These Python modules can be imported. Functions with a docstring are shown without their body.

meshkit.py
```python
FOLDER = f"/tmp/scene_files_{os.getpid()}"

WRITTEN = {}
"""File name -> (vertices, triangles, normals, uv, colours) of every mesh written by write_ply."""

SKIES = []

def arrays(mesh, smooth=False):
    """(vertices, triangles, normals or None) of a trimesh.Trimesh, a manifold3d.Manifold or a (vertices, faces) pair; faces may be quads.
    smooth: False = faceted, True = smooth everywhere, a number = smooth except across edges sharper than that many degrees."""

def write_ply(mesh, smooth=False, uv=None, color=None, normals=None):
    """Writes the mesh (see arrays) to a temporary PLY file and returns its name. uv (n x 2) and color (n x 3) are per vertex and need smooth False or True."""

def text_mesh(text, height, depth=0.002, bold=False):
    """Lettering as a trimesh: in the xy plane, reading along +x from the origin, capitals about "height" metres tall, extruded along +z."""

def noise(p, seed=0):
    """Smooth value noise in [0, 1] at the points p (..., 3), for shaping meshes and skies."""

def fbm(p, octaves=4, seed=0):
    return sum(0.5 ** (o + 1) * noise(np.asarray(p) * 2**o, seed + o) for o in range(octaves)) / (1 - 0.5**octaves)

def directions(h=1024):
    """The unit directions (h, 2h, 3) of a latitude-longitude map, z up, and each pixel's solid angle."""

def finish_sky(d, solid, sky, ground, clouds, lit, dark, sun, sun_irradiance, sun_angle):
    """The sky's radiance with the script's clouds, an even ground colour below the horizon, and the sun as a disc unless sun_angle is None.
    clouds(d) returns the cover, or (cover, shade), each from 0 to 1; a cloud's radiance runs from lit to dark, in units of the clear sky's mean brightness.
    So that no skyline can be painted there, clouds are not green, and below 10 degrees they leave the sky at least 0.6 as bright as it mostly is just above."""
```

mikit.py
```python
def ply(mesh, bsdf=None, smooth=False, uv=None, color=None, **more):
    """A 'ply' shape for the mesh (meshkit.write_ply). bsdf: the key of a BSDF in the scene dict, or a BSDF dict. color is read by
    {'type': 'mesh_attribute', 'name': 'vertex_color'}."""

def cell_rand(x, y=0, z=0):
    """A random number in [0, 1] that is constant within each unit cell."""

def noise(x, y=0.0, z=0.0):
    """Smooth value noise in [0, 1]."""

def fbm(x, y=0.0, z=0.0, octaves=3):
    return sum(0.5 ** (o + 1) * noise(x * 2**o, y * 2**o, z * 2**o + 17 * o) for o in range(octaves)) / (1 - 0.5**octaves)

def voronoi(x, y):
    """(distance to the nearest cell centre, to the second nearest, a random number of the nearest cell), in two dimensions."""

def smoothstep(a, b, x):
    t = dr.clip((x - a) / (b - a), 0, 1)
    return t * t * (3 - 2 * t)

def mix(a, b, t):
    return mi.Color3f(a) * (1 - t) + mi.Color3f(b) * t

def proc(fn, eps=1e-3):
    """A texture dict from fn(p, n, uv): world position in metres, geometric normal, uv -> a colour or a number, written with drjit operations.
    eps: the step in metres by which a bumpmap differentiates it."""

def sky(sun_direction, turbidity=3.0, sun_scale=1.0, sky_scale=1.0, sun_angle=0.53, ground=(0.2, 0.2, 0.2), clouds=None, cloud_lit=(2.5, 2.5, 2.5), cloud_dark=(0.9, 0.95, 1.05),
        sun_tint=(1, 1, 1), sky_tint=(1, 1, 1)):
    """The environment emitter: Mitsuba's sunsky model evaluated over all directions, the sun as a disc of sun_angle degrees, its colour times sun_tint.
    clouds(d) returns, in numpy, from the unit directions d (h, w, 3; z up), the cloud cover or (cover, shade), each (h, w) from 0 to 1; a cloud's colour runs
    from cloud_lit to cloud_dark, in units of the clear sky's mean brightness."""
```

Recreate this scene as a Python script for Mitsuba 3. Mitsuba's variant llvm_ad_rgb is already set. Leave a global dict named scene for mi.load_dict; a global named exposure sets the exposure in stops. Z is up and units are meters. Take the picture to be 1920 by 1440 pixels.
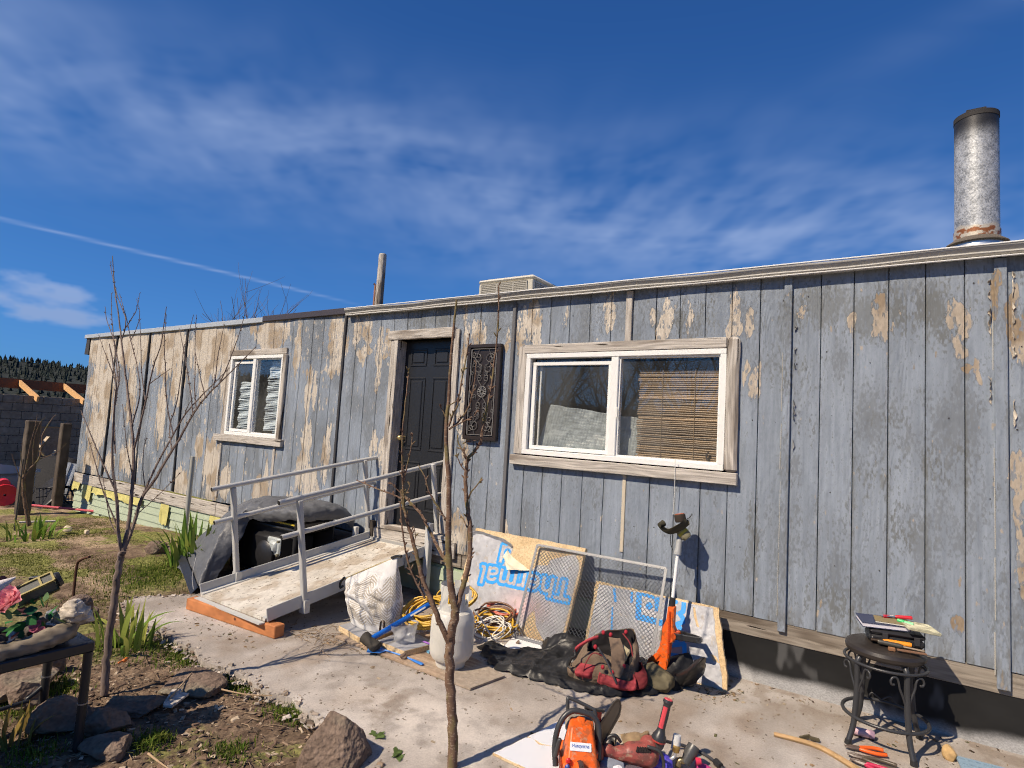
import math, random
import numpy as np, trimesh, manifold3d
import drjit as dr
import mitsuba as mi
import mikit, meshkit
from mikit import noise, fbm, voronoi, cell_rand, smoothstep, mix
from shapely.geometry import Polygon, LineString, Point, box as sbox
from shapely.ops import unary_union
T = mi.ScalarTransform4f
rng = np.random.default_rng(11)
random.seed(11)
scene, labels = {}, {}

# ---------------------------------------------------------------- camera, sky and sun, exposure
scene['camera'] = {'type': 'perspective', 'fov': 83.2245, 'fov_axis': 'x', 'near_clip': 0.05, 'far_clip': 5000.0,
    'to_world': T().look_at(origin=[0, -4.6106, 1.7], target=[-0.55405, -3.78193 - 0.0, 1.77984], up=[-0.00518, -0.09933, 0.99504])}
SUN = (-0.25, -0.66, 0.70)
exposure = 2.05

def cirrus(d):
    z = np.maximum(d[..., 2], 0.02)
    q = np.stack([d[..., 0] / (z + 0.12), d[..., 1] / (z + 0.12)], -1)
    a, b = q[..., 0] * 0.86 + q[..., 1] * 0.5, -q[..., 0] * 0.5 + q[..., 1] * 0.86
    w = meshkit.fbm(np.stack([a * 0.9, b * 0.9, 0 * a + 3], -1), 4, 5) - 0.5
    streak = meshkit.fbm(np.stack([a * 1.3 + 0.8 * w, b * 5 + 2.2 * w, 0 * a], -1), 5, 21)
    ripple = meshkit.fbm(np.stack([a * 11 + b * 3 + 2 * w, b * 8 - a * 2 + 3 * w, 0 * a + 7], -1), 3, 43)
    big = meshkit.fbm(np.stack([a * 0.45, b * 0.45, 0 * a + 1.7], -1), 3, 2)
    n = np.cross([-0.9016, 0.1996, 0.40], [-0.3117, 0.8935, 0.36]); n /= np.linalg.norm(n)
    off = d @ n + 0.16 * w
    along = d @ np.array([-0.55, 0.66, 0.5])
    band = np.exp(-(off / 0.10) ** 2) * np.clip((along - 0.35) * 2.4, 0, 1)
    fan = np.exp(-((d[..., 0] + 0.18) / 0.16) ** 2 - ((z - 0.30) / 0.10) ** 2) * (d[..., 1] > 0)
    high = np.exp(-((z - 0.53 - 0.18 * (d[..., 0] - 0.05)) / 0.022) ** 2) * np.clip((d[..., 0] + 0.12) * 6, 0, 1) * (d[..., 1] > 0)
    cover = band * (0.02 + 0.85 * np.clip(streak * 0.8 + ripple * 0.5 - 0.36, 0, 1)) + 0.12 * fan * np.clip(ripple + streak - 0.75, 0, 1)
    cover += 0.16 * high * np.clip(streak * 2 - 0.5, 0, 1)
    cover += 0.12 * np.clip(big - 0.5, 0, 1) * np.clip(streak * 2 - 0.7, 0, 1)
    # one small cumulus low on the left and a thin trail of an aeroplane
    pn = meshkit.fbm(d * (26, 26, 60), 5, 77)
    az, el = np.arctan2(d[..., 0], d[..., 1]), np.arcsin(np.clip(d[..., 2], -1, 1))
    puff = np.clip(1.15 - ((az + 1.272) / 0.085) ** 2 - ((el - 0.133 + 0.10 * (az + 1.272)) / 0.037) ** 2, 0, 1)
    cum = np.clip(puff * 1.0 + (pn - 0.5) * 3.4 - 0.25, 0, 1) * np.clip(puff * 4, 0, 1)
    t = np.cross([-0.9467, 0.2272, 0.2285], [-0.7422, 0.642, 0.1921]); t /= np.linalg.norm(t)
    tw = 0.0017
    trail = np.exp(-((d @ t) / tw) ** 2) * np.clip((-0.735 - d[..., 0]) * 14, 0, 1) * (d[..., 1] > 0)
    cover = np.clip(cover, 0, 0.55)
    return np.clip(np.maximum(np.maximum(cover, 0.62 * cum), 0.42 * trail), 0, 1), np.clip(0.35 * cum * (1 - (el - 0.11) * 12), 0, 1)

scene['sky'] = mikit.sky(SUN, turbidity=2.6, clouds=cirrus, cloud_lit=(2.0, 2.6, 4.0), cloud_dark=(1.4, 1.6, 2.2), sky_scale=0.55, sky_tint=(0.37, 0.79, 1.32), sun_tint=(0.95, 0.98, 1.04))

# ---------------------------------------------------------------- helpers
def num(key):
    if key not in scene and key not in labels: return key
    i = 1
    while f'{key}_{i:03d}' in scene or f'{key}_{i:03d}' in labels: i += 1
    return f'{key}_{i:03d}'

def lab(key, label, cat=None, group=None, kind=None):
    d = {'label': label}
    if cat: d['category'] = cat
    if group: d['group'] = group
    if kind: d['kind'] = kind
    labels[key] = d
    return key

def thing(name, label, cat, group=None):
    return lab(num(name), label, cat, group)

def tomesh(m):
    if hasattr(m, 'to_mesh'):
        q = m.to_mesh(); return trimesh.Trimesh(q.vert_properties[:, :3], q.tri_verts, process=False)
    return m

def put(key, mesh, mat='matte', col=None, smooth=False, var=0.0, freq=30.0, uv=None, parent=None):
    """One entry of the scene. col: vertex colour for the plain materials (matte, satin, metal)."""
    key = num(parent + '__' + key if parent else key)
    mesh = tomesh(mesh)
    if col is not None:
        if smooth is not False and smooth is not True:
            mesh = trimesh.graph.smooth_shade(mesh, angle=np.radians(smooth), facet_minarea=None); smooth = True
        v = np.array(mesh.vertices)
        c = np.asarray(col, float)
        if c.ndim == 1: c = np.tile(c, (len(v), 1))
        if var: c = c * (1 + var * 2 * (meshkit.fbm(v * freq, 3, 3)[:, None] - 0.5))
        scene[key] = mikit.ply(mesh, mat, smooth, color=np.clip(c, 0, 1))
    else:
        scene[key] = mikit.ply(mesh, mat, smooth, uv=uv)
    return key

def cat(ms): return trimesh.util.concatenate([tomesh(m) for m in ms])

def box(x0, x1, y0, y1, z0, z1, bev=0.0):
    if bev <= 0:
        m = trimesh.creation.box((x1 - x0, y1 - y0, z1 - z0)); m.apply_translation(((x0 + x1) / 2, (y0 + y1) / 2, (z0 + z1) / 2)); return m
    bev = min(bev, (x1 - x0) / 2.1, (y1 - y0) / 2.1, (z1 - z0) / 2.1)
    P = []
    for i, a in ((0, x0), (1, x1)):
        for j, b in ((0, y0), (1, y1)):
            for k, c in ((0, z0), (1, z1)):
                s = [bev if not t else -bev for t in (i, j, k)]
                P += [(a, b + s[1], c + s[2]), (a + s[0], b, c + s[2]), (a + s[0], b + s[1], c)]
    return trimesh.convex.convex_hull(np.array(P))

def nrm(v): v = np.asarray(v, float); return v / (np.linalg.norm(v) + 1e-12)

def frame(o, x, y):
    """4x4 with columns x, y (made orthogonal), x cross y, origin o."""
    x = nrm(x); z = nrm(np.cross(x, y)); y = np.cross(z, x)
    m = np.eye(4); m[:3, 0], m[:3, 1], m[:3, 2], m[:3, 3] = x, y, z, o
    return m

def tr(mesh, m): mesh = tomesh(mesh).copy(); mesh.apply_transform(m); return mesh

def rotz(a, o=(0, 0, 0)): return trimesh.transformations.rotation_matrix(math.radians(a), (0, 0, 1), o)
def rot(a, ax, o=(0, 0, 0)): return trimesh.transformations.rotation_matrix(math.radians(a), ax, o)

def tube(P, r, n=8, closed=False, flat=1.0):
    P = np.asarray(P, float); k = len(P); r = np.broadcast_to(r, (k,)).astype(float)
    t = np.gradient(P, axis=0) if not closed else np.roll(P, -1, 0) - np.roll(P, 1, 0)
    t /= np.linalg.norm(t, axis=1, keepdims=True) + 1e-12
    a = np.cross(t[0], (0, 0, 1) if abs(t[0][2]) < 0.9 else (1, 0, 0)); a = nrm(a)
    A = []
    for i in range(k):
        a = nrm(a - t[i] * (a @ t[i])); A.append(a)
    A = np.array(A); B = np.cross(t, A) * flat
    g = np.arange(n) * 2 * np.pi / n
    V = P[:, None] + r[:, None, None] * (np.cos(g)[None, :, None] * A[:, None] + np.sin(g)[None, :, None] * B[:, None])
    V = V.reshape(-1, 3)
    m = k if closed else k - 1
    i, j = np.meshgrid(np.arange(m), np.arange(n), indexing='ij'); i2 = (i + 1) % k; j2 = (j + 1) % n
    q = np.stack([i * n + j, i * n + j2, i2 * n + j2, i2 * n + j], -1).reshape(-1, 4)
    F = np.vstack([q[:, [0, 1, 2]], q[:, [0, 2, 3]]])
    if not closed:
        V = np.vstack([V, P[:1], P[-1:]]); e = len(V) - 2
        jj = np.arange(n); jk = (jj + 1) % n
        F = np.vstack([F, np.stack([jk, jj, jj * 0 + e], 1), np.stack([(k - 1) * n + jj, (k - 1) * n + jk, jj * 0 + e + 1], 1)])
    return trimesh.Trimesh(V, F, process=False)

def spline(P, n=8):
    """Catmull-Rom through the points."""
    P = np.asarray(P, float); Q = np.vstack([2 * P[0] - P[1], P, 2 * P[-1] - P[-2]]); out = []
    for i in range(1, len(Q) - 2):
        for s in np.linspace(0, 1, n, endpoint=False):
            p0, p1, p2, p3 = Q[i - 1], Q[i], Q[i + 1], Q[i + 2]
            out.append(0.5 * (2 * p1 + (p2 - p0) * s + (2 * p0 - 5 * p1 + 4 * p2 - p3) * s * s + (3 * p1 - p0 - 3 * p2 + p3) * s ** 3))
    out.append(P[-1]); return np.array(out)

def extr(poly, d):
    """Extruded polygon along +z of its own frame, from 0 to d."""
    if not isinstance(poly, Polygon) and not hasattr(poly, 'geoms'): poly = Polygon(poly)
    gs = [g for g in getattr(poly, 'geoms', [poly]) if g.area > 1e-9]
    return trimesh.util.concatenate([trimesh.creation.extrude_polygon(g, d, engine='earcut') for g in gs])

def bar(a, b, w, h, up=(0, 0, 1), bev=0.0):
    """Rectangular bar from a to b, w across, h along up."""
    a, b = np.asarray(a, float), np.asarray(b, float); L = np.linalg.norm(b - a)
    x = (b - a) / L; y = nrm(np.cross(up, x)); z = np.cross(x, y)
    m = np.eye(4); m[:3, 0], m[:3, 1], m[:3, 2], m[:3, 3] = x, y, z, a
    return tr(box(0, L, -w / 2, w / 2, -h / 2, h / 2, bev), m)

def lathe(prof, n=32):
    return trimesh.creation.revolve(np.asarray(prof, float), sections=n)

def rock(size, seed, sub=3, rough=0.18, flat=0.0):
    m = trimesh.creation.icosphere(sub, 1.0); v = m.vertices.copy()
    q = np.sign(v) * np.abs(v) ** 0.75
    d = 1 + rough * 2 * (meshkit.fbm(v * 1.6 + seed * 7.1, 3, seed) - 0.5) + rough * 0.5 * (meshkit.fbm(v * 6 + seed, 2, seed + 3) - 0.5)
    r2 = np.random.default_rng(seed)
    v = q * d[:, None]
    for _ in range(7):   # broken faces
        nn = nrm(r2.normal(size=3)); c = 0.55 + 0.3 * r2.random(); s = v @ nn
        v -= np.maximum(s - c, 0)[:, None] * nn * 0.92
    m.vertices = v * np.asarray(size) / 2
    return m

def hull_bones(bones, edge=0.012, smooth=8):
    """bones: (a, ra, b, rb) -> one smooth mesh."""
    M = manifold3d.Manifold
    parts = [M.batch_hull([M.sphere(ra, 14).translate(list(map(float, a))), M.sphere(rb, 14).translate(list(map(float, b)))]) for a, ra, b, rb in bones]
    m = tomesh(M.batch_boolean(parts, manifold3d.OpType.Add).refine_to_length(edge))
    m = trimesh.Trimesh(m.vertices, m.faces, process=True)
    trimesh.smoothing.filter_taubin(m, iterations=smooth)
    return m

def grid(nx, ny, fn):
    """Sheet of nx x ny points, fn(u, v) -> (..., 3)."""
    u, v = np.meshgrid(np.linspace(0, 1, nx), np.linspace(0, 1, ny), indexing='ij')
    P = fn(u, v).reshape(-1, 3)
    i, j = np.meshgrid(np.arange(nx - 1), np.arange(ny - 1), indexing='ij')
    a = (i * ny + j).ravel(); q = np.stack([a, a + ny, a + ny + 1, a + 1], 1)
    return trimesh.Trimesh(P, np.vstack([q[:, [0, 1, 2]], q[:, [0, 2, 3]]]), process=False), np.stack([u.ravel(), v.ravel()], 1)

def text_poly(s, h, bold=False):
    m = meshkit.text_mesh(s, h, 0.002, bold)
    p, _ = m.section((0, 0, 1), (0, 0, 0.001)).to_2D(to_2D=np.array([[1, 0, 0, 0], [0, 1, 0, 0], [0, 0, 1, -0.001], [0, 0, 0, 1.0]]))
    return unary_union(list(p.polygons_full))

# ---------------------------------------------------------------- materials
def two(b): return {'type': 'twosided', 'bsdf': b}
VC = {'type': 'mesh_attribute', 'name': 'vertex_color'}
scene['matte'] = two({'type': 'principled', 'base_color': VC, 'roughness': 0.8, 'specular': 0.25})
scene['satin'] = two({'type': 'principled', 'base_color': VC, 'roughness': 0.38, 'specular': 0.5})
scene['gloss'] = two({'type': 'principled', 'base_color': VC, 'roughness': 0.16, 'specular': 0.5})
scene['metal'] = two({'type': 'principled', 'base_color': VC, 'roughness': 0.38, 'metallic': 0.85})
scene['leaf'] = {'type': 'principledthin', 'base_color': VC, 'roughness': 0.5, 'diff_trans': 0.5}
scene['dust_film'] = two({'type': 'diffuse', 'reflectance': {'type': 'rgb', 'value': (0.42, 0.43, 0.42)}})
scene['clean_pane'] = {'type': 'thindielectric', 'int_ior': 1.5}
def smear(p, n, uv): return 0.025 + 0.075 * smoothstep(0.35, 0.75, fbm(p.x * 3.0, p.z * 2.2, 3.0, 4)) + 0.03 * fbm(p.x * 30, p.z * 9, 5.0, 3)
scene['pane'] = {'type': 'blendbsdf', 'weight': mikit.proc(smear), 'a': {'type': 'ref', 'id': 'clean_pane'}, 'b': {'type': 'ref', 'id': 'dust_film'}}
scene['clear_plastic'] = two({'type': 'principled', 'base_color': {'type': 'rgb', 'value': (0.75, 0.76, 0.78)}, 'roughness': 0.12, 'specular': 0.6})

def proc_bsdf(col, rough=0.75, spec=0.3, bump=None, bscale=1.0, metallic=0.0, eps=1e-3):
    b = {'type': 'principled', 'base_color': mikit.proc(col), 'roughness': rough, 'specular': spec, 'metallic': metallic}
    if bump is not None:
        b = {'type': 'bumpmap', 'arbitrary': mikit.proc(bump, eps), 'scale': bscale, 'bsdf': b}
    return two(b)

# weathered, peeling siding. PEEL: centre x, z, half width, half height, strength of each bare patch
PEEL = [(-12.25,2.74,0.682,0.282,1.25),(-12.06,2.10,0.532,0.352,1.05),(-12.08,1.27,0.353,0.421,0.8),(-12.18,0.63,0.311,0.283,0.75),(-11.78,1.62,0.257,0.285,0.7),(-10.99,2.75,0.516,0.339,1.2),(-10.84,1.97,0.155,0.547,0.6),(-10.67,0.85,0.339,0.245,0.7),(-11.43,0.70,0.205,0.181,0.6),(-9.76,2.67,0.517,0.367,1.25),(-9.37,2.15,0.180,0.336,0.95),(-9.81,1.68,0.137,0.511,0.6),(-8.49,2.66,0.500,0.372,1.25),(-8.04,2.27,0.110,0.388,0.8),(-8.59,2.16,0.119,0.320,0.7),(-9.00,0.61,0.200,0.188,1.05),(-8.21,0.97,0.181,0.316,0.95),(-8.55,1.17,0.102,0.232,0.75),(-7.81,0.73,0.119,0.218,1),(-8.08,0.55,0.164,0.118,0.8),(-7.92,2.43,0.136,0.309,0.8),(-7.01,2.80,0.301,0.198,1.35),(-7.48,2.91,0.064,0.076,0.6),(-6.43,2.61,0.066,0.308,0.85),(-5.65,2.65,0.137,0.304,1.1),(-5.70,2.33,0.098,0.085,1),(-5.86,2.29,0.050,0.040,0.8),(-6.13,2.03,0.063,0.403,0.7),(-6.01,2.06,0.041,0.200,0.7),(-6.08,1.40,0.083,0.262,0.9),(-5.71,1.29,0.068,0.317,0.8),(-6.16,1.06,0.063,0.261,0.7),(-5.93,0.92,0.141,0.217,0.85),(-5.78,2.79,0.060,0.174,0.8),(-5.32,2.77,0.065,0.168,1),(-5.15,2.77,0.072,0.140,1.05),(-5.21,2.46,0.064,0.089,1.2),(-5.11,2.54,0.063,0.050,1),(-4.80,2.56,0.068,0.147,1),(-4.92,2.44,0.043,0.371,0.75),(-4.76,1.39,0.050,0.176,0.9),(-4.90,1.47,0.051,0.155,0.7),(-6.31,0.62,0.127,0.130,0.6),(-6.94,0.68,0.163,0.178,0.95),(-6.85,0.86,0.069,0.341,0.7),(-3.68,2.25,0.035,0.605,0.9),(-3.59,1.50,0.054,0.159,0.6),(-3.60,0.60,0.147,0.237,1.15),(-3.52,2.62,0.081,0.165,1),(-3.53,2.30,0.041,0.217,0.7),(-3.01,2.65,0.049,0.220,0.95),(-2.86,2.72,0.078,0.176,1),(-2.81,2.55,0.035,0.174,0.9),(-2.07,2.75,0.045,0.143,1.1),(-2.10,2.81,0.041,0.115,0.7),(-1.57,2.69,0.050,0.126,1.05),(-1.61,2.59,0.036,0.072,0.9),(-1.39,2.67,0.026,0.123,0.75),(-1.05,2.69,0.036,0.194,1.1),(-1.04,2.61,0.040,0.067,0.9),(-0.94,2.63,0.027,0.116,0.8),(-0.87,2.18,0.030,0.186,0.7),(-0.95,2.24,0.019,0.090,0.8),(-1.69,2.74,0.019,0.100,0.7),(-2.52,2.74,0.022,0.130,0.55),(-0.56,2.69,0.035,0.055,0.75),(-0.10,2.60,0.040,0.148,0.95),(-0.06,2.53,0.024,0.103,0.85),(-0.26,2.55,0.023,0.083,0.7),(-0.02,2.56,0.018,0.051,0.7),(0.34,2.58,0.060,0.097,1.15),(0.34,2.42,0.041,0.062,0.85),(0.43,2.24,0.021,0.074,0.9),(0.37,2.26,0.037,0.027,0.6),(0.52,2.73,0.018,0.136,1.2),(0.60,2.59,0.018,0.234,1.1),(0.64,2.43,0.020,0.198,0.6),(0.61,1.65,0.039,0.083,0.95),(0.62,1.46,0.029,0.158,0.8),(-0.43,0.61,0.016,0.036,0.9),(0.31,0.69,0.031,0.051,0.65),(0.63,1.11,0.029,0.218,0.75),(0.07,0.43,0.017,0.046,0.6),(-2.94,2.30,0.030,0.072,0.9),(-2.98,2.02,0.030,0.071,0.8),(-3.16,2.56,0.025,0.159,0.5),(-3.05,0.73,0.036,0.098,0.5)]
MOSS = [(-0.45,2.72,0.238,0.195,0.8),(-0.12,2.64,0.218,0.186,0.9),(0.23,2.62,0.168,0.212,0.8),(-1.40,2.65,0.260,0.176,0.6),(-0.65,2.24,0.213,0.157,0.3),(-0.35,0.66,0.191,0.177,0.6),(0.06,1.19,0.114,0.170,0.4),(-0.08,1.52,0.090,0.141,0.45),(0.18,1.61,0.112,0.137,0.4),(-0.24,1.39,0.078,0.215,0.35),(-0.06,1.94,0.090,0.090,0.35),(0.34,1.76,0.053,0.101,0.4),(-4.09,2.83,0.530,0.175,0.6),(-0.87,0.89,0.051,0.460,0.7),(-5.94,2.13,0.408,0.531,0.3)]

def _field(x, z, L):
    f = mi.Float(0)
    for cx, cz, rx, rz, s in L:
        f = dr.maximum(f, s * (1.0 - dr.sqrt(dr.square((x - cx) / (rx * 1.5)) + dr.square((z - cz) / (rz * 1.4)))))
    return f

def siding_col(p, n, uv):
    x, z = p.x, p.z
    k = dr.floor((x - 0.568) / 0.2032)
    r = cell_rand(k, 3); r2 = cell_rand(k, 9)
    wx = x + 0.075 * (fbm(x * 11, z * 7, 33.0, 3) - 0.5); wz = z + 0.20 * (fbm(x * 17, z * 5, 44.0, 3) - 0.5)
    nearw = smoothstep(-9.0, -4.0, x)
    g = 0.5 + (fbm(x * 55, z * 3.2, k, 3) - 0.5) * (0.45 + 0.55 * nearw)
    fine = 0.5 + (fbm(x * 110, z * 46, 2.0, 3) - 0.5) * smoothstep(-8.0, -3.0, x)
    blot = fbm(x * 3.1, z * 2.2, 5.0, 4)
    chips = fbm(x * 38, z * 10, 1.0, 4)
    wide = smoothstep(-4.2, -6.2, x)
    base = mix((0.180, 0.212, 0.258), (0.248, 0.286, 0.340), dr.clip(0.2 + 0.8 * blot + 0.35 * (r - 0.5), 0, 1))
    base = base * (0.74 + 0.52 * g) * (0.86 + 0.28 * fine)
    dull = smoothstep(0.40, 0.76, fbm(x * 6, z * 2.6, 9.0, 5) + 0.75 * (fine - 0.5) + 0.35 * (g - 0.5))
    base = mix(base, mi.Color3f(0.115, 0.125, 0.135), 0.62 * dull)
    m = _field(x, z, MOSS)
    mo = smoothstep(0.15, 0.62, m + 0.55 * (chips - 0.5) + 0.9 * (fine - 0.5) + 0.35 * (g - 0.5))
    base = mix(base, mi.Color3f(0.105, 0.105, 0.09), 0.52 * mo)
    # drips of dirt from the grooves
    gx = (x - 0.568) / 0.2032 - k
    edge = dr.exp(-dr.square(gx / 0.07)) + dr.exp(-dr.square((1 - gx) / 0.05)) * 0.6
    base = mix(base, mi.Color3f(0.10, 0.10, 0.085), 0.55 * edge * smoothstep(0.35, 0.7, fbm(z * 2.4, k * 3.1, 4.0, 3)))
    f = _field(wx, wz, PEEL)
    streak = fbm(x * 30, z * 1.7, 7.0, 3)
    dn = (1 - wide) * (0.85 * (chips - 0.5) + 0.35 * (fine - 0.5) + 0.5 * (streak - 0.5)) + wide * (0.42 * (chips - 0.5) + 0.65 * (streak - 0.5) + 0.2 * (fine - 0.5))
    small = smoothstep(0.81, 0.84, fbm(x * 30, z * 11, 3.0, 4) + 0.10 * wide)
    ff = f * (1 - wide) * (1 + 2.6 * dn) + wide * (f + 0.9 * dn * smoothstep(0.0, 0.15, f) - 0.02)
    peel = dr.maximum(smoothstep(0.16, 0.20, ff), small * 0.8)
    tan = mix((0.36, 0.318, 0.262), (0.57, 0.52, 0.45), dr.clip(g * 1.2 - 0.1, 0, 1))
    tan = mix(tan, mi.Color3f(0.27, 0.205, 0.135), 0.75 * smoothstep(0.48, 0.70, fbm(x * 6, z * 4, 12.0, 3)))
    tan = mix(tan, tan * mi.Color3f(0.62, 0.56, 0.50), smoothstep(-1.6, -0.4, x) * (0.35 + 0.65 * g))
    tan = tan * (0.78 + 0.44 * fine)
    fleck = smoothstep(0.60, 0.66, fbm(x * 70, z * 24, 51.0, 3)); peel = peel * (1 - 0.8 * fleck * nearw)
    rim = smoothstep(0.10, 0.15, ff) * (1 - peel)
    base = mix(base, base * 0.72, rim)
    c = mix(base, tan, peel)
    # soot and rot under the eaves and along the bottom edge
    low = smoothstep(0.68, 0.46, z + 0.25 * (chips - 0.5)) * smoothstep(0.4, 0.65, chips)
    return mix(c, mi.Color3f(0.10, 0.095, 0.08), 0.6 * low)

def siding_bump(p, n, uv):
    x, z = p.x, p.z
    k = dr.floor((x - 0.568) / 0.2032)
    w = fbm(x * 9, z * 1.6, k * 1.7, 2)
    ring = dr.sin(6.283 * (w * 9 + x * 10))
    f = _field(x, z, PEEL) if False else 0.0
    return 0.0016 * ring * fbm(x * 5, z * 5, 1.0, 2) + 0.0042 * fbm(x * 62, z * 24, 2.0, 3)
scene['siding'] = proc_bsdf(siding_col, 0.72, 0.3, siding_bump, 1.0, eps=2e-3)

def wood_fn(along, dark=1.0):
    def f(p, n, uv):
        a, b, c = (p.x, p.z, p.y) if along == 'x' else (p.z, p.x, p.y)
        w = fbm(a * 1.6, b * 14, c * 14, 3)
        ring = 0.5 + 0.5 * dr.sin(6.283 * (w * 5 + b * 24))
        g = fbm(a * 5, b * 160, c * 160, 2)
        col = mix((0.27, 0.245, 0.215), (0.56, 0.52, 0.47), dr.clip(0.45 * ring + 0.9 * g - 0.2, 0, 1))
        col = mix(col, mi.Color3f(0.135, 0.105, 0.08), 0.75 * smoothstep(0.53, 0.7, fbm(a * 2.0, b * 9, c * 5, 3)))
        crack = smoothstep(0.73, 0.77, fbm(a * 3.5, b * 55, c * 40, 2))
        return mix(col, mi.Color3f(0.05, 0.042, 0.035), crack) * mi.Color3f(dark, dark * (0.5 + 0.5 * dark) ** 0.25, dark * (0.5 + 0.5 * dark) ** 0.6)
    return f
scene['wood_h'] = proc_bsdf(wood_fn('x'), 0.85, 0.2)
scene['wood_brown'] = proc_bsdf(wood_fn('x', 0.58), 0.85, 0.2)
scene['wood_v'] = proc_bsdf(wood_fn('z'), 0.85, 0.2)

def concrete_col(p, n, uv):
    x, y = p.x, p.y
    a = fbm(x * 1.3, y * 1.3, 2.0, 4); b = fbm(x * 9, y * 9, 4.0, 4); s = noise(x * 160, y * 160, 1.0)
    c = mix((0.255, 0.222, 0.192), (0.35, 0.315, 0.282), dr.clip(a * 1.3 - 0.15, 0, 1))
    c = mix(c, mi.Color3f(0.22, 0.165, 0.12), 0.6 * smoothstep(0.45, 0.72, fbm(x * 2.6, y * 2.6, 11.0, 4)))
    c = mix(c, mi.Color3f(0.50, 0.47, 0.44), 0.45 * smoothstep(0.5, 0.8, fbm(x * 3.4, y * 2.2, 21.0, 3)))
    pale = dr.exp(-dr.square((x + 2.3) / 0.75) - dr.square((y + 1.95) / 0.38))
    c = mix(c, mi.Color3f(0.54, 0.495, 0.445), 0.75 * pale * smoothstep(0.25, 0.6, b + 0.3 * (a - 0.5)))
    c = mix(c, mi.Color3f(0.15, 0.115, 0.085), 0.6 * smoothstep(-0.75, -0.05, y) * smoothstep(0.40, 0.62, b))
    c = mix(c, mi.Color3f(0.11, 0.085, 0.06), 0.8 * smoothstep(0.80, 0.87, fbm(x * 38, y * 38, 3.0, 2)))
    return c * (0.72 + 0.34 * b + 0.22 * s)
def concrete_bump(p, n, uv): return 0.004 * fbm(p.x * 30, p.y * 30, p.z * 30, 3) + 0.0012 * noise(p.x * 220, p.y * 220, 1.0)
scene['concrete'] = proc_bsdf(concrete_col, 0.9, 0.2, concrete_bump, 1.0, eps=2e-3)

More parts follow.
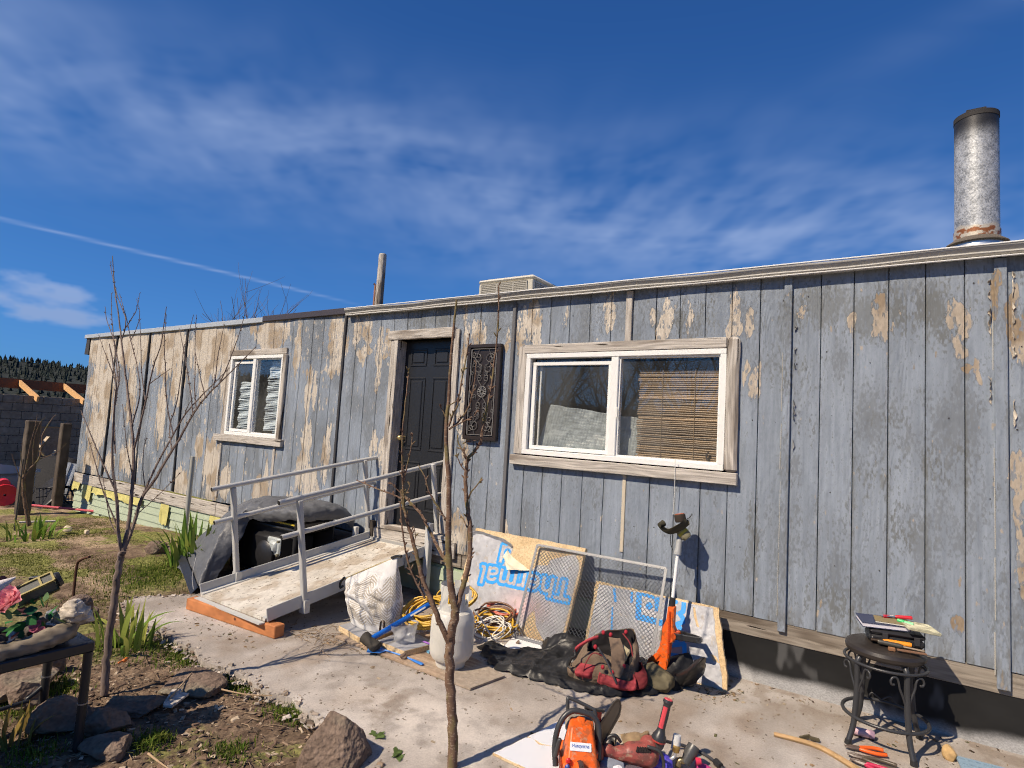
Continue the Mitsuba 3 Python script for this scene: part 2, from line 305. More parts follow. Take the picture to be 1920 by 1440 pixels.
def soil_col(p, n, uv):
    x, y = p.x, p.y
    a = fbm(x * 0.9, y * 0.9, 2.0, 4); b = fbm(x * 14, y * 14, 4.0, 4); d = fbm(x * 60, y * 60, 6.0, 2)
    soil = mix((0.085, 0.058, 0.04), (0.20, 0.145, 0.10), dr.clip(b * 1.5 - 0.25, 0, 1))
    pale = mix(soil, mi.Color3f(0.30, 0.225, 0.15), 0.75 * smoothstep(0.45, 0.65, fbm(x * 1.4, y * 2.6, 9.0, 3)))
    soil = mix(soil, pale, smoothstep(-5.2, -6.4, x))
    moss = mix((0.075, 0.085, 0.022), (0.19, 0.20, 0.055), dr.clip(d * 1.4 - 0.2, 0, 1))
    k = fbm(x * 1.7, y * 2.4, 15.0, 4)
    lawn = smoothstep(-5.4, -6.3, x) * smoothstep(0.43, 0.56, k + 0.25 * (b - 0.5)) + smoothstep(-5.0, -3.6, x * 0 + y) * 0
    bed = smoothstep(0.60, 0.70, k + 0.3 * (b - 0.5)) * 0.8
    far = smoothstep(40.0, 90.0, dr.sqrt(x * x + y * y))
    c = mix(soil, moss, dr.clip(dr.maximum(lawn, bed), 0, 1) * 0.85)
    c = c * (0.7 + 0.6 * d)
    return mix(c, mi.Color3f(0.10, 0.09, 0.05) * (0.6 + 0.8 * fbm(x * 0.02, y * 0.02, 3.0, 4)), far)
scene['soil'] = proc_bsdf(soil_col, 0.95, 0.1, lambda p, n, uv: 0.02 * fbm(p.x * 28, p.y * 28, 1.0, 4) * smoothstep(-13.0, -7.0, p.x), 1.0, eps=3e-3)

def stone_col(p, n, uv):
    b = fbm(p.x * 9, p.y * 9, p.z * 9, 4); d = fbm(p.x * 60, p.y * 60, p.z * 60, 3)
    c = mix((0.105, 0.075, 0.058), (0.215, 0.160, 0.125), dr.clip(b * 1.5 - 0.25, 0, 1))
    c = mix(c, mi.Color3f(0.20, 0.19, 0.14), 0.6 * smoothstep(0.55, 0.7, fbm(p.x * 5, p.y * 5, p.z * 5 + 4, 3)))
    return c * (0.6 + 0.8 * d)
def stone_bump(p, n, uv): return 0.022 * fbm(p.x * 55, p.y * 55, p.z * 55, 3)
scene['stone'] = proc_bsdf(stone_col, 0.95, 0.15, stone_bump, 1.0, eps=2e-3)

def zinc_col(p, n, uv):
    a = dr.atan2(p.y - 0.9, p.x - 0.516) * 0.15
    v1, v2, r = voronoi(a * 95, p.z * 95)
    q = fbm(a * 22, p.z * 22, 3.0, 3)
    c = mix((0.14, 0.15, 0.16), (0.46, 0.475, 0.485), dr.clip(r * 0.75 + 0.9 * q - 0.15, 0, 1))
    soot = smoothstep(4.06, 4.27, p.z + 0.10 * (fbm(a * 9, p.z * 4, 1.0, 3) - 0.5))
    c = mix(c, mi.Color3f(0.028, 0.028, 0.03), soot)
    rust = smoothstep(3.435, 3.425, p.z) * smoothstep(0.38, 0.55, fbm(a * 26, p.z * 40, 8.0, 3))
    cream = smoothstep(3.46, 3.43, p.z + 0.05 * (q - 0.5))
    c = mix(c, mi.Color3f(0.50, 0.44, 0.34), cream * 0.85)
    return mix(c, mi.Color3f(0.24, 0.085, 0.03), rust)
scene['galvanised'] = proc_bsdf(zinc_col, 0.48, 0.5, None, metallic=0.35)

def foil_col(p, n, uv):
    b = fbm(p.x * 6, p.z * 6, 3.0, 4); d = fbm(p.x * 40, p.z * 40, 5.0, 3)
    c = mix((0.26, 0.265, 0.285), (0.41, 0.415, 0.435), dr.clip(b * 1.5 - 0.25, 0, 1)) * (0.82 + 0.3 * d)
    pink = dr.exp(-dr.square((p.x + 2.62) / 0.2) - dr.square((p.z - 0.22) / 0.1))
    c = mix(c, mi.Color3f(0.58, 0.36, 0.36), 0.6 * pink)
    return mix(c, mi.Color3f(0.30, 0.25, 0.19), 0.5 * smoothstep(0.70, 0.76, fbm(p.x * 34, p.z * 26, 9.0, 3)))
scene['foil'] = proc_bsdf(foil_col, 0.55, 0.5, lambda p, n, uv: 0.004 * fbm(p.x * 25, p.z * 25, 1.0, 3), 1.0, metallic=0.25, eps=2e-3)

def foam_col(p, n, uv):
    b = fbm(p.x * 8, p.z * 8, p.y * 8, 4); v1, v2, r = voronoi(p.x * 22 + 2 * b, p.z * 22 + 2 * b)
    c = mix((0.47, 0.33, 0.175), (0.64, 0.51, 0.325), dr.clip(b * 1.5 - 0.2, 0, 1))
    c = mix(c, mi.Color3f(0.38, 0.22, 0.08), 0.55 * smoothstep(0.08, 0.0, v2 - v1))
    return c * (0.75 + 0.5 * noise(p.x * 130, p.z * 130, p.y * 130))
scene['foam'] = proc_bsdf(foam_col, 0.95, 0.1)

scene['plastic_sheet'] = proc_bsdf(lambda p, n, uv: mix((0.007, 0.007, 0.0075), (0.022, 0.022, 0.023), fbm(p.x * 9, p.y * 9, p.z * 9, 3)), 0.40, 0.30,
    lambda p, n, uv: 0.005 * fbm(p.x * 13, p.y * 13, p.z * 13, 3) + 0.0015 * fbm(p.x * 50, p.y * 50, p.z * 50, 2), 1.0, eps=2e-3)
scene['grey_cover'] = proc_bsdf(lambda p, n, uv: mix((0.065, 0.068, 0.075), (0.12, 0.125, 0.135), fbm(p.x * 7, p.y * 7, p.z * 7, 3)), 0.5, 0.4,
    lambda p, n, uv: 0.012 * fbm(p.x * 9, p.y * 9, p.z * 9, 3) + 0.002 * fbm(p.x * 60, p.y * 60, p.z * 60, 2), 1.0, eps=2e-3)

def bark_col(p, n, uv):
    b = fbm(p.x * 40, p.y * 40, p.z * 16, 4); s = fbm(p.x * 90, p.y * 90, p.z * 150, 2)
    c = mix((0.075, 0.042, 0.03), (0.215, 0.135, 0.09), dr.clip(b * 1.5 - 0.25, 0, 1))
    c = mix(c, mi.Color3f(0.30, 0.24, 0.18), 0.7 * smoothstep(0.62, 0.7, s))
    return mix(c, mi.Color3f(0.17, 0.15, 0.055), 0.6 * smoothstep(0.5, 0.68, fbm(p.x * 18, p.y * 18, p.z * 9, 3)))
scene['bark'] = proc_bsdf(bark_col, 0.8, 0.25)
def greybark_col(p, n, uv):
    b = fbm(p.x * 60, p.y * 60, p.z * 22, 4)
    return mix((0.09, 0.065, 0.055), (0.24, 0.19, 0.165), dr.clip(b * 1.6 - 0.3, 0, 1))
scene['grey_bark'] = proc_bsdf(greybark_col, 0.85, 0.2)

def deck_col(p, n, uv):
    b = fbm(p.x * 5, p.y * 5, 3.0, 4); d = fbm(p.x * 55, p.y * 30, 5.0, 3)
    c = mix((0.40, 0.37, 0.32), (0.56, 0.53, 0.475), dr.clip(b * 1.5 - 0.25, 0, 1))
    c = mix(c, mi.Color3f(0.30, 0.235, 0.165), 0.6 * smoothstep(0.50, 0.68, fbm(p.x * 8, p.y * 5, 13.0, 4)))
    return mix(c * (0.8 + 0.4 * d), mi.Color3f(0.12, 0.09, 0.06), 0.75 * smoothstep(0.72, 0.78, fbm(p.x * 45, p.y * 38, 2.0, 3)))
scene['deck'] = proc_bsdf(deck_col, 0.9, 0.2)

def black_skirt_col(p, n, uv):
    b = fbm(p.x * 4, 0.0, p.z * 6, 4); d = fbm(p.x * 130, 2.0, p.z * 130, 3)
    c = mix((0.008, 0.008, 0.008), (0.020, 0.020, 0.020), b)
    h = p.z + 0.12 * (fbm(p.x * 3, 7.0, p.z * 3, 4) - 0.5) - 0.02
    dust = smoothstep(0.085, 0.0, h) * (0.40 + 0.5 * d)
    return mix(c, mi.Color3f(0.50, 0.50, 0.50), dr.clip(dust + 0.12 * smoothstep(0.6, 0.75, fbm(p.x * 9, 1.0, p.z * 3, 3)), 0, 0.85))
scene['black_skirt'] = proc_bsdf(black_skirt_col, 0.6, 0.2)

def ply_col(p, n, uv):
    g = fbm(p.x * 4, p.y * 45, 3.0, 3); b = fbm(p.x * 3, p.y * 3, 8.0, 3)
    c = mix((0.215, 0.145, 0.095), (0.40, 0.30, 0.215), dr.clip(g * 1.3 - 0.15, 0, 1))
    return mix(c, mi.Color3f(0.30, 0.26, 0.215), 0.7 * smoothstep(0.45, 0.65, b)) * (0.8 + 0.4 * fbm(p.x * 60, p.y * 60, 1.0, 2))
scene['plywood'] = proc_bsdf(ply_col, 0.9, 0.2)

def block_col(p, n, uv):
    b = fbm(p.y * 2, p.z * 3, 3.0, 4); d = fbm(p.y * 20, p.z * 20, 3.0, 3)
    return mix((0.17, 0.145, 0.12), (0.30, 0.265, 0.225), b) * (0.7 + 0.6 * d)
scene['block'] = proc_bsdf(block_col, 0.95, 0.1)

def palm(u, v):
    """Print of palm fronds; u, v in metres on the cloth. Each frond: a stem with slanted leaflets."""
    out = mi.Float(0)
    for cx, cy, ang, L in PALMS:
        ca, sa = math.cos(ang), math.sin(ang)
        a = ((u - cx) * ca + (v - cy) * sa) / L; b = ((v - cy) * ca - (u - cx) * sa) / L
        env = smoothstep(0.0, 0.03, a) * smoothstep(1.0, 0.96, a) * smoothstep(0.02, -0.02, dr.abs(b) - 0.42 * dr.sqrt(dr.maximum(a * (1.05 - a), 0)) * 1.3)
        ph = (a - dr.abs(b) * 0.9) * 9
        lf = smoothstep(0.32, 0.22, dr.abs(ph - dr.floor(ph) - 0.5))
        out = dr.maximum(out, env * dr.maximum(lf, smoothstep(0.018, 0.008, dr.abs(b))))
    return out
PALMS = [(0.06, 0.02, 1.75, 0.17), (0.13, 0.02, 1.35, 0.17), (0.20, 0.06, 1.5, 0.18), (0.28, 0.03, 1.8, 0.18), (0.34, 0.05, 1.3, 0.17), (0.05, 0.40, -1.3, 0.17), (0.13, 0.44, -1.7, 0.20),
         (0.22, 0.42, -1.4, 0.12), (0.31, 0.44, -1.7, 0.18), (0.38, 0.34, -1.6, 0.18), (0.03, 0.26, 1.5, 0.12), (0.38, 0.16, 1.6, 0.15), (0.45, 0.05, 1.5, 0.2), (0.46, 0.40, -1.5, 0.2), (0.54, 0.03, 1.4, 0.2), (0.55, 0.44, -1.7, 0.2)]
def tote_col(p, n, uv):
    f = palm(uv.x, uv.y)
    w = fbm(uv.x * 14, uv.y * 14, 1.0, 3)
    c = mix((0.50, 0.495, 0.49), (0.60, 0.595, 0.585), w)
    return mix(c, mi.Color3f(0.22, 0.165, 0.085), 0.6 * f)
scene['tote_cloth'] = proc_bsdf(tote_col, 0.7, 0.3)

def grimy(c0, c1):
    def f(p, n, uv):
        d = fbm(p.x * 26, p.y * 26, p.z * 26, 4); s = fbm(p.x * 140, p.y * 140, p.z * 140, 2)
        c = mix(c0, c1, 0.85 * smoothstep(0.46, 0.72, d + 0.25 * (s - 0.5)))
        return mix(c, mi.Color3f(0.36, 0.28, 0.19), 0.45 * smoothstep(0.62, 0.74, fbm(p.x * 60, p.y * 60, p.z * 60 + 9, 3)))
    return f
scene['grimy_orange'] = proc_bsdf(grimy((0.74, 0.115, 0.012), (0.34, 0.085, 0.022)), 0.45, 0.45)
scene['grimy_red'] = proc_bsdf(grimy((0.27, 0.065, 0.052), (0.12, 0.05, 0.04)), 0.45, 0.45)
scene['grimy_canvas'] = proc_bsdf(lambda p, n, uv: mix((0.085, 0.058, 0.042), (0.19, 0.142, 0.102), fbm(p.x * 18, p.y * 18, p.z * 18, 4)) * (0.75 + 0.5 * noise(p.x * 420, p.y * 420, p.z * 420)), 0.9, 0.15, lambda p, n, uv: 0.004 * fbm(p.x * 35, p.y * 35, p.z * 35, 3), 1.0, eps=2e-3)

# ---------------------------------------------------------------- the ground
def sstep(a, b, x): t = np.clip((x - a) / (b - a), 0, 1); return t * t * (3 - 2 * t)
PATIO = Polygon([(6, 0.3), (6, -7), (2.5, -7), (0.5, -4.9), (-0.9, -3.6), (-1.7, -2.78), (-2.02, -2.44), (-2.22, -2.47), (-2.5, -2.40), (-2.62, -2.33), (-2.86, -2.30), (-3.05, -2.24), (-3.2, -2.29), (-3.5, -2.25),
                 (-3.75, -2.28), (-3.95, -2.31), (-4.2, -2.24), (-4.5, -2.27), (-4.78, -2.20), (-5.0, -2.28), (-5.3, -2.22), (-5.62, -2.16), (-5.70, -1.95), (-5.55, -1.75), (-5.42, -1.55), (-5.45, -1.2), (-5.4, -0.5), (-5.45, 0.3)])

def terrain(x, y):
    p = np.stack([x, y, 0 * x], -1)
    near = sstep(60, 20, np.hypot(x, y))
    z = -0.035 - 0.215 * sstep(-6.5, -13, x) + near * (0.05 * (meshkit.fbm(p * 0.9, 3, 5) - 0.5) + 0.028 * (meshkit.fbm(p * 6, 3, 6) - 0.5) + 0.022 * (meshkit.fbm(p * 22, 2, 8) - 0.5))
    bed = sstep(-2.15, -2.5, y) * sstep(-5.5, -4.6, x)
    z = z + near * bed * (0.005 + 0.03 * (meshkit.fbm(p * 35, 2, 9) - 0.5))
    edge = np.exp(-((y + 2.3) / 0.12) ** 2) * (x > -5.5)
    z = z - 0.02 * edge
    return np.where((x > -5.5) & (y > -2.1) & (near > 0), np.minimum(z, -0.05), z)

def axis(fine0, fine1, step, far):
    a = list(np.arange(fine0, fine1, step)); s = step
    hi, lo = [a[-1]], [a[0]]
    while hi[-1] < far: s *= 1.22; hi.append(hi[-1] + s)
    s = step
    while lo[-1] > -far: s *= 1.22; lo.append(lo[-1] - s)
    return np.array(lo[:0:-1] + a + hi[1:])
gx, gy = axis(-11.5, -0.6, 0.032, 2500), axis(-4.3, -0.4, 0.032, 2500)
XX, YY = np.meshgrid(gx, gy, indexing='ij')
i_, j_ = np.meshgrid(np.arange(len(gx) - 1), np.arange(len(gy) - 1), indexing='ij')
a_ = (i_ * len(gy) + j_).ravel()
q_ = np.stack([a_, a_ + len(gy), a_ + len(gy) + 1, a_ + 1], 1)
put('ground', trimesh.Trimesh(np.stack([XX, YY, terrain(XX, YY)], -1).reshape(-1, 3), np.vstack([q_[:, [0, 1, 2]], q_[:, [0, 2, 3]]]), process=False), 'soil', smooth=True)
lab('ground', 'brown soil and short mossy grass around the concrete patio', kind='structure')
def gz(x, y): return float(terrain(np.array([x]), np.array([y]))[0])

# the patio slab with its ragged broken edge
def ragged(poly):
    P = np.array(poly.exterior.coords)[:-1]; out = []
    for a, b in zip(P, np.roll(P, -1, 0)):
        L = np.linalg.norm(b - a); k = max(1, int(L / 0.05)) if min(a[0], b[0]) > -6 and max(a[0], b[0]) < 1 else max(1, int(L / 0.5))
        for s in np.arange(k) / k:
            q = a + (b - a) * s; w = meshkit.fbm(np.array([[q[0] * 6, q[1] * 6, 0]]), 3, 4)[0] - 0.5
            out.append(q + 0.07 * w * nrm([b[1] - a[1], a[0] - b[0]]) * (k > 2))
    return Polygon(out).buffer(0)
slab_poly = ragged(PATIO)
def slab(poly, z1, z0, step=0.06):
    c = np.array(poly.exterior.coords)[:-1]; n = len(c)
    inner = np.array(poly.buffer(-0.012).exterior.coords)[:-1]
    m = extr(poly, 1.0); v = m.vertices.copy()
    v[:, 2] = np.where(v[:, 2] > 0.5, z1, z0)
    return trimesh.Trimesh(v, m.faces)
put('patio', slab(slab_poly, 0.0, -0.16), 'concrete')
lab('patio', 'worn concrete patio slab with a broken ragged edge', kind='structure')

# wooded ridge on the horizon
def ridge(u, v):
    az = 2 * np.pi * u; R = 430 + 420 * v
    h = 66 + 12 * np.sin(az * 3 + 1) + 22 * meshkit.fbm(np.stack([az * 3, v * 2, 0 * u], -1), 3, 3)
    z = -6 + (h * np.clip(v * 1.25, 0, 1) ** 0.9) * 0.62 - 40 * np.clip(v - 0.85, 0, 1) * 6
    return np.stack([R * np.sin(az), R * np.cos(az), z], -1)
rm, _ = grid(240, 18, ridge)
put('hills', rm, 'matte', (0.020, 0.024, 0.019), True, 0.5, 0.05)
lab('hills', 'dark wooded ridge on the horizon', kind='structure')
tv, tf, tc, nv = [], [], [], 0
r5 = np.random.default_rng(5)
uu, vv = r5.random(24000), r5.random(24000) ** 0.55 * 0.99
base = ridge(uu, vv)
for k in range(len(uu)):
    h = r5.uniform(3.5, 6.5) * (1.25 if r5.random() < 0.12 else 1); w = h * r5.uniform(0.20, 0.32)
    ang = np.arange(5) * np.pi * 0.4 + r5.random()
    col = np.array([0.016, 0.024, 0.020]) * r5.uniform(0.6, 1.5)
    V, F = [], []
    for lv in range(2):
        z0, z1 = h * (0.05 + 0.36 * lv), h * (0.62 + 0.38 * lv); rr = w * (1 - 0.35 * lv) * r5.uniform(0.7, 1.3, 5)
        s = len(V); V += [(rr[i] * math.cos(ang[i]), rr[i] * math.sin(ang[i]), z0 + r5.uniform(-.06, .06) * h) for i in range(5)] + [(0, 0, z1)]
        F += [(s + i, s + (i + 1) % 5, s + 5) for i in range(5)]
    tv.append(np.array(V) + base[k]); tf.append(np.array(F) + nv); tc.append(np.tile(col, (len(V), 1))); nv += len(V)
put('conifer_forest', trimesh.Trimesh(np.vstack(tv), np.vstack(tf), process=False), 'matte', np.vstack(tc))
lab('conifer_forest', 'dark conifer forest covering the far ridge', 'forest', kind='stuff')

# ---------------------------------------------------------------- the mobile home
H = thing('mobile_home', 'long blue grey mobile home with peeling vertical wood siding and a tin flue', 'mobile home')
XL_, XR_, ZB, ZT = -12.76, 3.0, 0.455, 3.0
OPEN = [(-7.93, -6.655, 1.40, 2.53), (-4.665, -3.835, 0.30, 2.66), (-2.935, -1.055, 1.455, 2.455)]

def wob(x, z):
    p = np.stack([x * 1.55, z * 0.9, 0 * x], -1)
    amp = 0.010 + 0.016 * sstep(-4.8, -7.5, x)
    ph = np.abs(np.sin(np.pi * (x - 0.568) / 1.2192))
    flat = np.ones_like(x)
    for a, b, c, d in OPEN: flat = np.minimum(flat, np.clip(np.maximum(np.maximum(a - x, x - b), np.maximum(c - z, z - d)) / 0.35, 0.12, 1))
    return flat * (amp * 2 * (meshkit.fbm(p, 3, 12) - 0.5) - 0.010 * ph * sstep(2.2, 2.9, z))

def sheet_cols(xa, xb, z0, z1, y_front, y_back, bevel):
    cuts = sorted({xa, xb} | {c for o in OPEN for c in o[:2] if xa < c < xb}); ms = []
    for a, b in zip(cuts[:-1], cuts[1:]):
        iv = [(z0, z1)]
        for o in OPEN:
            if o[0] < (a + b) / 2 < o[1]:
                iv = [s for lo, hi in iv for s in ((lo, min(hi, o[2])), (max(lo, o[3]), hi)) if s[1] - s[0] > 0.01]
        for lo, hi in iv:
            nz = max(2, int((hi - lo) / 0.14) + 1); zs = np.linspace(lo, hi, nz)
            cols = [(a, y_back), (a + bevel * (a == xa), y_front), (b - bevel * (b == xb), y_front), (b, y_back)]
            V = np.array([[x, y + wob(np.array([x]), np.array([z]))[0], z] for z in zs for x, y in cols])
            i, j = np.meshgrid(np.arange(nz - 1), np.arange(3), indexing='ij'); q = (i * 4 + j).ravel(); Q = np.stack([q, q + 1, q + 5, q + 4], 1)
            F = np.vstack([Q[:, [0, 1, 2]], Q[:, [0, 2, 3]]])
            F = np.vstack([F, [[0, 3, 1], [1, 3, 2]]])
            ms.append(trimesh.Trimesh(V, F, process=False))
    return ms

WALL = H + '__wall'
put('wall', cat([m for x in np.arange(XL_, XR_ - 0.01, 0.24) for m in sheet_cols(x, min(x + 0.24, XR_), ZB + 0.01, ZT, 0.004, 0.03, 0.0)]
    + [box(XL_, XL_ + 0.05, 0.03, 3.9, ZB, ZT), box(XR_ - 0.05, XR_, 0.03, 3.9, ZB, ZT), box(XL_, XR_, 3.85, 3.9, ZB, ZT)]), 'matte', (0.085, 0.092, 0.10), parent=H)
k0, k1 = int(math.floor((XL_ - 0.568) / 0.2032)), int(math.ceil((XR_ - 0.568) / 0.2032))
for k in range(k0, k1):
    a, b = max(XL_, 0.568 + k * 0.2032), min(XR_, 0.568 + (k + 1) * 0.2032)
    g0, g1 = rng.uniform(0.0006, 0.002), rng.uniform(0.0006, 0.002)
    ms = sheet_cols(a + g0, b - g1, ZB + rng.uniform(-0.004, 0.004), ZT, -0.011 + rng.uniform(-.002, .002), 0.004, 0.0025)
    rows = {}
    for m in ms: rows.setdefault(round(float(m.bounds[0][2]), 1), []).append(m)
    for r in rows.values(): put('plank', cat(r), 'siding', smooth=35, parent=WALL)

def batten(x, z0, z1, w, col=None, mat='siding', lean=0.0, y=-0.036, t=0.026):
    m = box(-w / 2, w / 2, y, y + t, z0, z1, 0.003); v = m.vertices
    m.vertices = np.stack([v[:, 0] + x + lean * (v[:, 2] - 1.7), v[:, 1] + wob(0 * v[:, 0] + x, v[:, 2]) * 0.8, v[:, 2]], 1)
    if col is None: put('batten', m, mat, parent=WALL)
    else: put('batten', m, mat, col, parent=WALL)
DARK = (0.035, 0.036, 0.04)
for kx, z0, w, c in ((-10, 0.47, 0.036, DARK), (-9, 0.47, 0.034, DARK), (-8, 0.47, 0.036, DARK), (-5, 0.47, 0.034, (0.05, 0.05, 0.055))):
    batten(0.568 + kx * 1.2192, z0, 2.97, w, c, 'matte')
batten(-3.085, 0.55, 2.93, 0.036, (0.125, 0.125, 0.13), 'matte')
batten(-0.662, 0.40, 2.95, 0.052, None, 'siding')
batten(0.540, 0.35, 2.95, 0.062, None, 'siding')
rb = np.random.default_rng(17)
for x, z, zt in ((-0.693, 0.5, 2.2), (0.504, 0.42, 2.55)):     # beads of old caulk beside the battens, broken off in places
    while z < zt:
        L = rb.uniform(0.12, 0.5); w_ = rb.uniform(0.003, 0.006)
        if rb.random() < 0.75: batten(x + rb.uniform(-.003, .003), z, z + L, w_, (0.44, 0.42, 0.38), 'matte', y=-0.0165, t=0.006)
        z += L + rb.uniform(0.0, 0.1)
batten(-1.905, 2.515, 2.95, 0.055, None, 'wood_v', y=-0.032)
batten(-1.885, 0.75, 1.385, 0.030, (0.50, 0.44, 0.34), 'matte', y=-0.022, t=0.012)
batten(-7.98, 0.52, 1.31, 0.05, None, 'wood_v', y=-0.026)
batten(-6.72, 0.52, 1.31, 0.05, None, 'wood_v', y=-0.026)
rc = np.random.default_rng(23)
for x, za, zb_, side, n_c, col_ in ((0.498, 2.05, 2.86, -1, 13, (0.46, 0.40, 0.32)), (0.592, 1.9, 2.85, 1, 13, (0.52, 0.47, 0.40)), (-0.622, 1.7, 2.75, 1, 9, (0.19, 0.20, 0.21))):
    for c_ in range(n_c):      # curling flakes of paint along the battens
        zc = rc.uniform(za, zb_); h_ = rc.uniform(0.02, 0.07); w_ = rc.uniform(0.006, 0.020)
        def flake(u, v):
            return np.stack([x + side * (0.004 + w_ * u * (0.6 + 0.4 * np.sin(v * 5 + c_))), -0.0155 - 0.014 * u ** 2 * (1 - 0.5 * np.cos(v * 4 + c_)) + wob(0 * u + x, zc + 0 * u), zc + h_ * (v - .5) + 0.008 * np.sin(u * 6 + c_)], -1)
        m, _ = grid(6, 8, flake); put('paint_flake', m, 'matte', np.array(col_) * rc.uniform(.7, 1.2), True, parent=WALL)
# nail heads
nh = []
for k in range(k0, k1):
    if 0.568 + k * 0.2032 < -2.9: continue
    for z in (0.53, 0.95, 1.42, 1.9, 2.35, 2.8):
        if rng.random() < 0.5:
            x = 0.568 + (k + rng.uniform(0.15, 0.85)) * 0.2032; zz = z + rng.uniform(-.05, .05)
            if any(o[0] - .12 < x < o[1] + .12 and o[2] - .12 < zz < o[3] + .12 for o in OPEN): continue
            d = trimesh.creation.cylinder(rng.uniform(0.003, 0.0055), 0.004, sections=8); d.apply_transform(rot(90, (1, 0, 0)))
            d.apply_translation((x, -0.013 + wob(np.array([x]), np.array([zz]))[0], zz)); nh.append(d)
put('nail_heads', cat(nh), 'matte', (0.05, 0.05, 0.055), parent=WALL); labels[WALL + '__nail_heads'] = {'label': 'dark nail heads dotted over the siding', 'kind': 'stuff'}

# skirt board, skirting, foundation
def plank_h(x0, x1, y0, y1, z0, z1, sag=0.006, seed=0):
    m = box(x0, x1, y0, y1, z0, z1, 0.004)
    m = m.subdivide_to_size(0.4) if x1 - x0 > 1 else m
    v = m.vertices; v[:, 2] += sag * (meshkit.fbm(np.stack([v[:, 0] * 0.8, v[:, 0] * 0 + seed, v[:, 0] * 0], -1), 2, seed) - 0.5) * 2
    m.vertices = v; return m
for i, (a, b) in enumerate([(-12.78, -10.45), (-10.44, -7.95), (-7.94, -4.83), (-3.55, -1.6), (-1.59, 3.0), (-4.82, -3.56)]):
    drop = -0.02 if i < 3 else 0.0
    put('skirt_board', plank_h(a, b, -0.022 if i < 3 else -0.004, 0.016, (0.275 if i < 3 else 0.315) + drop, 0.452 + drop, 0.005, i), 'wood_h' if i < 3 else 'wood_brown', parent=H)
put('skirting_panel', box(-1.25, 3.0, 0.004, 0.03, -0.06, 0.33), 'black_skirt', parent=H)
labels[H + '__skirting_panel'] = {'label': 'black painted foundation skirting with white dusty overspray at its foot'}
GR = H + '__green_skirting'
put('green_skirting', box(-12.74, -1.26, 0.022, 0.04, -0.5, 0.30), 'matte', (0.30, 0.37, 0.25), parent=H)
for i, z in enumerate(np.arange(-0.30, 0.25, 0.115)):
    for a, b in ((-12.74, -9.2), (-9.195, -5.3), (-5.295, -1.26)):
        m = box(a, b, -0.008, 0.022, z, z + 0.113); v = m.vertices; v[:, 1] = np.where((v[:, 2] > z + 0.05) & (v[:, 1] < 0.01), 0.008, v[:, 1]); m.vertices = v
        put('lap_board', m, 'matte', (0.36, 0.42, 0.315), var=0.06, freq=3, parent=GR)
for x0, x1, z1, z0 in ((-12.76, -12.45, 0.27, 0.13), (-12.30, -11.95, 0.26, 0.02), (-11.9, -10.05, 0.25, 0.13), (-9.45, -9.2, 0.25, -0.03), (-8.05, -7.05, 0.25, 0.11)):
    def wrap(u, v):
        x = x0 + (x1 - x0) * u; rag = meshkit.fbm(np.stack([x * 7, 0 * x, 0 * x + x0], -1), 3, 2)
        z = z1 - (z1 - z0) * v * (0.55 + 0.8 * rag)
        return np.stack([x, -0.030 - 0.03 * v * meshkit.fbm(np.stack([x * 9, v * 2, 0 * x], -1), 2, 3), z], -1)
    m, _ = grid(40, 6, wrap); put('house_wrap', m, 'matte', (0.50, 0.46, 0.17), True, 0.25, 14, parent=H)

# ---- roof and gutter
put('roof', cat([trimesh.convex.convex_hull([(x, y, z) for x in (XL_ - 0.12, XR_ + 0.1) for y, z in ((-0.004, ZT + 0.004), (-0.03, ZT + 0.020), (2.0, ZT + 0.22), (4.0, ZT + 0.05), (4.0, ZT + 0.005))])]), 'matte', (0.30, 0.30, 0.29), parent=H)
RF = H + '__roof'
put('drip_edge', box(-12.95, -7.2, -0.055, 0.0, 2.965, 3.035, 0.004), 'satin', (0.36, 0.39, 0.42), parent=RF)
put('drip_edge', box(-7.198, -5.46, -0.055, 0.0, 2.975, 3.05, 0.004), 'satin', (0.055, 0.045, 0.045), parent=RF)
put('eave_board', trimesh.convex.convex_hull([(x, y, z) for y in (-0.03, 0.5) for x, z in ((-12.94, 2.66), (-12.77, 2.66), (-12.77, 3.0), (-12.9, 3.0))]), 'matte', (0.05, 0.05, 0.055), parent=RF)
gp = [(-0.005, 2.95), (-0.05, 2.935), (-0.085, 2.945), (-0.098, 2.965), (-0.088, 2.985), (-0.100, 3.012), (-0.112, 3.03), (-0.112, 3.055), (-0.04, 3.065), (-0.005, 3.06)]
gp = [(y, 2.948 + (z - 2.93) * 0.57) for y, z in gp]
gxs = np.linspace(-5.47, XR_, 60); GV = np.array([[x, y, z + 0.006 * math.sin(x * 1.7) + (0.004 * math.sin(x * 6))] for x in gxs for y, z in gp]); n_ = len(gp)
i, j = np.meshgrid(np.arange(59), np.arange(n_), indexing='ij'); q = np.stack([i * n_ + j, i * n_ + (j + 1) % n_, (i + 1) * n_ + (j + 1) % n_, (i + 1) * n_ + j], -1).reshape(-1, 4)
gm = trimesh.Trimesh(GV, np.vstack([q[:, [0, 1, 2]], q[:, [0, 2, 3]], [[0, t, t + 1] for t in range(1, n_ - 1)]]), process=False)
put('gutter', gm, 'satin', (0.37, 0.36, 0.335), 50, 0.22, 9, parent=RF)
put('gutter_lip', box(-5.47, XR_, -0.118, -0.104, 3.018, 3.028, 0.002), 'satin', (0.66, 0.66, 0.64), parent=RF)
put('gutter_bead', box(-5.47, XR_, -0.092, -0.074, 2.945, 2.953, 0.002), 'satin', (0.68, 0.67, 0.64), parent=RF)

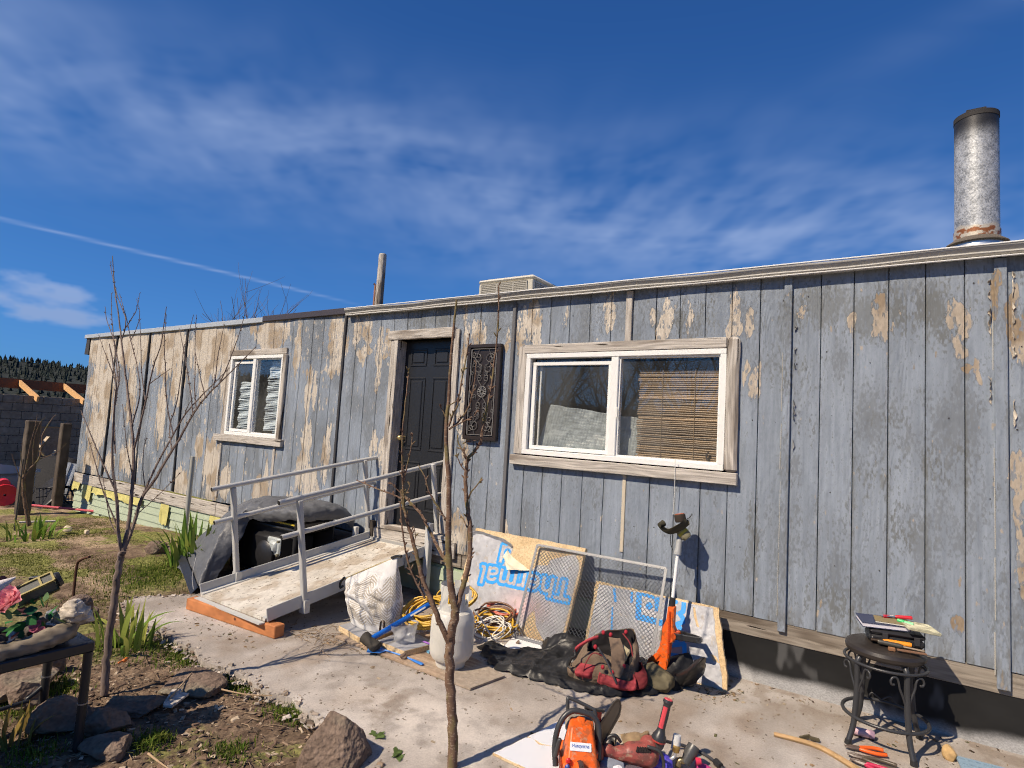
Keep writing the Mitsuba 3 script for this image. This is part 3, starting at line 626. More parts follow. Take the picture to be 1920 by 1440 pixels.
# ---- flue
FL = H + '__chimney'
cx, cy, cr = 0.512, 0.9, 0.138
put('chimney', lathe([(cr - 0.012, 3.35), (cr, 3.35), (cr, 4.315), (cr - 0.012, 4.315), (cr - 0.012, 3.35)], 48).apply_translation((cx, cy, 0)), 'galvanised', smooth=40, parent=H)
labels[FL] = {'label': 'galvanised flue pipe with a soot black top and rusty foot'}
put('rust_collar', lathe([(cr + 0.001, 3.34), (cr + 0.006, 3.34), (cr + 0.006, 3.425), (cr + 0.001, 3.425)], 48).apply_translation((cx, cy, 0)), 'galvanised', smooth=40, parent=FL)
put('flashing', lathe([(0.19, 3.06), (0.175, 3.30), (0.165, 3.325)], 40).apply_translation((cx, cy, 0)), 'metal', (0.60, 0.61, 0.62), 40, 0.3, 20, parent=FL)
put('storm_collar', lathe([(cr, 3.365), (cr + 0.055, 3.325), (cr + 0.06, 3.315), (cr, 3.32)], 40).apply_translation((cx, cy, 0)), 'matte', (0.10, 0.085, 0.07), 40, parent=FL)
put('cap_ring', lathe([(cr - 0.03, 4.302), (cr + 0.004, 4.302), (cr + 0.004, 4.34), (cr - 0.004, 4.345), (cr - 0.03, 4.34)], 40).apply_translation((cx, cy, 0)), 'matte', (0.035, 0.033, 0.033), 40, parent=FL)
put('cap_disc', cat([trimesh.creation.cylinder(cr - 0.02, 0.02, sections=30).apply_translation((cx, cy, 4.34)), box(cx - 0.03, cx + 0.03, cy - 0.05, cy, 4.345, 4.375, 0.004), box(cx - 0.07, cx + 0.05, cy - 0.12, cy - 0.1, 4.34, 4.357)]), 'matte', (0.03, 0.028, 0.028), parent=FL)

# ---- windows
WHITE = (0.70, 0.70, 0.68)
def framework(x0, x1, z0, z1, w, y0, y1, bev=0.004):
    return [box(x0, x1, y0, y1, z1 - w, z1, bev), box(x0, x1, y0, y1, z0, z0 + w, bev), box(x0, x0 + w, y0 + 0.001, y1, z0 + w, z1 - w, 0), box(x1 - w, x1, y0 + 0.001, y1, z0 + w, z1 - w, 0)]
def window(x0, x1, z0, z1, xm, label, fw=0.045):
    key = num(H + '__window')
    put(key, cat(framework(x0, x1, z0, z1, fw, -0.035, 0.06) + [box(xm - 0.034, xm + 0.034, -0.030, 0.055, z0 + fw, z1 - fw, 0.004)]), 'satin', WHITE, var=0.05, freq=8)
    labels[key] = {'label': label}
    s0, s1, t0, t1 = x0 + fw + 0.012, xm - 0.034, z0 + fw + 0.006, z1 - fw - 0.03
    put('sash', cat(framework(s0, s1, t0, t1, 0.036, 0.002, 0.035, 0.003)), 'satin', (0.70, 0.70, 0.68), parent=key)
    put('sash', cat(framework(xm + 0.034, x1 - fw, z0 + fw, z1 - fw, 0.014, -0.012, 0.04, 0.002)), 'satin', WHITE, parent=key)
    for a, b, y in ((s0 + 0.03, s1 - 0.03, 0.02), (xm + 0.04, x1 - fw - 0.006, 0.008)):
        put('pane', trimesh.Trimesh([(a, y, z0 + fw + .01), (b, y, z0 + fw + .01), (b, y, z1 - fw - .01), (a, y, z1 - fw - .01)], [(0, 1, 2), (0, 2, 3)]), 'pane', parent=key)
    # the dark room behind it: five sides
    bx = box(x0 - 0.4, x1 + 0.4, 0.10, 2.2, z0 - 0.8, z1 + 0.2); f = bx.face_normals[:, 1] > -0.5
    put('room', trimesh.Trimesh(bx.vertices, bx.faces[f]), 'matte', (0.085, 0.08, 0.075), parent=key)
    return key
BW = window(-2.912, -1.087, 1.487, 2.43, -2.012, 'wide white sliding window with a bamboo blind behind its right pane')
SW = window(-7.905, -6.675, 1.405, 2.515, -7.33, 'narrow white sliding window with crumpled blinds near the far end')
# boards round the wide window
put('trim_board', plank_h(-2.935, -1.09, -0.040, -0.012, 2.432, 2.515, 0.003, 3), 'wood_h', parent=BW)
put('trim_board', box(-3.0, -2.915, -0.034, -0.012, 1.485, 2.50, 0.003), 'wood_v', parent=BW)
pst = box(-1.082, -0.988, -0.062, -0.012, 1.480, 2.515, 0.022).subdivide_to_size(0.12); v = pst.vertices; v[:, 0] += 0.012 * (meshkit.fbm(np.stack([v[:, 2] * 5, v[:, 2] * 0, 0 * v[:, 2]], -1), 2, 4) - 0.5); pst.vertices = v
put('trim_post', pst, 'wood_v', smooth=50, parent=BW)
put('sill', plank_h(-3.017, -0.983, -0.068, -0.012, 1.388, 1.478, 0.003, 5), 'wood_h', parent=BW)
put('trim_board', plank_h(-7.95, -6.62, -0.038, -0.012, 2.518, 2.60, 0.003, 6), 'wood_h', parent=SW)
put('trim_board', box(-8.0, -7.91, -0.030, -0.012, 1.40, 2.59, 0.003), 'wood_v', parent=SW)
put('trim_board', box(-6.67, -6.60, -0.055, -0.012, 1.40, 2.515, 0.008), 'wood_v', parent=SW)
put('sill', plank_h(-8.12, -6.54, -0.066, -0.012, 1.31, 1.402, 0.004, 7), 'wood_h', parent=SW)
# bamboo blind
zz = 2.27; i = 0; r3 = np.random.default_rng(3)
while zz > 1.53:
    h = r3.uniform(0.012, 0.019); t = r3.random(); c = np.array([0.20, 0.135, 0.07]) * (0.45 + 1.1 * t) * (1.0 if r3.random() > 0.16 else 0.45)
    put('blind_slat', tube([(-1.83 + r3.uniform(-.012, .012), 0.085 + 0.004 * math.sin(i * 1.7), zz), (-1.45, 0.085, zz - r3.uniform(-.002, .002)), (-1.11, 0.085, zz)], h * 0.5, 6), 'satin', c, True, 0.5, 22, parent=BW)
    zz -= h + 0.0015; i += 1
put('blind_cord', cat([tube([(x, 0.074, 2.28), (x, 0.074, 1.53)], 0.0025, 5) for x in (-1.62, -1.35)]), 'matte', (0.25, 0.18, 0.10), parent=BW)
put('cord_hook', tube(spline([(-1.22, 0.05, 1.62), (-1.235, 0.05, 1.60), (-1.235, 0.05, 1.57), (-1.22, 0.05, 1.555)]), 0.008, 8), 'matte', (0.05, 0.04, 0.035), True, parent=BW)
# quilted foil leaning in the left pane
def foilq(u, v):
    a, b, c, d = np.array([-2.825, 0.075, 1.54]), np.array([-1.80, 0.075, 1.53]), np.array([-1.775, 0.12, 1.86]), np.array([-2.72, 0.12, 1.965])
    P = a * ((1 - u) * (1 - v))[..., None] + b * (u * (1 - v))[..., None] + c * (u * v)[..., None] + d * ((1 - u) * v)[..., None]
    P[..., 1] += 0.005 * np.abs(np.sin(u * 110)) * (0.6 + 0.4 * np.abs(np.sin(v * 45))) + 0.04 * meshkit.fbm(np.stack([u * 5, v * 2, 0 * u], -1), 3, 8)
    P[..., 2] += 0.014 * (meshkit.fbm(np.stack([u * 14, v * 3, 0 * u], -1), 3, 5) - 0.5); return P
m, _ = grid(190, 74, foilq); put('foil_sheet', m, 'satin', (0.24, 0.27, 0.27), True, 0.5, 40, parent=BW)
put('latch', box(-1.975, -1.962, -0.045, -0.028, 1.86, 1.95, 0.003), 'satin', (0.65, 0.65, 0.62), parent=BW)
put('dowel', box(-2.80, -2.785, 0.05, 0.065, 1.55, 2.36), 'satin', (0.6, 0.6, 0.56), parent=BW)
# crumpled venetian blinds
for side, xa, xb, zt in ((0, -7.80, -7.37, 2.15), (1, -7.16, -6.735, 2.44)):
    z = zt; i = 0
    while z > 1.50:
        ph = r3.uniform(-0.012, 0.012); tilt = 0.75 + r3.uniform(-0.25, 0.25) + 0.25 * math.sin(i * 0.35); L = xb - xa
        xs = xa + 0.03 * meshkit.noise(np.array([[z * 5, 1.0, side]]))[0] + (0.16 * max(0, (z - 2.15) / 0.3) * side) * 0.3
        def sl(u, v):
            x = xs + (xb - xs) * u
            return np.stack([x, 0.085 + 0.013 * (v - 0.5) * 2 * math.cos(tilt) + 0.01 * np.sin(u * 5 + i), z + ph * 0.35 + 0.016 * (v - 0.5) * 2 * math.sin(tilt) + 0.0035 * np.sin(u * 7 + i * 1.3)], -1)
        m, _ = grid(10, 2, sl); c = np.array([0.50, 0.58, 0.62]) * r3.uniform(0.7, 1.15)
        put('blind_slat', m, 'satin', c, True, parent=SW); z -= 0.0215; i += 1
put('curtain', box(-6.98, -6.735, 0.105, 0.11, 1.47, 2.46), 'matte', (0.32, 0.42, 0.44), parent=SW)
put('curtain', box(-7.80, -7.37, 0.105, 0.11, 1.47, 2.12), 'matte', (0.20, 0.28, 0.32), parent=SW)

# ---- door
D = num(H + '__door')
put(D, box(-4.60, -3.86, 0.085, 0.125, 0.60, 2.625), 'satin', (0.014, 0.015, 0.018))
labels[D] = {'label': 'black six panel entry door with a brass knob'}
for xa, xb in ((-4.515, -4.275), (-4.175, -3.935)):
    for za, zb2 in ((2.34, 2.535), (1.42, 2.22), (0.78, 1.30)):
        put('panel', cat(framework(xa, xb, za, zb2, 0.022, 0.076, 0.088, 0.006) + [box(xa + 0.04, xb - 0.04, 0.074, 0.088, za + 0.04, zb2 - 0.04, 0.010)]), 'satin', (0.016, 0.017, 0.020), parent=D)
put('knob', cat([trimesh.creation.icosphere(2, 0.03).apply_translation((-4.545, 0.03, 1.545)), tube([(-4.545, 0.085, 1.545), (-4.545, 0.04, 1.545)], [0.026, 0.014], 12)]), 'metal', (0.62, 0.47, 0.20), True, parent=D)
DF = num(H + '__door_frame')
put(DF, plank_h(-4.755, -3.80, -0.06, -0.012, 2.625, 2.728, 0.003, 2), 'wood_h')
put('jamb_board', box(-4.715, -4.672, -0.045, -0.012, 0.50, 2.624, 0.003), 'wood_v', parent=DF)
put('reveal_board', box(-4.67, -4.605, -0.050, 0.13, 0.56, 2.622, 0.003), 'wood_v', parent=DF)
put('reveal_board', box(-3.862, -3.838, -0.02, 0.13, 0.60, 2.62, 0.003), 'wood_v', parent=DF)
put('jamb_board', box(-3.836, -3.745, -0.040, -0.012, 0.62, 2.71, 0.003), 'wood_v', parent=DF)
put('back_stop', box(-4.67, -3.83, 0.126, 0.14, 0.4, 2.66), 'matte', (0.02, 0.02, 0.02), parent=DF)
put('threshold', box(-4.67, -3.70, -0.055, 0.13, 0.560, 0.598, 0.004), 'wood_h', parent=DF)
put('step_board', box(-4.76, -3.62, -0.050, -0.02, 0.40, 0.556, 0.003), 'wood_h', parent=DF)
put('corner_post', box(-4.83, -4.765, -0.06, -0.012, 0.40, 0.62, 0.003), 'matte', (0.05, 0.042, 0.035), parent=DF)

# ---------------------------------------------------------------- things on and behind the roof
C = thing('evaporative_cooler', 'cream plastic evaporative cooler sitting on the roof beyond the gutter', 'cooler')
cz0, cz1 = 3.12, 3.70
put('body', box(-4.72, -3.86, 1.5, 2.3, cz0, cz1 - 0.06, 0.01), 'satin', (0.47, 0.44, 0.36), var=0.12, freq=6, parent=C)
put('lid', box(-4.735, -3.845, 1.485, 2.315, cz1 - 0.06, cz1, 0.028), 'satin', (0.52, 0.49, 0.41), 40, parent=C)
for a, b in ((-4.66, -4.42), (-4.40, -4.16), (-4.14, -3.95)):
    put('louvre', cat([box(a, b, 1.487, 1.5, z, z + 0.014) for z in np.arange(3.46, 3.62, 0.024)] + framework(a - .012, b + .012, 3.445, 3.632, 0.012, 1.482, 1.5)), 'satin', (0.33, 0.31, 0.26), parent=C)
put('louvre', cat([box(-3.858, -3.846, 1.56, 2.24, z, z + 0.014) for z in np.arange(3.46, 3.62, 0.024)]), 'satin', (0.33, 0.31, 0.26), parent=C)

P = thing('utility_pole', 'short weathered wooden pole standing behind the home', 'pole')
px_, py_ = (-11.552,6,4.824)[0], 6.0
put('post', tube([(px_, py_, -0.4), (px_ + .01, py_, 3), (px_ + .03, py_, 6.18), (px_ + .03, py_, 6.22)], [0.13, 0.12, 0.105, 0.09], 12), 'wood_v', smooth=40, parent=P)
put('conduit', tube([(px_ - 0.12, py_ - 0.06, -0.4), (px_ - 0.10, py_ - 0.06, 5.36), (px_ - 0.125, py_ - 0.1, 5.40)], 0.03, 8), 'satin', (0.30, 0.15, 0.09), 40, parent=P)

def bare_tree(name, label, cat_, base, limbs, mat, group=None):
    """limbs: (points, r0, r1) - first is the trunk."""
    t = thing(name, label, cat_, group)
    for i, (pts, r0, r1) in enumerate(limbs):
        Q = spline(pts, 5); n = len(Q)
        Q[1:-1] += rng.normal(0, r1 * 0.10 + 0.0004, (n - 2, 3))
        put('trunk' if i == 0 else 'branch', tube(Q, np.linspace(r0, r1, n), 7 if r0 > 0.012 else 5), mat, smooth=60, parent=t)
    return t

def grow(p, d, L, r, depth, out, rr, up=0.25):
    pts = [p]; q = np.array(p, float); d = nrm(d)
    for s in range(4):
        d = nrm(d + rr.normal(0, 0.13, 3) + np.array([0, 0, up * 0.25])); q = q + d * L / 4; pts.append(q.copy())
    out.append((pts, r, r * 0.45))
    if depth > 0:
        for k in range(rr.integers(2, 5)):
            i = rr.integers(1, 4); a = nrm(d + rr.normal(0, 0.55, 3) + np.array([0, 0, up]))
            grow(pts[i], a, L * rr.uniform(0.5, 0.8), r * 0.5, depth - 1, out, rr, up)

rr = np.random.default_rng(8); lim = []
b0 = np.array([(-19.556,7,5.07)[0], 7.0, -0.3]); lim.append(([b0, b0 + (0.1, 0, 1.5), b0 + (0.05, 0, 3.2)], 0.11, 0.07))
for x, z in [(-2.4, 5.0), (-1.7, 5.6), (-1.0, 5.3), (-0.2, 5.1), (0.6, 5.6), (1.4, 5.9), (2.0, 5.8), (2.6, 5.4), (-2.9, 4.6), (1.0, 5.2)]:
    grow(b0 + (0.05, 0, 2.6 + 0.5 * rr.random()), np.array([x, rr.uniform(-.5, .5), z - 2.4]), math.hypot(x, z - 2.9) * 0.85, 0.03, 2, lim, rr, 0.3)
bare_tree('bare_tree', 'bare reddish tree behind the home, only its twig tips above the roof', 'tree', b0, lim, 'grey_bark')
for k, (x, y, hgt) in enumerate([(-5.6, -14.5, 5.5), (-8.6, -15.5, 6.0), (-12.0, -16, 6.5)]):   # stand behind the photographer and mirror in the panes
    lim = [([(x, y, -0.2), (x + .1, y, 1.2), (x, y + .1, 2.2)], 0.14, 0.09)]
    for a in range(9): grow((x, y + .1, 1.6 + 0.07 * a), (math.cos(a * 2.4), math.sin(a * 2.4), 1.0), hgt * 0.6, 0.05, 2, lim, rr, 0.25)
    m = cat([tube(spline(p_, 3), np.linspace(r0, r1, len(spline(p_, 3))), 5) for p_, r0, r1 in lim])
    t = thing('orchard_tree', ('smallest', 'middle sized', 'tallest')[k] + ' bare orchard tree across the yard, behind the photographer', 'tree', 'orchard trees across the yard'); put('crown', m, 'grey_bark', parent=t)

# ---------------------------------------------------------------- far left: block building, posts, junk
B = thing('block_building', 'dark unfinished concrete block building with bare orange rafters', 'building')
BX, by0, by1, bz0, bz1 = -18.0, -3.4, 7.0, -0.35, 1.72
WB = put('wall', box(BX - 0.2, BX - 0.02, by0, by1, bz0, bz1), 'matte', (0.05, 0.045, 0.04), parent=B)
wo = (0.98, 1.48, 0.12, 1.10)
row = 0; z = bz0
scene.pop(WB)
put('wall', cat([box(BX - 0.2, BX - 0.012, by0, wo[0], bz0, bz1), box(BX - 0.2, BX - 0.012, wo[1], by1, bz0, bz1), box(BX - 0.2, BX - 0.012, wo[0], wo[1], bz0, wo[2]), box(BX - 0.2, BX - 0.012, wo[0], wo[1], wo[3], bz1)]), 'matte', (0.055, 0.05, 0.045), parent=B)
while z < bz1 - 0.05:
    y = by0 + (0.2 if row % 2 else 0)
    while y < by1 - 0.1:
        a, b = y + 0.005, min(y + 0.395, by1)
        for lo, hi in ((a, min(b, wo[0])), (max(a, wo[1]), b)) if (z + 0.1 > wo[2] and z + 0.1 < wo[3] and b > wo[0] and a < wo[1]) else ((a, b),):
            if hi - lo > 0.05: put('block', box(BX - 0.05, BX + rng.uniform(-.004, .006), lo, hi, z + 0.005, z + 0.195, 0.006), 'block', parent=WB)
        y += 0.40
    z += 0.2; row += 1
put('side_wall', cat([box(BX - 6, BX - 0.2, by0, by0 + 0.2, bz0, bz1), box(BX - 6, BX - 0.2, by1 - 0.2, by1, bz0, bz1), box(BX - 6, BX - 5.8, by0 + .2, by1 - .2, bz0, bz1)]), 'block', parent=B)
put('plate', box(BX - 0.17, BX - 0.01, by0, by1, bz1, bz1 + 0.05), 'matte', (0.13, 0.085, 0.05), parent=B)
put('ridge_beam', box(BX - 1.25, BX - 1.2, by0, by1, bz1 + 0.30, bz1 + 0.55), 'matte', (0.24, 0.095, 0.045), var=.2, freq=3, parent=B)
for y in np.arange(by0 + 0.30, by1, 0.98):
    put('rafter', bar((BX - 1.2, y, bz1 + 0.46), (BX + 0.22, y, bz1 + 0.05), 0.045, 0.14), 'matte', (0.62, 0.36, 0.16), var=.2, freq=4, parent=B)
put('window_frame', cat(framework(wo[0] + 0.001, wo[1] - 0.001, wo[2] + .001, wo[3] - .001, 0.035, -0.06, 0.02)).apply_transform(rotz(90)).apply_translation((BX, 0, 0)), 'matte', (0.34, 0.22, 0.12), parent=B)
put('lumber_scrap', cat([bar((BX - 0.5, 1.02, 0.25), (BX - 0.6, 1.4, 0.80), 0.12, 0.04), bar((BX - 0.4, 1.42, 0.16), (BX - 0.4, 1.1, 0.55), 0.2, 0.03), bar((BX - 0.1, 1.28, 0.16), (BX - 0.1, 1.42, 0.48), 0.1, 0.03)]), 'matte', (0.50, 0.42, 0.32), parent=B)

def big_post(label, x, y, z0, h, w, a):
    t = thing('wooden_post', label, 'post')
    m = box(-w / 2, w / 2, -w * 0.42, w * 0.42, 0, h, 0.012).subdivide_to_size(0.2); v = m.vertices
    v[:, :2] += 0.016 * (meshkit.fbm(v * 6 + x, 3, 2)[:, None] - 0.5); m.vertices = v
    put('timber', tr(m, rotz(a)).apply_translation((x, y, z0)), 'matte', (0.085, 0.068, 0.054), False, 0.8, 9, parent=t); return t
big_post('thick dark weathered post left of the gap in the fence line', -12.55, -0.80, -0.35, 1.72, 0.22, -5)
big_post('square timber post close to the end of the home', -12.98, -0.17, -0.35, 1.68, 0.17, -4)

G0 = -0.2
t = thing('round_table', 'black round metal table tipped on its rim between the posts', 'table')
m = lathe([(0, 0.012), (0.46, 0.012), (0.48, 0.0), (0.48, -0.02), (0.46, -0.012), (0, -0.012)], 40)
put('top', tr(m, frame((-13.5,-0.215,-0.055), (0, 0.62, 0.78), np.cross((0.02, -0.78, 0.62), (0, 0.62, 0.78)))), 'satin', (0.02, 0.02, 0.022), 30, parent=t)
put('leg', cat([tube(spline([(-13.5, -0.1 + dy, 0.05), (-13.3, 0.12 + dy, 0.10), (-13.2, 0.2 + dy, -0.12), (-13.25, 0.3 + dy, -0.2)]), 0.016, 7) for dy in (-0.18, -0.02, 0.12)]), 'satin', (0.02, 0.02, 0.022), 40, parent=t)
t = thing('roofing_sheet', 'pale ribbed metal sheet leaning behind the square post', 'sheet')
ra, rb = np.array((-13.9,0.135,-0.226)), np.array((-13.9,0.302,0.511))
put('sheet', bar(ra, rb, 0.30, 0.012, up=(0.75, -0.45, 0.4)), 'satin', (0.50, 0.54, 0.60), parent=t)
for o_ in (-0.11, 0.0, 0.11): put('rib', bar(ra + nrm(np.cross((0.75, -0.45, 0.4), rb - ra)) * o_ + np.array((0.75, -0.45, 0.4)) * 0.014, rb + nrm(np.cross((0.75, -0.45, 0.4), rb - ra)) * o_ + np.array((0.75, -0.45, 0.4)) * 0.014, 0.03, 0.02, up=(0.75, -0.45, 0.4)), 'satin', (0.50, 0.54, 0.60), parent=t)
t = thing('dark_tarp', 'dark sheet heaped against the block wall below its window', 'tarp')
put('heap', rock((1.3, 1.5, 1.5), 33, 3, 0.25).apply_translation((-16,0.743,-0.233)), 'matte', (0.02, 0.02, 0.022), 40, parent=t)
t = thing('wire_rack', 'black wire rack lying under the tipped round table', 'rack')
rk = []
for s in np.linspace(0, 1, 11):
    rk.append(tube([(-13.1 - 0.25 * s, -0.45 + 0.65 * s, -0.22), (-13.35 - 0.25 * s, -0.40 + 0.65 * s, 0.10)], 0.007, 5))
for h in (0.1, 0.5, 0.95): rk.append(tube([(-13.1 - 0.25 * h, -0.45 + 0.05 * h, -0.22 + 0.32 * h), (-13.35 - 0.25 * h, 0.20 + 0.05 * h, -0.22 + 0.32 * h)], 0.009, 5))
put('wires', cat(rk), 'satin', (0.03, 0.03, 0.032), 40, parent=t)
t = thing('utility_trailer', 'grey and blue plastic truck box behind the left post', 'truck box')
put('body', tr(box(-0.45, 0.45, -0.6, 0.6, 0, 0.50, 0.06), rotz(15)).apply_translation((-14.6, -0.78, -0.2)), 'satin', (0.30, 0.33, 0.37), parent=t)
put('lid', tr(trimesh.convex.convex_hull([(x, y, z) for x in (-.48, .48) for y, z in ((-.62, .5), (.62, .5), (.62, .56), (-.62, .78))]), rotz(15)).apply_translation((-14.6, -0.78, -0.2)), 'satin', (0.32, 0.42, 0.58), parent=t)
put('bracket', cat([box(-13.98, -13.93, -0.95, -0.90, -0.2, 0.12), box(-13.98, -13.93, -0.75, -0.7, -0.2, 0.12), box(-13.98, -13.93, -1.0, -0.65, 0.10, 0.14)]), 'satin', (0.52, 0.42, 0.08), parent=t)
t = thing('hose_reel', 'bright red plastic hose reel at the left edge of the photo', 'hose reel')
o = np.array((-13.618,-0.771,-0.2))
rx = frame(o + (0, 0, 0.17), (0.2, 0.98, 0), (0, 0, 1))
put('drum', tr(lathe([(0.02, -0.08), (0.19, -0.10), (0.2, -0.07), (0.10, -0.06), (0.10, 0.06), (0.2, 0.07), (0.19, 0.10), (0.02, 0.08)], 28), rx), 'satin', (0.55, 0.02, 0.04), 40, parent=t)
put('hose', tr(cat([tube(np.stack([0.13 * np.cos(g), 0.13 * np.sin(g), 0 * g + zz_], 1), 0.02, 8, closed=True) for zz_ in (-.04, 0, .04) for g in [np.arange(24) * np.pi / 12]]), rx), 'satin', (0.45, 0.02, 0.03), True, parent=t)
put('housing', tr(lathe([(0, -0.11), (0.09, -0.11), (0.1, -0.09), (0.1, 0.09), (0.09, 0.11), (0, 0.11)], 20), frame(o + (-0.05, -0.02, 0.36), (0.2, 0.98, 0), (0, 0, 1))), 'satin', (0.55, 0.03, 0.06), 40, parent=t)
t = thing('red_pole', 'long pink red pole lying on the soil before the posts', 'pole')
a, b = np.array((-13.167,-0.577,-0.17)), np.array((-11.677,0.075,-0.17))
put('shaft', tube([a, (a + b) / 2, b], 0.02, 8), 'satin', (0.50, 0.08, 0.10), 40, parent=t)
put('hook', tube(spline([b, b + (0.10, -0.02, 0.0), b + (0.16, -0.05, -0.02), b + (0.12, -0.09, -0.03)]), 0.014, 7), 'satin', (0.05, 0.05, 0.05), 40, parent=t)
t = thing('metal_stake', 'thin black metal stake beside the small sapling', 'stake')
p_ = np.array((-10.663,-1.436,-0.13)); put('rod', tube([p_ - (0, 0, .1), p_ + (0, 0, 0.98)], 0.011, 6), 'satin', (0.03, 0.03, 0.035), 40, parent=t)
t = thing('slim_board', 'slim pale board lying on the soil near the sapling', 'board')
a, b = np.array((-11.054,-1.276,-0.13)), np.array((-10.887,-0.875,-0.13)); put('board', bar(a, b, 0.06, 0.02), 'matte', (0.42, 0.38, 0.34), parent=t)
for i, (x, y, s) in enumerate([(92, 973, 0.10), (118, 976, 0.07)]):
    q = np.array([(-9.93, -1.05, -0.10), (-9.55, -0.95, -0.10)][i]); t = thing('pale_stone', ['cream stone beside the slim board', 'small white stone right of the slim board'][i], 'stone')
    put('stone', rock((s * 1.6, s, s), 50 + i, 2).apply_translation(q), 'matte', (0.55, 0.46, 0.34), True, parent=t)
t = thing('galvanised_pipe', 'upright galvanised pipe standing before the green skirting', 'pipe')
a = np.array((-7.774,-0.5,0.095)); b = np.array((-7.771,-0.5,1.101)); a[2] = -0.2
put('pipe', tube([a, b], 0.03, 12), 'satin', (0.36, 0.36, 0.33), 40, 0.2, 12, parent=t)

r7 = np.random.default_rng(77); tv, tf, tc, nv = [], [], [], 0     # evergreens along the far side of the yard, seen only as mirrored in the panes
for k in range(150):
    x, y = r7.uniform(-45, 45), r7.uniform(-52, -40); h = r7.uniform(2.5, 5.5); w = h * r7.uniform(0.3, 0.5); n = 12
    V, F = [], []
    for lv in range(6):
        s = len(V); z0, z1 = h * (0.06 + 0.14 * lv), h * (0.30 + 0.14 * lv); ang = np.arange(n) * 2 * np.pi / n + r7.random(); rr_ = w * (1 - 0.15 * lv) * r7.uniform(0.6, 1.25, n)
        V += [(rr_[i] * math.cos(ang[i]), rr_[i] * math.sin(ang[i]), z0 + r7.uniform(-.04, .04) * h) for i in range(n)] + [(0, 0, z1)]; F += [(s + i, s + (i + 1) % n, s + n) for i in range(n)]
    tv.append(np.array(V) + (x, y, -0.3)); tf.append(np.array(F) + nv); nv += len(V); tc.append(np.tile(np.array([0.03, 0.04, 0.028]) * r7.uniform(.6, 1.4), (len(V), 1)))
put('evergreen_belt', trimesh.Trimesh(np.vstack(tv), np.vstack(tf), process=False), 'matte', np.vstack(tc)); lab('evergreen_belt', 'belt of evergreens across the yard, behind the photographer', 'trees', kind='stuff')

# ---------------------------------------------------------------- the ramp
R = thing('wheelchair_ramp', 'aluminium ramp with tube handrails and gritty deck leading up to the black door', 'ramp')
ALU = (0.43, 0.43, 0.415)
def rp(s, t, h=0.0):
    """Point on the ramp: s across (0 left, 1 right), t along (0 low, 1 at the door), h above the deck."""
    lo = np.array([-5.03 + 0.97 * s, -1.77, 0.125]); hi = np.array([-4.80 + 0.88 * s, -0.06, 0.425])
    return lo + (hi - lo) * t + np.array([0, 0, h])
dk, _ = grid(2, 2, lambda u, v: np.stack([rp(0, 0)[0] + 0 * u, 0 * u, 0 * u], -1))
dk = trimesh.convex.convex_hull(np.array([rp(s, t, h) for s in (0.02, 0.98) for t in (0, 1) for h in (0, -0.02)]))
put('deck', dk, 'deck', parent=R)
for s in (0.0, 1.0): put('stringer', cat([bar(rp(s, 0, 0.03), rp(s, 1, 0.03), 0.012, 0.105, bev=0.003), bar(rp(s + (0.03 if s == 0 else -0.03), 0, 0.005), rp(s + (0.03 if s == 0 else -0.03), 1, 0.005), 0.05, 0.008)]), 'satin', ALU, var=0.25, freq=9, parent=R)
put('end_plate', bar(rp(0.01, -0.015, -0.025), rp(0.99, -0.015, -0.025), 0.05, 0.012), 'satin', ALU, parent=R)
put('end_plate', bar(rp(0.01, 1.0, 0.0), rp(0.99, 1.0, 0.0), 0.02, 0.05), 'satin', (0.3, 0.3, 0.29), parent=R)
railL = [(-5.02,-1.762,1.022), (-4.83,0.051,1.317)]; midL = [(-5.02,-1.708,0.728), (-4.83,0.08,1.047)]
railR = [(-4.055,-1.755,1.019), (-3.95,0.113,1.327)]; midR = [(-4.055,-1.703,0.743), (-3.95,0.139,1.002)]
for a, b in (railL, midL, railR, midR):
    m = tube([a, b], 0.021, 14)
    k = put('handrail', m, 'satin', ALU, 40, 0.12, 10, parent=R)
    put('tube_plug', tube([np.array(a), np.array(a) - nrm(np.array(b) - np.array(a)) * 0.004], 0.0175, 12), 'matte', (0.02, 0.02, 0.02), parent=k)
for lo_, hi_ in (((-5,-1.457,0.207), (-5,-1.577,1.033)), ((-4.84,-0.042,0.473), (-4.84,-0.18,1.277)), ((-4.03,-1.446,0.156), (-4.03,-1.583,1.031)), ((-3.93,0.064,0.529), (-3.93,-0.094,1.309))):
    a, b = np.array(lo_), np.array(hi_)
    k = put('rail_post', bar(a, b, 0.045, 0.042, up=(0, 1, 0), bev=0.005), 'satin', ALU, var=0.15, freq=9, parent=R)
    put('bracket', bar(a - (0, 0, 0.045), a + (0, 0, 0.06), 0.07, 0.052, up=(0, 1, 0)), 'satin', (0.45, 0.45, 0.43), parent=k)
a = np.array((-3.9,-0.115,0.052)); put('leg', box(a[0] - .03, a[0] + .03, a[1] - .03, a[1] + .03, 0.0, 0.72, 0.004), 'satin', (0.50, 0.50, 0.48), var=.2, freq=9, parent=R)
a = np.array((-4.86,-0.211,0.443)); put('leg', box(a[0] - .025, a[0] + .025, a[1] - .025, a[1] + .025, 0.0, 0.56, 0.004), 'satin', (0.50, 0.50, 0.48), parent=R)
put('joint_plate', bar(rp(1.01, 0.80, 0.0), rp(1.01, 0.815, 0.0), 0.012, 0.11), 'satin', (0.25, 0.25, 0.24), parent=R)
L_ = thing('lumber_block', 'new orange stained timber under the low end of the ramp', 'timber')
m = tr(box(-0.565, 0.565, -0.047, 0.047, 0, 0.094, 0.006).subdivide_to_size(0.06), frame((-4.515, -1.765, 0.001), (1.125, 0.09, 0), (-0.09, 1.125, 0)))
put('beam', m, 'matte', (0.42, 0.165, 0.065), False, 0.55, 14, parent=L_)
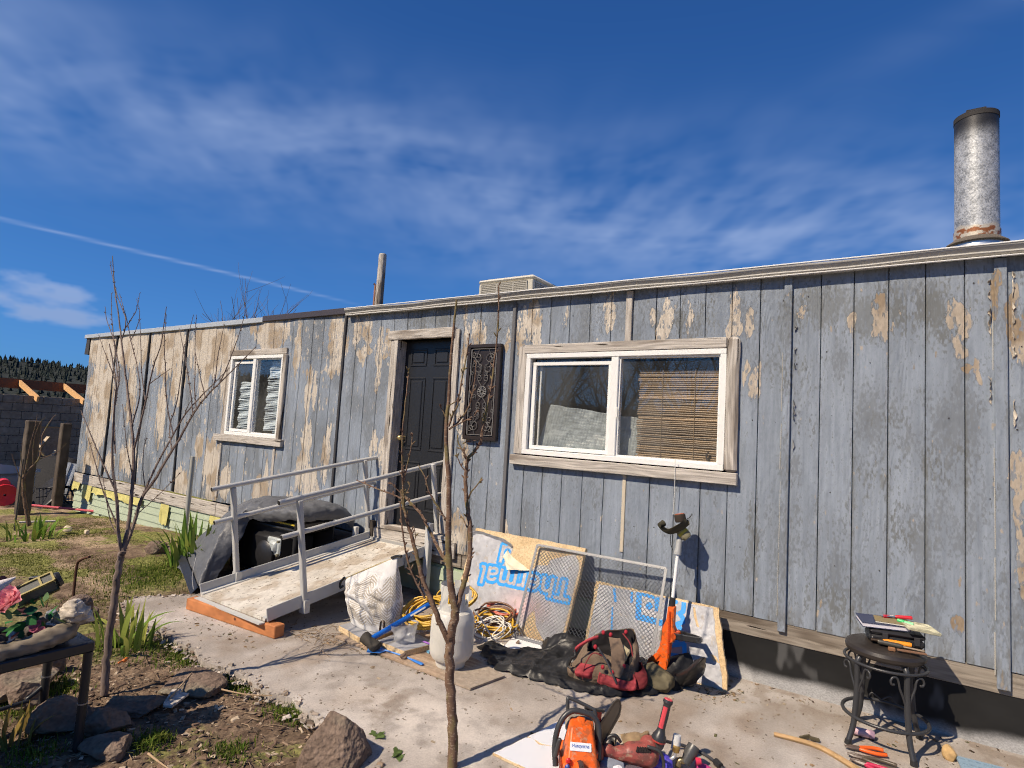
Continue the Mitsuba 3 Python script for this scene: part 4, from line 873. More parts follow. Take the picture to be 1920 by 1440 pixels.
put('knot', tr(trimesh.creation.cylinder(0.012, 0.003, sections=10), frame((-4.42, -1.806, 0.055), (1, 0.08, 0), (0, 0, 1))), 'matte', (0.12, 0.05, 0.03), parent=L_)

# ---------------------------------------------------------------- covered generator
from scipy.interpolate import RectBivariateSpline
def surf(ctrl, nu, nv, k=2, wr=0.0, fr=6.0, seed=1):
    C_ = np.asarray(ctrl, float); a, b = np.linspace(0, 1, C_.shape[0]), np.linspace(0, 1, C_.shape[1])
    S = [RectBivariateSpline(a, b, C_[..., i], kx=min(k, len(a) - 1), ky=min(k, len(b) - 1)) for i in range(3)]
    def fn(u, v):
        P = np.stack([s.ev(u, v) for s in S], -1)
        w = meshkit.fbm(P * fr + seed, 4, seed) - 0.5; rd = np.abs(meshkit.fbm(P * fr * 0.6 + 9 + seed, 3, seed + 5) - 0.5)
        P[..., 2] += wr * (w * 1.2 - rd * 2.2 + 0.3); P[..., 1] += wr * 1.2 * (meshkit.fbm(P * fr + 40, 3, seed) - 0.5); P[..., 0] += wr * (meshkit.fbm(P * fr + 80, 3, seed) - 0.5)
        return P
    return grid(nu, nv, fn)
g = thing('generator', 'black portable generator under a grey cover beside the ramp', 'generator')
put('tank', box(-6.10, -5.05, -0.80, -0.35, 0.50, 0.66, 0.05), 'satin', (0.03, 0.03, 0.032), 40, parent=g)
put('back_panel', cat([box(-6.10, -5.05, -0.36, -0.34, 0.02, 0.60), box(-6.12, -6.10, -0.85, -0.34, 0.02, 0.60), box(-6.1, -5.75, -0.80, -0.40, 0.04, 0.5), box(-6.10, -5.05, -0.80, -0.78, 0.46, 0.62)]), 'satin', (0.018, 0.018, 0.02), parent=g)
put('engine', cat([box(-5.75, -5.28, -0.86, -0.40, 0.08, 0.46, 0.03), lathe([(0, 0), (0.13, 0), (0.14, 0.03), (0.1, 0.06), (0, 0.06)], 24).apply_transform(rot(90, (1, 0, 0))).apply_translation((-5.45, -0.87, 0.27))]), 'satin', (0.016, 0.016, 0.018), 40, parent=g)
put('frame', cat([tube(spline([(x, -0.83, 0.03), (x, -0.83, 0.58), (x, -0.80, 0.64), (x, -0.36, 0.66)], 6), 0.018, 8) for x in (-6.05, -5.05)] + [tube([(-6.05, -0.83, z), (-5.05, -0.83, z)], 0.016, 8) for z in (0.05, 0.55)]), 'satin', (0.02, 0.02, 0.02), 40, parent=g)
put('fuel_stripe', box(-6.0, -5.05, -0.845, -0.83, 0.60, 0.615), 'satin', (0.45, 0.33, 0.03), parent=g)
put('air_filter', cat([box(-5.40, -5.28, -0.90, -0.84, 0.30, 0.42, 0.025), box(-5.46, -5.24, -0.87, -0.84, 0.27, 0.45, 0.015)]), 'satin', (0.36, 0.39, 0.39), 40, parent=g)
put('switches', cat([tube([(-5.17, -0.92, z), (-5.17, -0.95, z)], 0.012, 8) for z in (0.25, 0.31, 0.44)]), 'satin', (0.2, 0.18, 0.12), parent=g)
cv = thing('generator_cover', 'loose grey cover draped over the generator, spilling to the ground on the left', 'cover')
ctrl = [[(-7.0, -.2, 0), (-6.92, -.55, .12), (-6.88, -.85, .05), (-6.8, -1.05, 0)],
        [(-6.6, -.2, .48), (-6.5, -.5, .56), (-6.5, -.88, .40), (-6.35, -1.28, .01)],
        [(-6.22, -.15, .64), (-6.17, -.45, .73), (-6.14, -.86, .62), (-5.80, -1.43, .01)],
        [(-6.02, -.15, .67), (-5.99, -.45, .77), (-5.97, -.92, .66), (-5.55, -1.50, .01)],
        [(-5.85, -.15, .68), (-5.83, -.45, .78), (-5.84, -.92, .70), (-5.60, -1.32, .04)],
        [(-5.78, -.15, .68), (-5.76, -.45, .79), (-5.76, -.90, .75), (-5.72, -.96, .50)],
        [(-5.70, -.15, .68), (-5.68, -.45, .79), (-5.68, -.88, .76), (-5.68, -.92, .60)],
        [(-5.45, -.15, .68), (-5.45, -.45, .80), (-5.45, -.86, .77), (-5.45, -.90, .60)],
        [(-5.05, -.15, .67), (-5.03, -.45, .79), (-5.03, -.84, .77), (-5.05, -.88, .65)],
        [(-4.98, -.15, .52), (-4.95, -.45, .64), (-4.95, -.80, .64), (-4.98, -.84, .58)]]
m, _ = surf(ctrl, 190, 110, 2, 0.042, 7.0, 3); put('cloth', m, 'grey_cover', smooth=True, parent=cv)
put('strap', bar((-6.45, -1.22, 0.13), (-5.50, -1.56, 0.012), 0.006, 0.085, up=(0.4, 0.5, 0.7)), 'satin', (0.02, 0.02, 0.022), parent=cv)
put('cord', tube(spline([(-5.60, -1.52, 0.30), (-5.56, -1.56, 0.14), (-5.50, -1.57, 0.03)], 5), 0.004, 5), 'matte', (0.4, 0.4, 0.4), True, parent=cv)

# ---------------------------------------------------------------- plywood, foam pieces, tote, mallet
pw = thing('plywood_sheet', 'weathered plywood sheet lying on the patio under the tank and foam pieces', 'plywood')
put('sheet', extr([q[:2] for q in [(-3.637,-1.444,0.016),(-2.287,-1.463,0.016),(-2.23,-1.152,0.016),(-3.456,-0.787,0.016)]], 0.014).apply_translation((0, 0, 0.004)), 'plywood', parent=pw)
def foam_piece(label, quad, z0, h):
    t = thing('foam_piece', label, 'foam board'); p = Polygon([q[:2] for q in quad]); p = p.segmentize(0.05)
    p = Polygon([(x + 0.012 * (meshkit.noise(np.array([[x * 30, y * 30, 1.0]]))[0] - .5), y + 0.012 * (meshkit.noise(np.array([[x * 30, y * 30, 7.0]]))[0] - .5)) for x, y in p.exterior.coords[:-1]])
    put('core', extr(p, h - 0.003).apply_translation((0, 0, z0)), 'foam', parent=t)
    put('facing', extr(p.buffer(-0.004), 0.002).apply_translation((0, 0, z0 + h - 0.003)), 'foil', parent=t)
foam_piece('foil faced foam offcut with a yellow edge under the white tote bag', [(-3.702,-1.353,0.06),(-3.318,-1.438,0.06),(-3.35,-0.739,0.06),(-3.715,-0.689,0.06)], 0.020, 0.042)
foam_piece('foil faced foam offcut lying before the clear plastic tub', [(-3.252,-1.376,0.06),(-2.958,-1.389,0.06),(-2.888,-1.111,0.06),(-3.249,-1.04,0.06)], 0.020, 0.042)
tb = thing('tote_bag', 'white tote bag printed with golden palm fronds, full and lopsided', 'bag')
def tote(u, v):
    """u round the bag (front first), v up."""
    a = 2 * np.pi * u; bot = np.array([-3.50, -1.17, 0.065])
    tl, tr_ = np.array((-3.891,-1.17,0.356)), np.array((-3.299,-1.17,0.642)); mid = (tl + tr_) / 2; half = (tr_ - tl) / 2
    rx = 0.185 + 0.10 * np.sin(np.pi * np.clip(v * 0.72 + 0.10, 0, 1)); ry = 0.12 * (1 - v ** 3 * 0.93) + 0.03 * np.sin(np.pi * v)
    w = v ** 1.6
    c = bot[None, None] * (1 - w)[..., None] + mid[None, None] * w[..., None]; c[..., 2] = bot[2] + (mid[2] - bot[2]) * v
    ca, sa = -np.cos(a), -np.sin(a)
    ca = np.sign(ca) * np.abs(ca) ** 0.8; sa = np.sign(sa) * np.abs(sa) ** 0.8
    P = c + np.stack([ca * (rx * (1 - w) + half[0] * w), sa * ry, ca * half[2] * w], -1)
    f = meshkit.fbm(np.stack([u * 14, v * 2.2, 0 * u], -1), 4, 6) - 0.5
    cr = np.abs(meshkit.fbm(np.stack([u * 9 + v * 3, v * 3.2, 0 * u + 4], -1), 3, 16) - 0.5)
    P[..., 1] += -(f * 0.07 - cr * 0.16 + 0.03) * sa * -1 * np.sin(np.pi * np.clip(v, 0.05, 1)) * -1
    P[..., 0] += 0.03 * f * ca
    return P
m, uvs = grid(160, 70, tote)
put('cloth', m, 'tote_cloth', smooth=True, uv=np.stack([(1 - uvs[:, 0]) * 1.12 if False else uvs[:, 0] * 1.12, uvs[:, 1] * 0.5], 1), parent=tb)
put('base', trimesh.convex.convex_hull(np.array([(-3.50 + 0.2 * math.cos(t_), -1.17 + 0.12 * math.sin(t_), z) for t_ in np.arange(0, 6.28, 0.3) for z in (0.064, 0.075)])), 'matte', (0.55, 0.53, 0.47), parent=tb)
tl, tr_ = np.array((-3.891,-1.17,0.356)), np.array((-3.299,-1.17,0.642))
put('top_hem', tube(spline([tl + (0, -0.004, 0), tl + (tr_ - tl) * 0.3 + (0, -0.008, 0.006), tl + (tr_ - tl) * 0.7 + (0, -0.006, 0.003), tr_], 5), 0.005, 6), 'matte', (0.42, 0.34, 0.18), True, parent=tb)
put('handle', tube(spline([tr_ - (0.05, 0.01, 0.015), tr_ + (0.0, -0.01, 0.005), tr_ + (0.06, -0.02, 0.018)], 5), 0.012, 7), 'satin', (0.02, 0.02, 0.02), True, parent=tb)
put('handle', tube(spline([tl + (0.01, -.01, 0.02), tl + (-0.025, -0.02, -0.03), tl + (-0.02, -0.02, -0.07), tl + (0.01, -0.02, -0.05)], 5), 0.010, 7), 'satin', (0.02, 0.02, 0.02), True, parent=tb)
ml = thing('dead_blow_mallet', 'mallet with a black rubber head and a long blue handle, leaning on the cords', 'mallet')
ha, hb = np.array((-3.229,-1.449,0.1)), np.array((-3.1,-0.98,0.271))
put('handle', tube([ha, ha + (hb - ha) * 0.5, ha + (hb - ha) * 0.72, hb], [0.019, 0.0185, 0.021, 0.021], 12), 'satin', (0.006, 0.11, 0.48), 40, parent=ml)
put('sticker', tr(box(-0.07, 0.07, -0.006, 0.006, 0.0205, 0.0225), frame(ha + (hb - ha) * 0.78, hb - ha, (-0.5, -0.3, 0.8))), 'satin', (0.7, 0.74, 0.78), parent=ml)
ax = nrm(np.array((-3.214,-1.444,0.06)) - np.array((-3.301,-1.457,0.1)))
hc = ha - (0.0, 0.01, 0.025)
put('head', tr(lathe([(0, -0.075), (0.036, -0.075), (0.043, -0.068), (0.043, -0.03), (0.040, -0.025), (0.040, 0.025), (0.043, 0.03), (0.043, 0.068), (0.036, 0.075), (0, 0.075)], 28), frame(hc, np.cross(ax, (0, 0, 1)), np.cross(ax, np.cross(ax, (0, 0, 1))))), 'matte', (0.05, 0.045, 0.038), 40, 0.4, 30, parent=ml)
mb = thing('metal_hanger', 'bent rusty metal bracket standing between the tote bag and the mallet', 'bracket')
o = np.array((-3.303,-1.295,0.062))
put('strap', tube(spline([o, o + (0, 0, 0.09), o + (0.015, 0, 0.115), o + (0.035, 0, 0.11), o + (0.04, 0.0, 0.07)], 6), 0.012, 6, flat=0.35), 'satin', (0.10, 0.075, 0.055), True, parent=mb)
pt = thing('plank_offcut', 'brown plank offcut behind the bent bracket', 'plank')
put('board', bar((-3.359,-1.226,0.08), (-3.302,-1.036,0.08), 0.03, 0.045), 'matte', (0.20, 0.12, 0.075), var=.4, freq=20, parent=pt)
ct = thing('plastic_tub', 'clear crumpled plastic tub on the foam offcut by the mallet', 'tub')
def tub(u, v):
    a = 2 * np.pi * u; c = np.array((-3.092,-1.25,0.062)); r = 0.072 + 0.028 * v
    P = np.stack([c[0] + r * np.cos(a), c[1] + r * np.sin(a), c[2] + 0.13 * v + 0.02 * np.cos(a) * v], -1)
    k = meshkit.fbm(np.stack([np.cos(a) * 2, np.sin(a) * 2, v * 3], -1), 3, 3)[..., None] - 0.5
    return P + 0.05 * k * np.stack([np.cos(a), np.sin(a), 0 * a], -1)
m, _ = grid(40, 10, tub); scene['clear_sheet'] = {'type': 'thindielectric', 'int_ior': 1.5}
put('wall', m, 'clear_plastic', smooth=30, parent=ct)
scene[ct + '__wall']['bsdf'] = {'type': 'ref', 'id': 'crinkle'}
scene['crinkle'] = {'type': 'principledthin', 'base_color': {'type': 'rgb', 'value': (0.86, 0.87, 0.88)}, 'roughness': 0.16, 'spec_trans': 0.72, 'eta': 1.4}
scene.pop('clear_sheet')
cl = thing('plastic_clamshell', 'clear folded plastic package lying behind the tub', 'package')
for j in range(3):
    q = np.array((-3.111,-1.128,0.09)) + (0.03 * j, 0.02 * j, 0.012 * j)
    m, _ = grid(12, 8, lambda u, v: np.stack([q[0] + 0.12 * (u - .5) - 0.03 * v, q[1] + 0.1 * (v - .5) + 0.05 * u, q[2] - 0.03 + 0.03 * u + 0.015 * np.abs(np.sin(u * 9 + j)) + 0.03 * v], -1))
    put('fold', m, 'crinkle', smooth=30, parent=cl)
fs = thing('fly_swatter', 'blue plastic fly swatter lying along the plywood edge', 'fly swatter')
A_, B_, Cc, D_ = [np.array(q) for q in [(-3.231,-1.482,0.028),(-3.13,-1.403,0.028),(-2.953,-1.39,0.028),(-2.75,-1.409,0.028)]]
u_ = nrm(B_ - A_); w_ = np.cross((0, 0, 1), u_)
BLUE = (0.035, 0.17, 0.52)
put('paddle', tr(extr(Polygon([(0, -.045), (0.10, -.05), (0.135, -.012), (0.135, .012), (0.10, .05), (0, .045)]), 0.004), frame(A_ - (0, 0, .004), u_, w_)), 'satin', BLUE, parent=fs)
put('shaft', tube([B_, Cc, Cc + (D_ - Cc) * 0.45], 0.006, 6), 'satin', (0.10, 0.25, 0.60), 40, parent=fs)
put('grip', tube([Cc + (D_ - Cc) * 0.4, Cc + (D_ - Cc) * 0.55, D_ - (D_ - Cc) * 0.06, D_], [0.008, 0.013, 0.016, 0.010], 8, flat=0.5), 'satin', BLUE, 40, parent=fs)
pc = thing('purple_clip', 'purple plastic strip hanging over the foam offcut beside the tank', 'strip')
put('strip', tube(spline([np.array(q) for q in [(-2.973,-1.169,0.07),(-2.901,-1.176,0.07),(-2.839,-1.205,0.07)]] + [np.array((-2.845,-1.176,0.03))], 5), 0.010, 6, flat=0.4), 'satin', (0.36, 0.14, 0.55), True, parent=pc)
pc = thing('blue_clip', 'small light blue plastic clip on the plywood by the tank foot', 'clip')
put('clip', bar((-2.876,-1.218,0.026), (-2.863,-1.15,0.026), 0.03, 0.012), 'satin', (0.20, 0.48, 0.68), parent=pc)
cs = thing('stone_chip', 'small grey stone chip lying across the fly swatter', 'stone'); put('stone', rock((0.06, 0.05, 0.04), 71, 2).apply_translation((-2.939,-1.406,0.04)), 'stone', smooth=50, parent=cs)

# ---------------------------------------------------------------- propane tank
pt = thing('propane_tank', 'off white propane tank standing on the plywood behind the young tree', 'gas tank')
tx, ty, tz = -2.625, -1.26, 0.02
CREAM = (0.50, 0.485, 0.44)
put('body', lathe([(0, 0.035), (0.09, 0.038), (0.132, 0.052), (0.150, 0.080), (0.1555, 0.12), (0.1555, 0.205), (0.157, 0.208), (0.157, 0.214), (0.1555, 0.217), (0.1555, 0.295), (0.15, 0.335), (0.128, 0.372), (0.09, 0.392), (0.04, 0.400), (0, 0.402)], 48).apply_translation((tx, ty, tz)), 'satin', CREAM, 30, 0.10, 7, parent=pt)
put('foot_ring', lathe([(0.098, 0), (0.103, 0), (0.112, 0.055), (0.107, 0.055)], 40).apply_translation((tx, ty, tz)), 'satin', CREAM, 40, 0.2, 12, parent=pt)
cm = []
for a0, a1, z0, z1 in ((-2.9, 2.9, 0.385, 0.43), (-2.9, -2.2, 0.43, 0.505), (-1.5, -0.75, 0.43, 0.505), (0.0, 0.5, 0.43, 0.505), (1.4, 1.9, 0.43, 0.505), (2.4, 2.9, 0.43, 0.505), (-2.9, 2.9, 0.505, 0.56)):
    m, _ = grid(int(abs(a1 - a0) * 8) + 3, 2, lambda u, v: np.stack([tx + 0.103 * np.cos(a0 + (a1 - a0) * u - 0.6), ty + 0.103 * np.sin(a0 + (a1 - a0) * u - 0.6), tz + z0 + (z1 - z0) * v], -1)); cm.append(m)
put('collar', cat(cm), 'satin', (0.52, 0.515, 0.48), 40, 0.2, 10, parent=pt)
put('valve', cat([tube([(tx, ty, tz + 0.39), (tx, ty, tz + 0.49)], 0.02, 10), tube([(tx, ty, tz + 0.45), (tx + 0.02, ty - 0.06, tz + 0.45)], 0.018, 10)]), 'metal', (0.42, 0.33, 0.15), 40, parent=pt)
put('hand_wheel', tr(lathe([(0, 0), (0.032, 0), (0.034, 0.01), (0.03, 0.02), (0, 0.02)], 14), frame((tx, ty, tz + 0.49), (1, 0, 0), (0, 1, 0))), 'satin', (0.08, 0.08, 0.085), 40, parent=pt)

# ---------------------------------------------------------------- cords
def coil(c, rx, ry, n, r, seed, zs=0.012, ax=(1, 0, 0), ay=(0, 1, 0), jit=0.02, turns_each=1):
    q = np.random.default_rng(seed); P = []
    ax, ay = nrm(ax), nrm(ay); up = np.cross(ax, ay)
    N = n * 22; ph = np.linspace(0, 2 * np.pi * n, N)
    j1, j2, j3 = [np.interp(np.arange(N), np.arange(0, N + 6, 6)[:len(np.arange(0, N + 6, 6))], q.normal(0, jit, len(np.arange(0, N + 6, 6)))) for _ in range(3)]
    z = zs * (ph / (2 * np.pi)) * 0.9
    pts = np.asarray(c)[None] + ((rx + j1) * np.cos(ph))[:, None] * ax + ((ry + j2) * np.sin(ph))[:, None] * ay + (z + np.abs(j3) * 0.6)[:, None] * up
    return tube(pts, r, 7)
YEL = (0.55, 0.33, 0.035)
yc = thing('extension_cord', 'thick bundle of yellow extension cord piled behind the propane tank', 'cord')
c0 = np.array((-3.058,-1,0.247))
put('bundle', cat([coil(c0 + (0.0, 0.0, -0.05), 0.20, 0.13, 8, 0.0075, 3, 0.012, (1, 0.15, 0.10), (0, 0.75, 0.66)), coil(c0 + (0.05, 0.04, -0.02), 0.18, 0.12, 7, 0.0075, 4, 0.012, (1, 0.3, 0.2), (0, 0.8, 0.6))]), 'satin', YEL, True, 0.15, 12, parent=yc)
c1 = np.array((-3.022,-0.7,0.297))
put('top_loop', coil(c1, 0.15, 0.09, 4, 0.0075, 9, 0.006, (1, 0.2, 0.05), (0.0, 0.5, 0.8)), 'satin', YEL, True, parent=yc)
yc2 = thing('cord_tangle', 'tangle of yellow and white cords right of the tank foot', 'cord')
c2 = np.array((-2.741,-0.567,0.02))
put('yellow_cord', coil(c2 + (-0.05, 0.10, 0.02), 0.17, 0.10, 5, 0.008, 13, 0.018, (1, 0.2, 0), (-0.1, 0.8, 0.5), 0.03), 'satin', YEL, True, parent=yc2)
put('white_cord', coil(c2 + (0.0, 0.0, 0.02), 0.13, 0.09, 6, 0.0045, 14, 0.016, (1, 0.2, 0.1), (0.2, 0.6, 0.7), 0.035), 'satin', (0.62, 0.60, 0.54), True, parent=yc2)
put('white_cord', tube(spline([tx_ for tx_ in [np.array((-2.639,-1,0.33)), np.array((-2.585,-0.95,0.252)), np.array((-2.528,-0.9,0.136)), np.array((-2.606,-0.683,0.02)), np.array((-2.53,-0.719,0.02)), np.array((-2.53,-0.864,0.02)), np.array((-2.614,-0.796,0.02))]], 6), 0.0055, 7), 'satin', (0.64, 0.62, 0.56), True, parent=yc2)
put('brown_cord', coil(c2 + (-0.08, 0.14, 0.10), 0.16, 0.10, 3, 0.0085, 15, 0.012, (1, 0.2, 0.1), (-0.1, 0.8, 0.5), 0.02), 'satin', (0.16, 0.085, 0.05), True, parent=yc2)
put('red_cord', coil(c2 + (-0.06, 0.22, 0.14), 0.13, 0.07, 2, 0.009, 16, 0.01, (1, 0.1, 0.0), (0, 0.8, 0.4)), 'satin', (0.45, 0.10, 0.06), True, parent=yc2)

# ---------------------------------------------------------------- insulation boards against the wall
B1 = frame((-3.33, -0.36, 0.0), (1, 0, 0), (0, 0.29, 0.735)); B2 = frame((-2.05, -0.27, 0.0), (1, 0, 0), (0, 0.19, 0.49))
def rough(p, a, f=18, seed=1):
    p = p.segmentize(0.025); c = np.array(p.exterior.coords)[:-1]; q = np.c_[c * f, 0 * c[:, 0] + seed]
    return Polygon(c + a * 2 * np.c_[meshkit.fbm(q, 3, seed) - 0.5, meshkit.fbm(q + 50, 3, seed) - 0.5]).buffer(0)
def stroke(pts, w): return LineString(pts).buffer(w / 2, cap_style=2, join_style=2)
PRINT = (0.015, 0.27, 0.68)
ib = thing('insulation_board', 'tall yellow foam board with torn foil facing and upside down blue print, behind the mesh', 'insulation board')
core = rough(Polygon([(0.0, 0), (1.14, 0), (1.165, 0.79), (0.0, 0.795)]), 0.007, 18, 2)
put('core', tr(extr(core, 0.04), B1), 'foam', parent=ib)
P1 = [(-0.005,0.735),(0.073,0.746),(0.182,0.738),(0.271,0.726),(0.355,0.725),(0.433,0.703),(0.469,0.660),(0.460,0.615),(0.485,0.571),(0.474,0.532),(0.563,0.519),(0.693,0.510),(0.752,0.572),(0.844,0.588),(0.868,0.638),(0.976,0.689),(1.090,0.722),(1.138,0.650),(1.177,0.525),(1.215,0.404),(1.238,0.283),(1.279,0.089),(1.292,0.033),(0.958,0.013),(0.877,0.086),(0.822,0.210),(0.796,0.187),(0.764,0.116),(0.719,-0.001),(0.529,-0.002),(0.179,0.008),(0.137,0.160),(0.092,0.318)]
fpoly = rough(Polygon(P1).buffer(0), 0.004, 30, 5).intersection(Polygon([(0.0, 0.0), (1.12, 0.0), (1.15, 0.78), (0.0, 0.782)]))
fk = put('facing', tr(extr(fpoly, 0.002).apply_translation((0, 0, 0.0405)), B1), 'foil', parent=ib)
scene['print_ink'] = two({'type': 'principled', 'base_color': VC, 'roughness': 0.5, 'specular': 0.4})
def outlined(txt, corner0, corner1, hgt_v, grow_):
    """Lettering turned upside down between two board points (left end and right end as seen)."""
    p = text_poly(txt, 1.0, True); x0, y0, x1, y1 = p.bounds
    L = np.linalg.norm(np.subtract(corner1, corner0)); s = L / (x1 - x0); sy = hgt_v / (y1 - y0)
    from shapely import affinity
    p = affinity.translate(p, -x0, -y0); p = affinity.scale(p, -s, -sy, origin=(0, 0))
    ang = math.atan2(corner1[1] - corner0[1], corner1[0] - corner0[0])
    p = affinity.rotate(p, math.degrees(ang), origin=(0, 0)); p = affinity.translate(p, corner1[0], corner1[1] + hgt_v)
    return p, p.buffer(grow_, join_style=2)
ll, rr_, tp = [(0.185,0.316),(1.104,0.339),(0.151,0.484)]
pin, pout = outlined('Thermal', ll, rr_, (tp[1] - ll[1]) * 0.98, 0.026)
dl, dr_, dt = [(0.347,0.528),(0.485,0.533),(0.313,0.688)]
din, dout = outlined('d', dl, dr_, dt[1] - dl[1], 0.024)
for ink in (pout.difference(unary_union([pin, din])), dout.difference(unary_union([pin, din])).difference(pout)): put('blue_lettering', tr(extr(ink.intersection(fpoly.buffer(-0.003)), 0.0012).apply_translation((0, 0, 0.0428)), B1), 'print_ink', PRINT, parent=fk)
# the flap of facing that hangs folded down
cn = np.array([(0.421,0.667),(0.487,0.601),(0.702,0.517),(0.492,0.473),(0.416,0.569),(0.386,0.554)]); 
fl, _ = surf([[(*cn[0], 0.045), (*cn[1], 0.05), (*cn[2], 0.05)], [(*(cn[0] * .5 + cn[4] * .5), 0.075), (*((cn[1] + cn[3]) / 2), 0.10), (*(cn[2] * .6 + cn[3] * .4), 0.075)], [(*cn[5], 0.05), (*cn[4], 0.08), (*cn[3], 0.09)]], 16, 16, 2, 0.02, 14, 6)
put('torn_flap', tr(fl, B1), 'matte', (0.66, 0.62, 0.47), True, 0.3, 20, parent=ib)
cr_, _ = surf([[(*p_, 0.045) for p_ in [(-0.012,0.718),(0.075,0.742),(0.202,0.731),(0.328,0.716),(0.454,0.672)]], [(p_[0], p_[1], 0.07) for p_ in [(-0.023,0.747),(0.066,0.766),(0.194,0.755),(0.319,0.744),(0.456,0.702)]]], 14, 40, 2, 0.012, 20, 2)
put('curled_edge', tr(cr_, B1), 'foil', smooth=True, parent=ib)
ib2 = thing('insulation_board', 'low foil faced foam board behind the string trimmer, its right edge broken yellow', 'insulation board')
core2 = rough(Polygon([(0.0, 0.0), (1.10, -0.02), (1.085, 0.10), (1.03, 0.30), (0.985, 0.52), (0.0, 0.525)]), 0.012, 16, 7)
put('core', tr(extr(core2, 0.04), B2), 'foam', parent=ib2)
f2 = rough(Polygon([(0.02, 0.0), (1.07, -0.01), (1.045, 0.10), (0.985, 0.31), (0.945, 0.505), (0.5, 0.51), (0.03, 0.505)]), 0.006, 24, 9)
holes = [Polygon([(0.799,0.484),(0.815,0.483),(0.836,0.415),(0.863,0.353),(0.843,0.356),(0.815,0.418)]), Polygon([(0.955,0.199),(1.001,0.189),(1.031,0.151),(0.986,0.157)])]
f2 = f2.difference(unary_union(holes))
fk2 = put('facing', tr(extr(f2, 0.002).apply_translation((0, 0, 0.0405)), B2), 'foil', parent=ib2)
pl2 = lambda s: s
ink2 = [stroke([(0.375,0.508),(0.399,0.327),(0.591,0.322)], 0.045), stroke([(0.376,0.504),(0.500,0.493)], 0.03), Point([(0.469,0.422)][0]).buffer(0.028), stroke([(0.525,0.498),(0.545,0.398)], 0.05), stroke([(0.164,0.495),(0.197,0.397)], 0.022), stroke([(0.179,0.352),(0.210,0.156)], 0.014), stroke([(0.315,0.496),(0.329,0.417)], 0.02),
        LineString([(0.729,0.496),(0.733,0.439),(0.708,0.418),(0.735,0.393),(0.740,0.363),(0.699,0.339),(0.727,0.315),(0.737,0.272),(0.716,0.225)]).buffer(0.017), stroke([(0.666,0.180),(0.779,0.222)], 0.032), stroke([(0.771,0.224),(0.790,0.118)], 0.032), stroke([(0.671,0.122),(0.789,0.129)], 0.030), Point([(0.668,0.495)][0]).buffer(0.016), Point([(0.671,0.414)][0]).buffer(0.018)]
put('blue_lettering', tr(extr(unary_union(ink2).intersection(f2.buffer(-0.003)), 0.0012).apply_translation((0, 0, 0.0428)), B2), 'print_ink', PRINT, parent=fk2)
wb = thing('white_board', 'flat white board on the patio below the leaning insulation board', 'board')
put('board', extr([q[:2] for q in [(-2.515,-0.814,0.01),(-2.663,-0.28,0.01),(-2.348,-0.191,0.01),(-1.94,-0.469,0.01),(-2.29,-0.788,0.01)]], 0.006).apply_translation((0, 0, 0.004)), 'matte', (0.66, 0.65, 0.64), var=.1, freq=20, parent=wb)
st = thing('stone_chip', 'small brown stone lying on the flat white board', 'stone'); put('stone', rock((0.04, 0.03, 0.03), 72, 2).apply_translation((-2.499,-0.568,0.02)), 'stone', smooth=50, parent=st)

# ---------------------------------------------------------------- expanded metal panel
MO, MX, MY = np.array([-2.594, -0.48, 0.02]), np.array([1.13, 0.06, -0.01]), np.array([0.05, 0.32, 0.69])
MF = frame(MO, MX, MY); mw, mh = np.linalg.norm(MX), np.linalg.norm(MY)
em = thing('mesh_panel', 'grey expanded metal panel in a flat frame leaning on the insulation boards', 'mesh panel')
for p0, p1 in (((0, 0), (mw, 0)), ((0, mh), (mw, mh)), ((0, 0.0), (0, mh)), ((mw, 0), (mw, mh))):
    put('frame_bar', tr(bar((*p0, 0.004), (*p1, 0.004), 0.021, 0.005, up=(0, 0, 1)), MF), 'satin', (0.12, 0.125, 0.14), var=.15, freq=8, parent=em)
sx, sy = 0.034, 0.0165; nx_, ny_ = int(mw / sx), int(mh / sy); zig = []
for r_ in range(ny_):
    xs = np.arange(2 * nx_ + 1) * sx / 2; ys = r_ * sy + sy * (0.5 + 0.5 * np.where(np.arange(2 * nx_ + 1) % 2 == 0, -1, 1) * (1 if r_ % 2 == 0 else -1)) + (0 if True else 0)
    P = np.stack([xs, ys, 0.004 + 0.0025 * np.where(np.arange(2 * nx_ + 1) % 2 == 0, -1, 1) * (1 if r_ % 2 == 0 else -1)], 1)
    n = len(P); V = np.concatenate([P + (0, 0.0024, 0.0), P - (0, 0.0024, 0.0), P + (0, 0.0, 0.0035)]); i = np.arange(n - 1)
    F = []
    for s0, s1 in ((0, 2), (2, 1), (1, 0)):
        a, b = s0 * n + i, s1 * n + i; F += [np.stack([a, b, b + 1], 1), np.stack([a, b + 1, a + 1], 1)]
    zig.append(trimesh.Trimesh(V, np.vstack(F), process=False))
put('mesh', tr(cat(zig), MF), 'satin', (0.20, 0.21, 0.225), parent=em); labels[em + '__mesh'] = {'label': 'diamond pattern expanded metal', 'kind': 'stuff'}

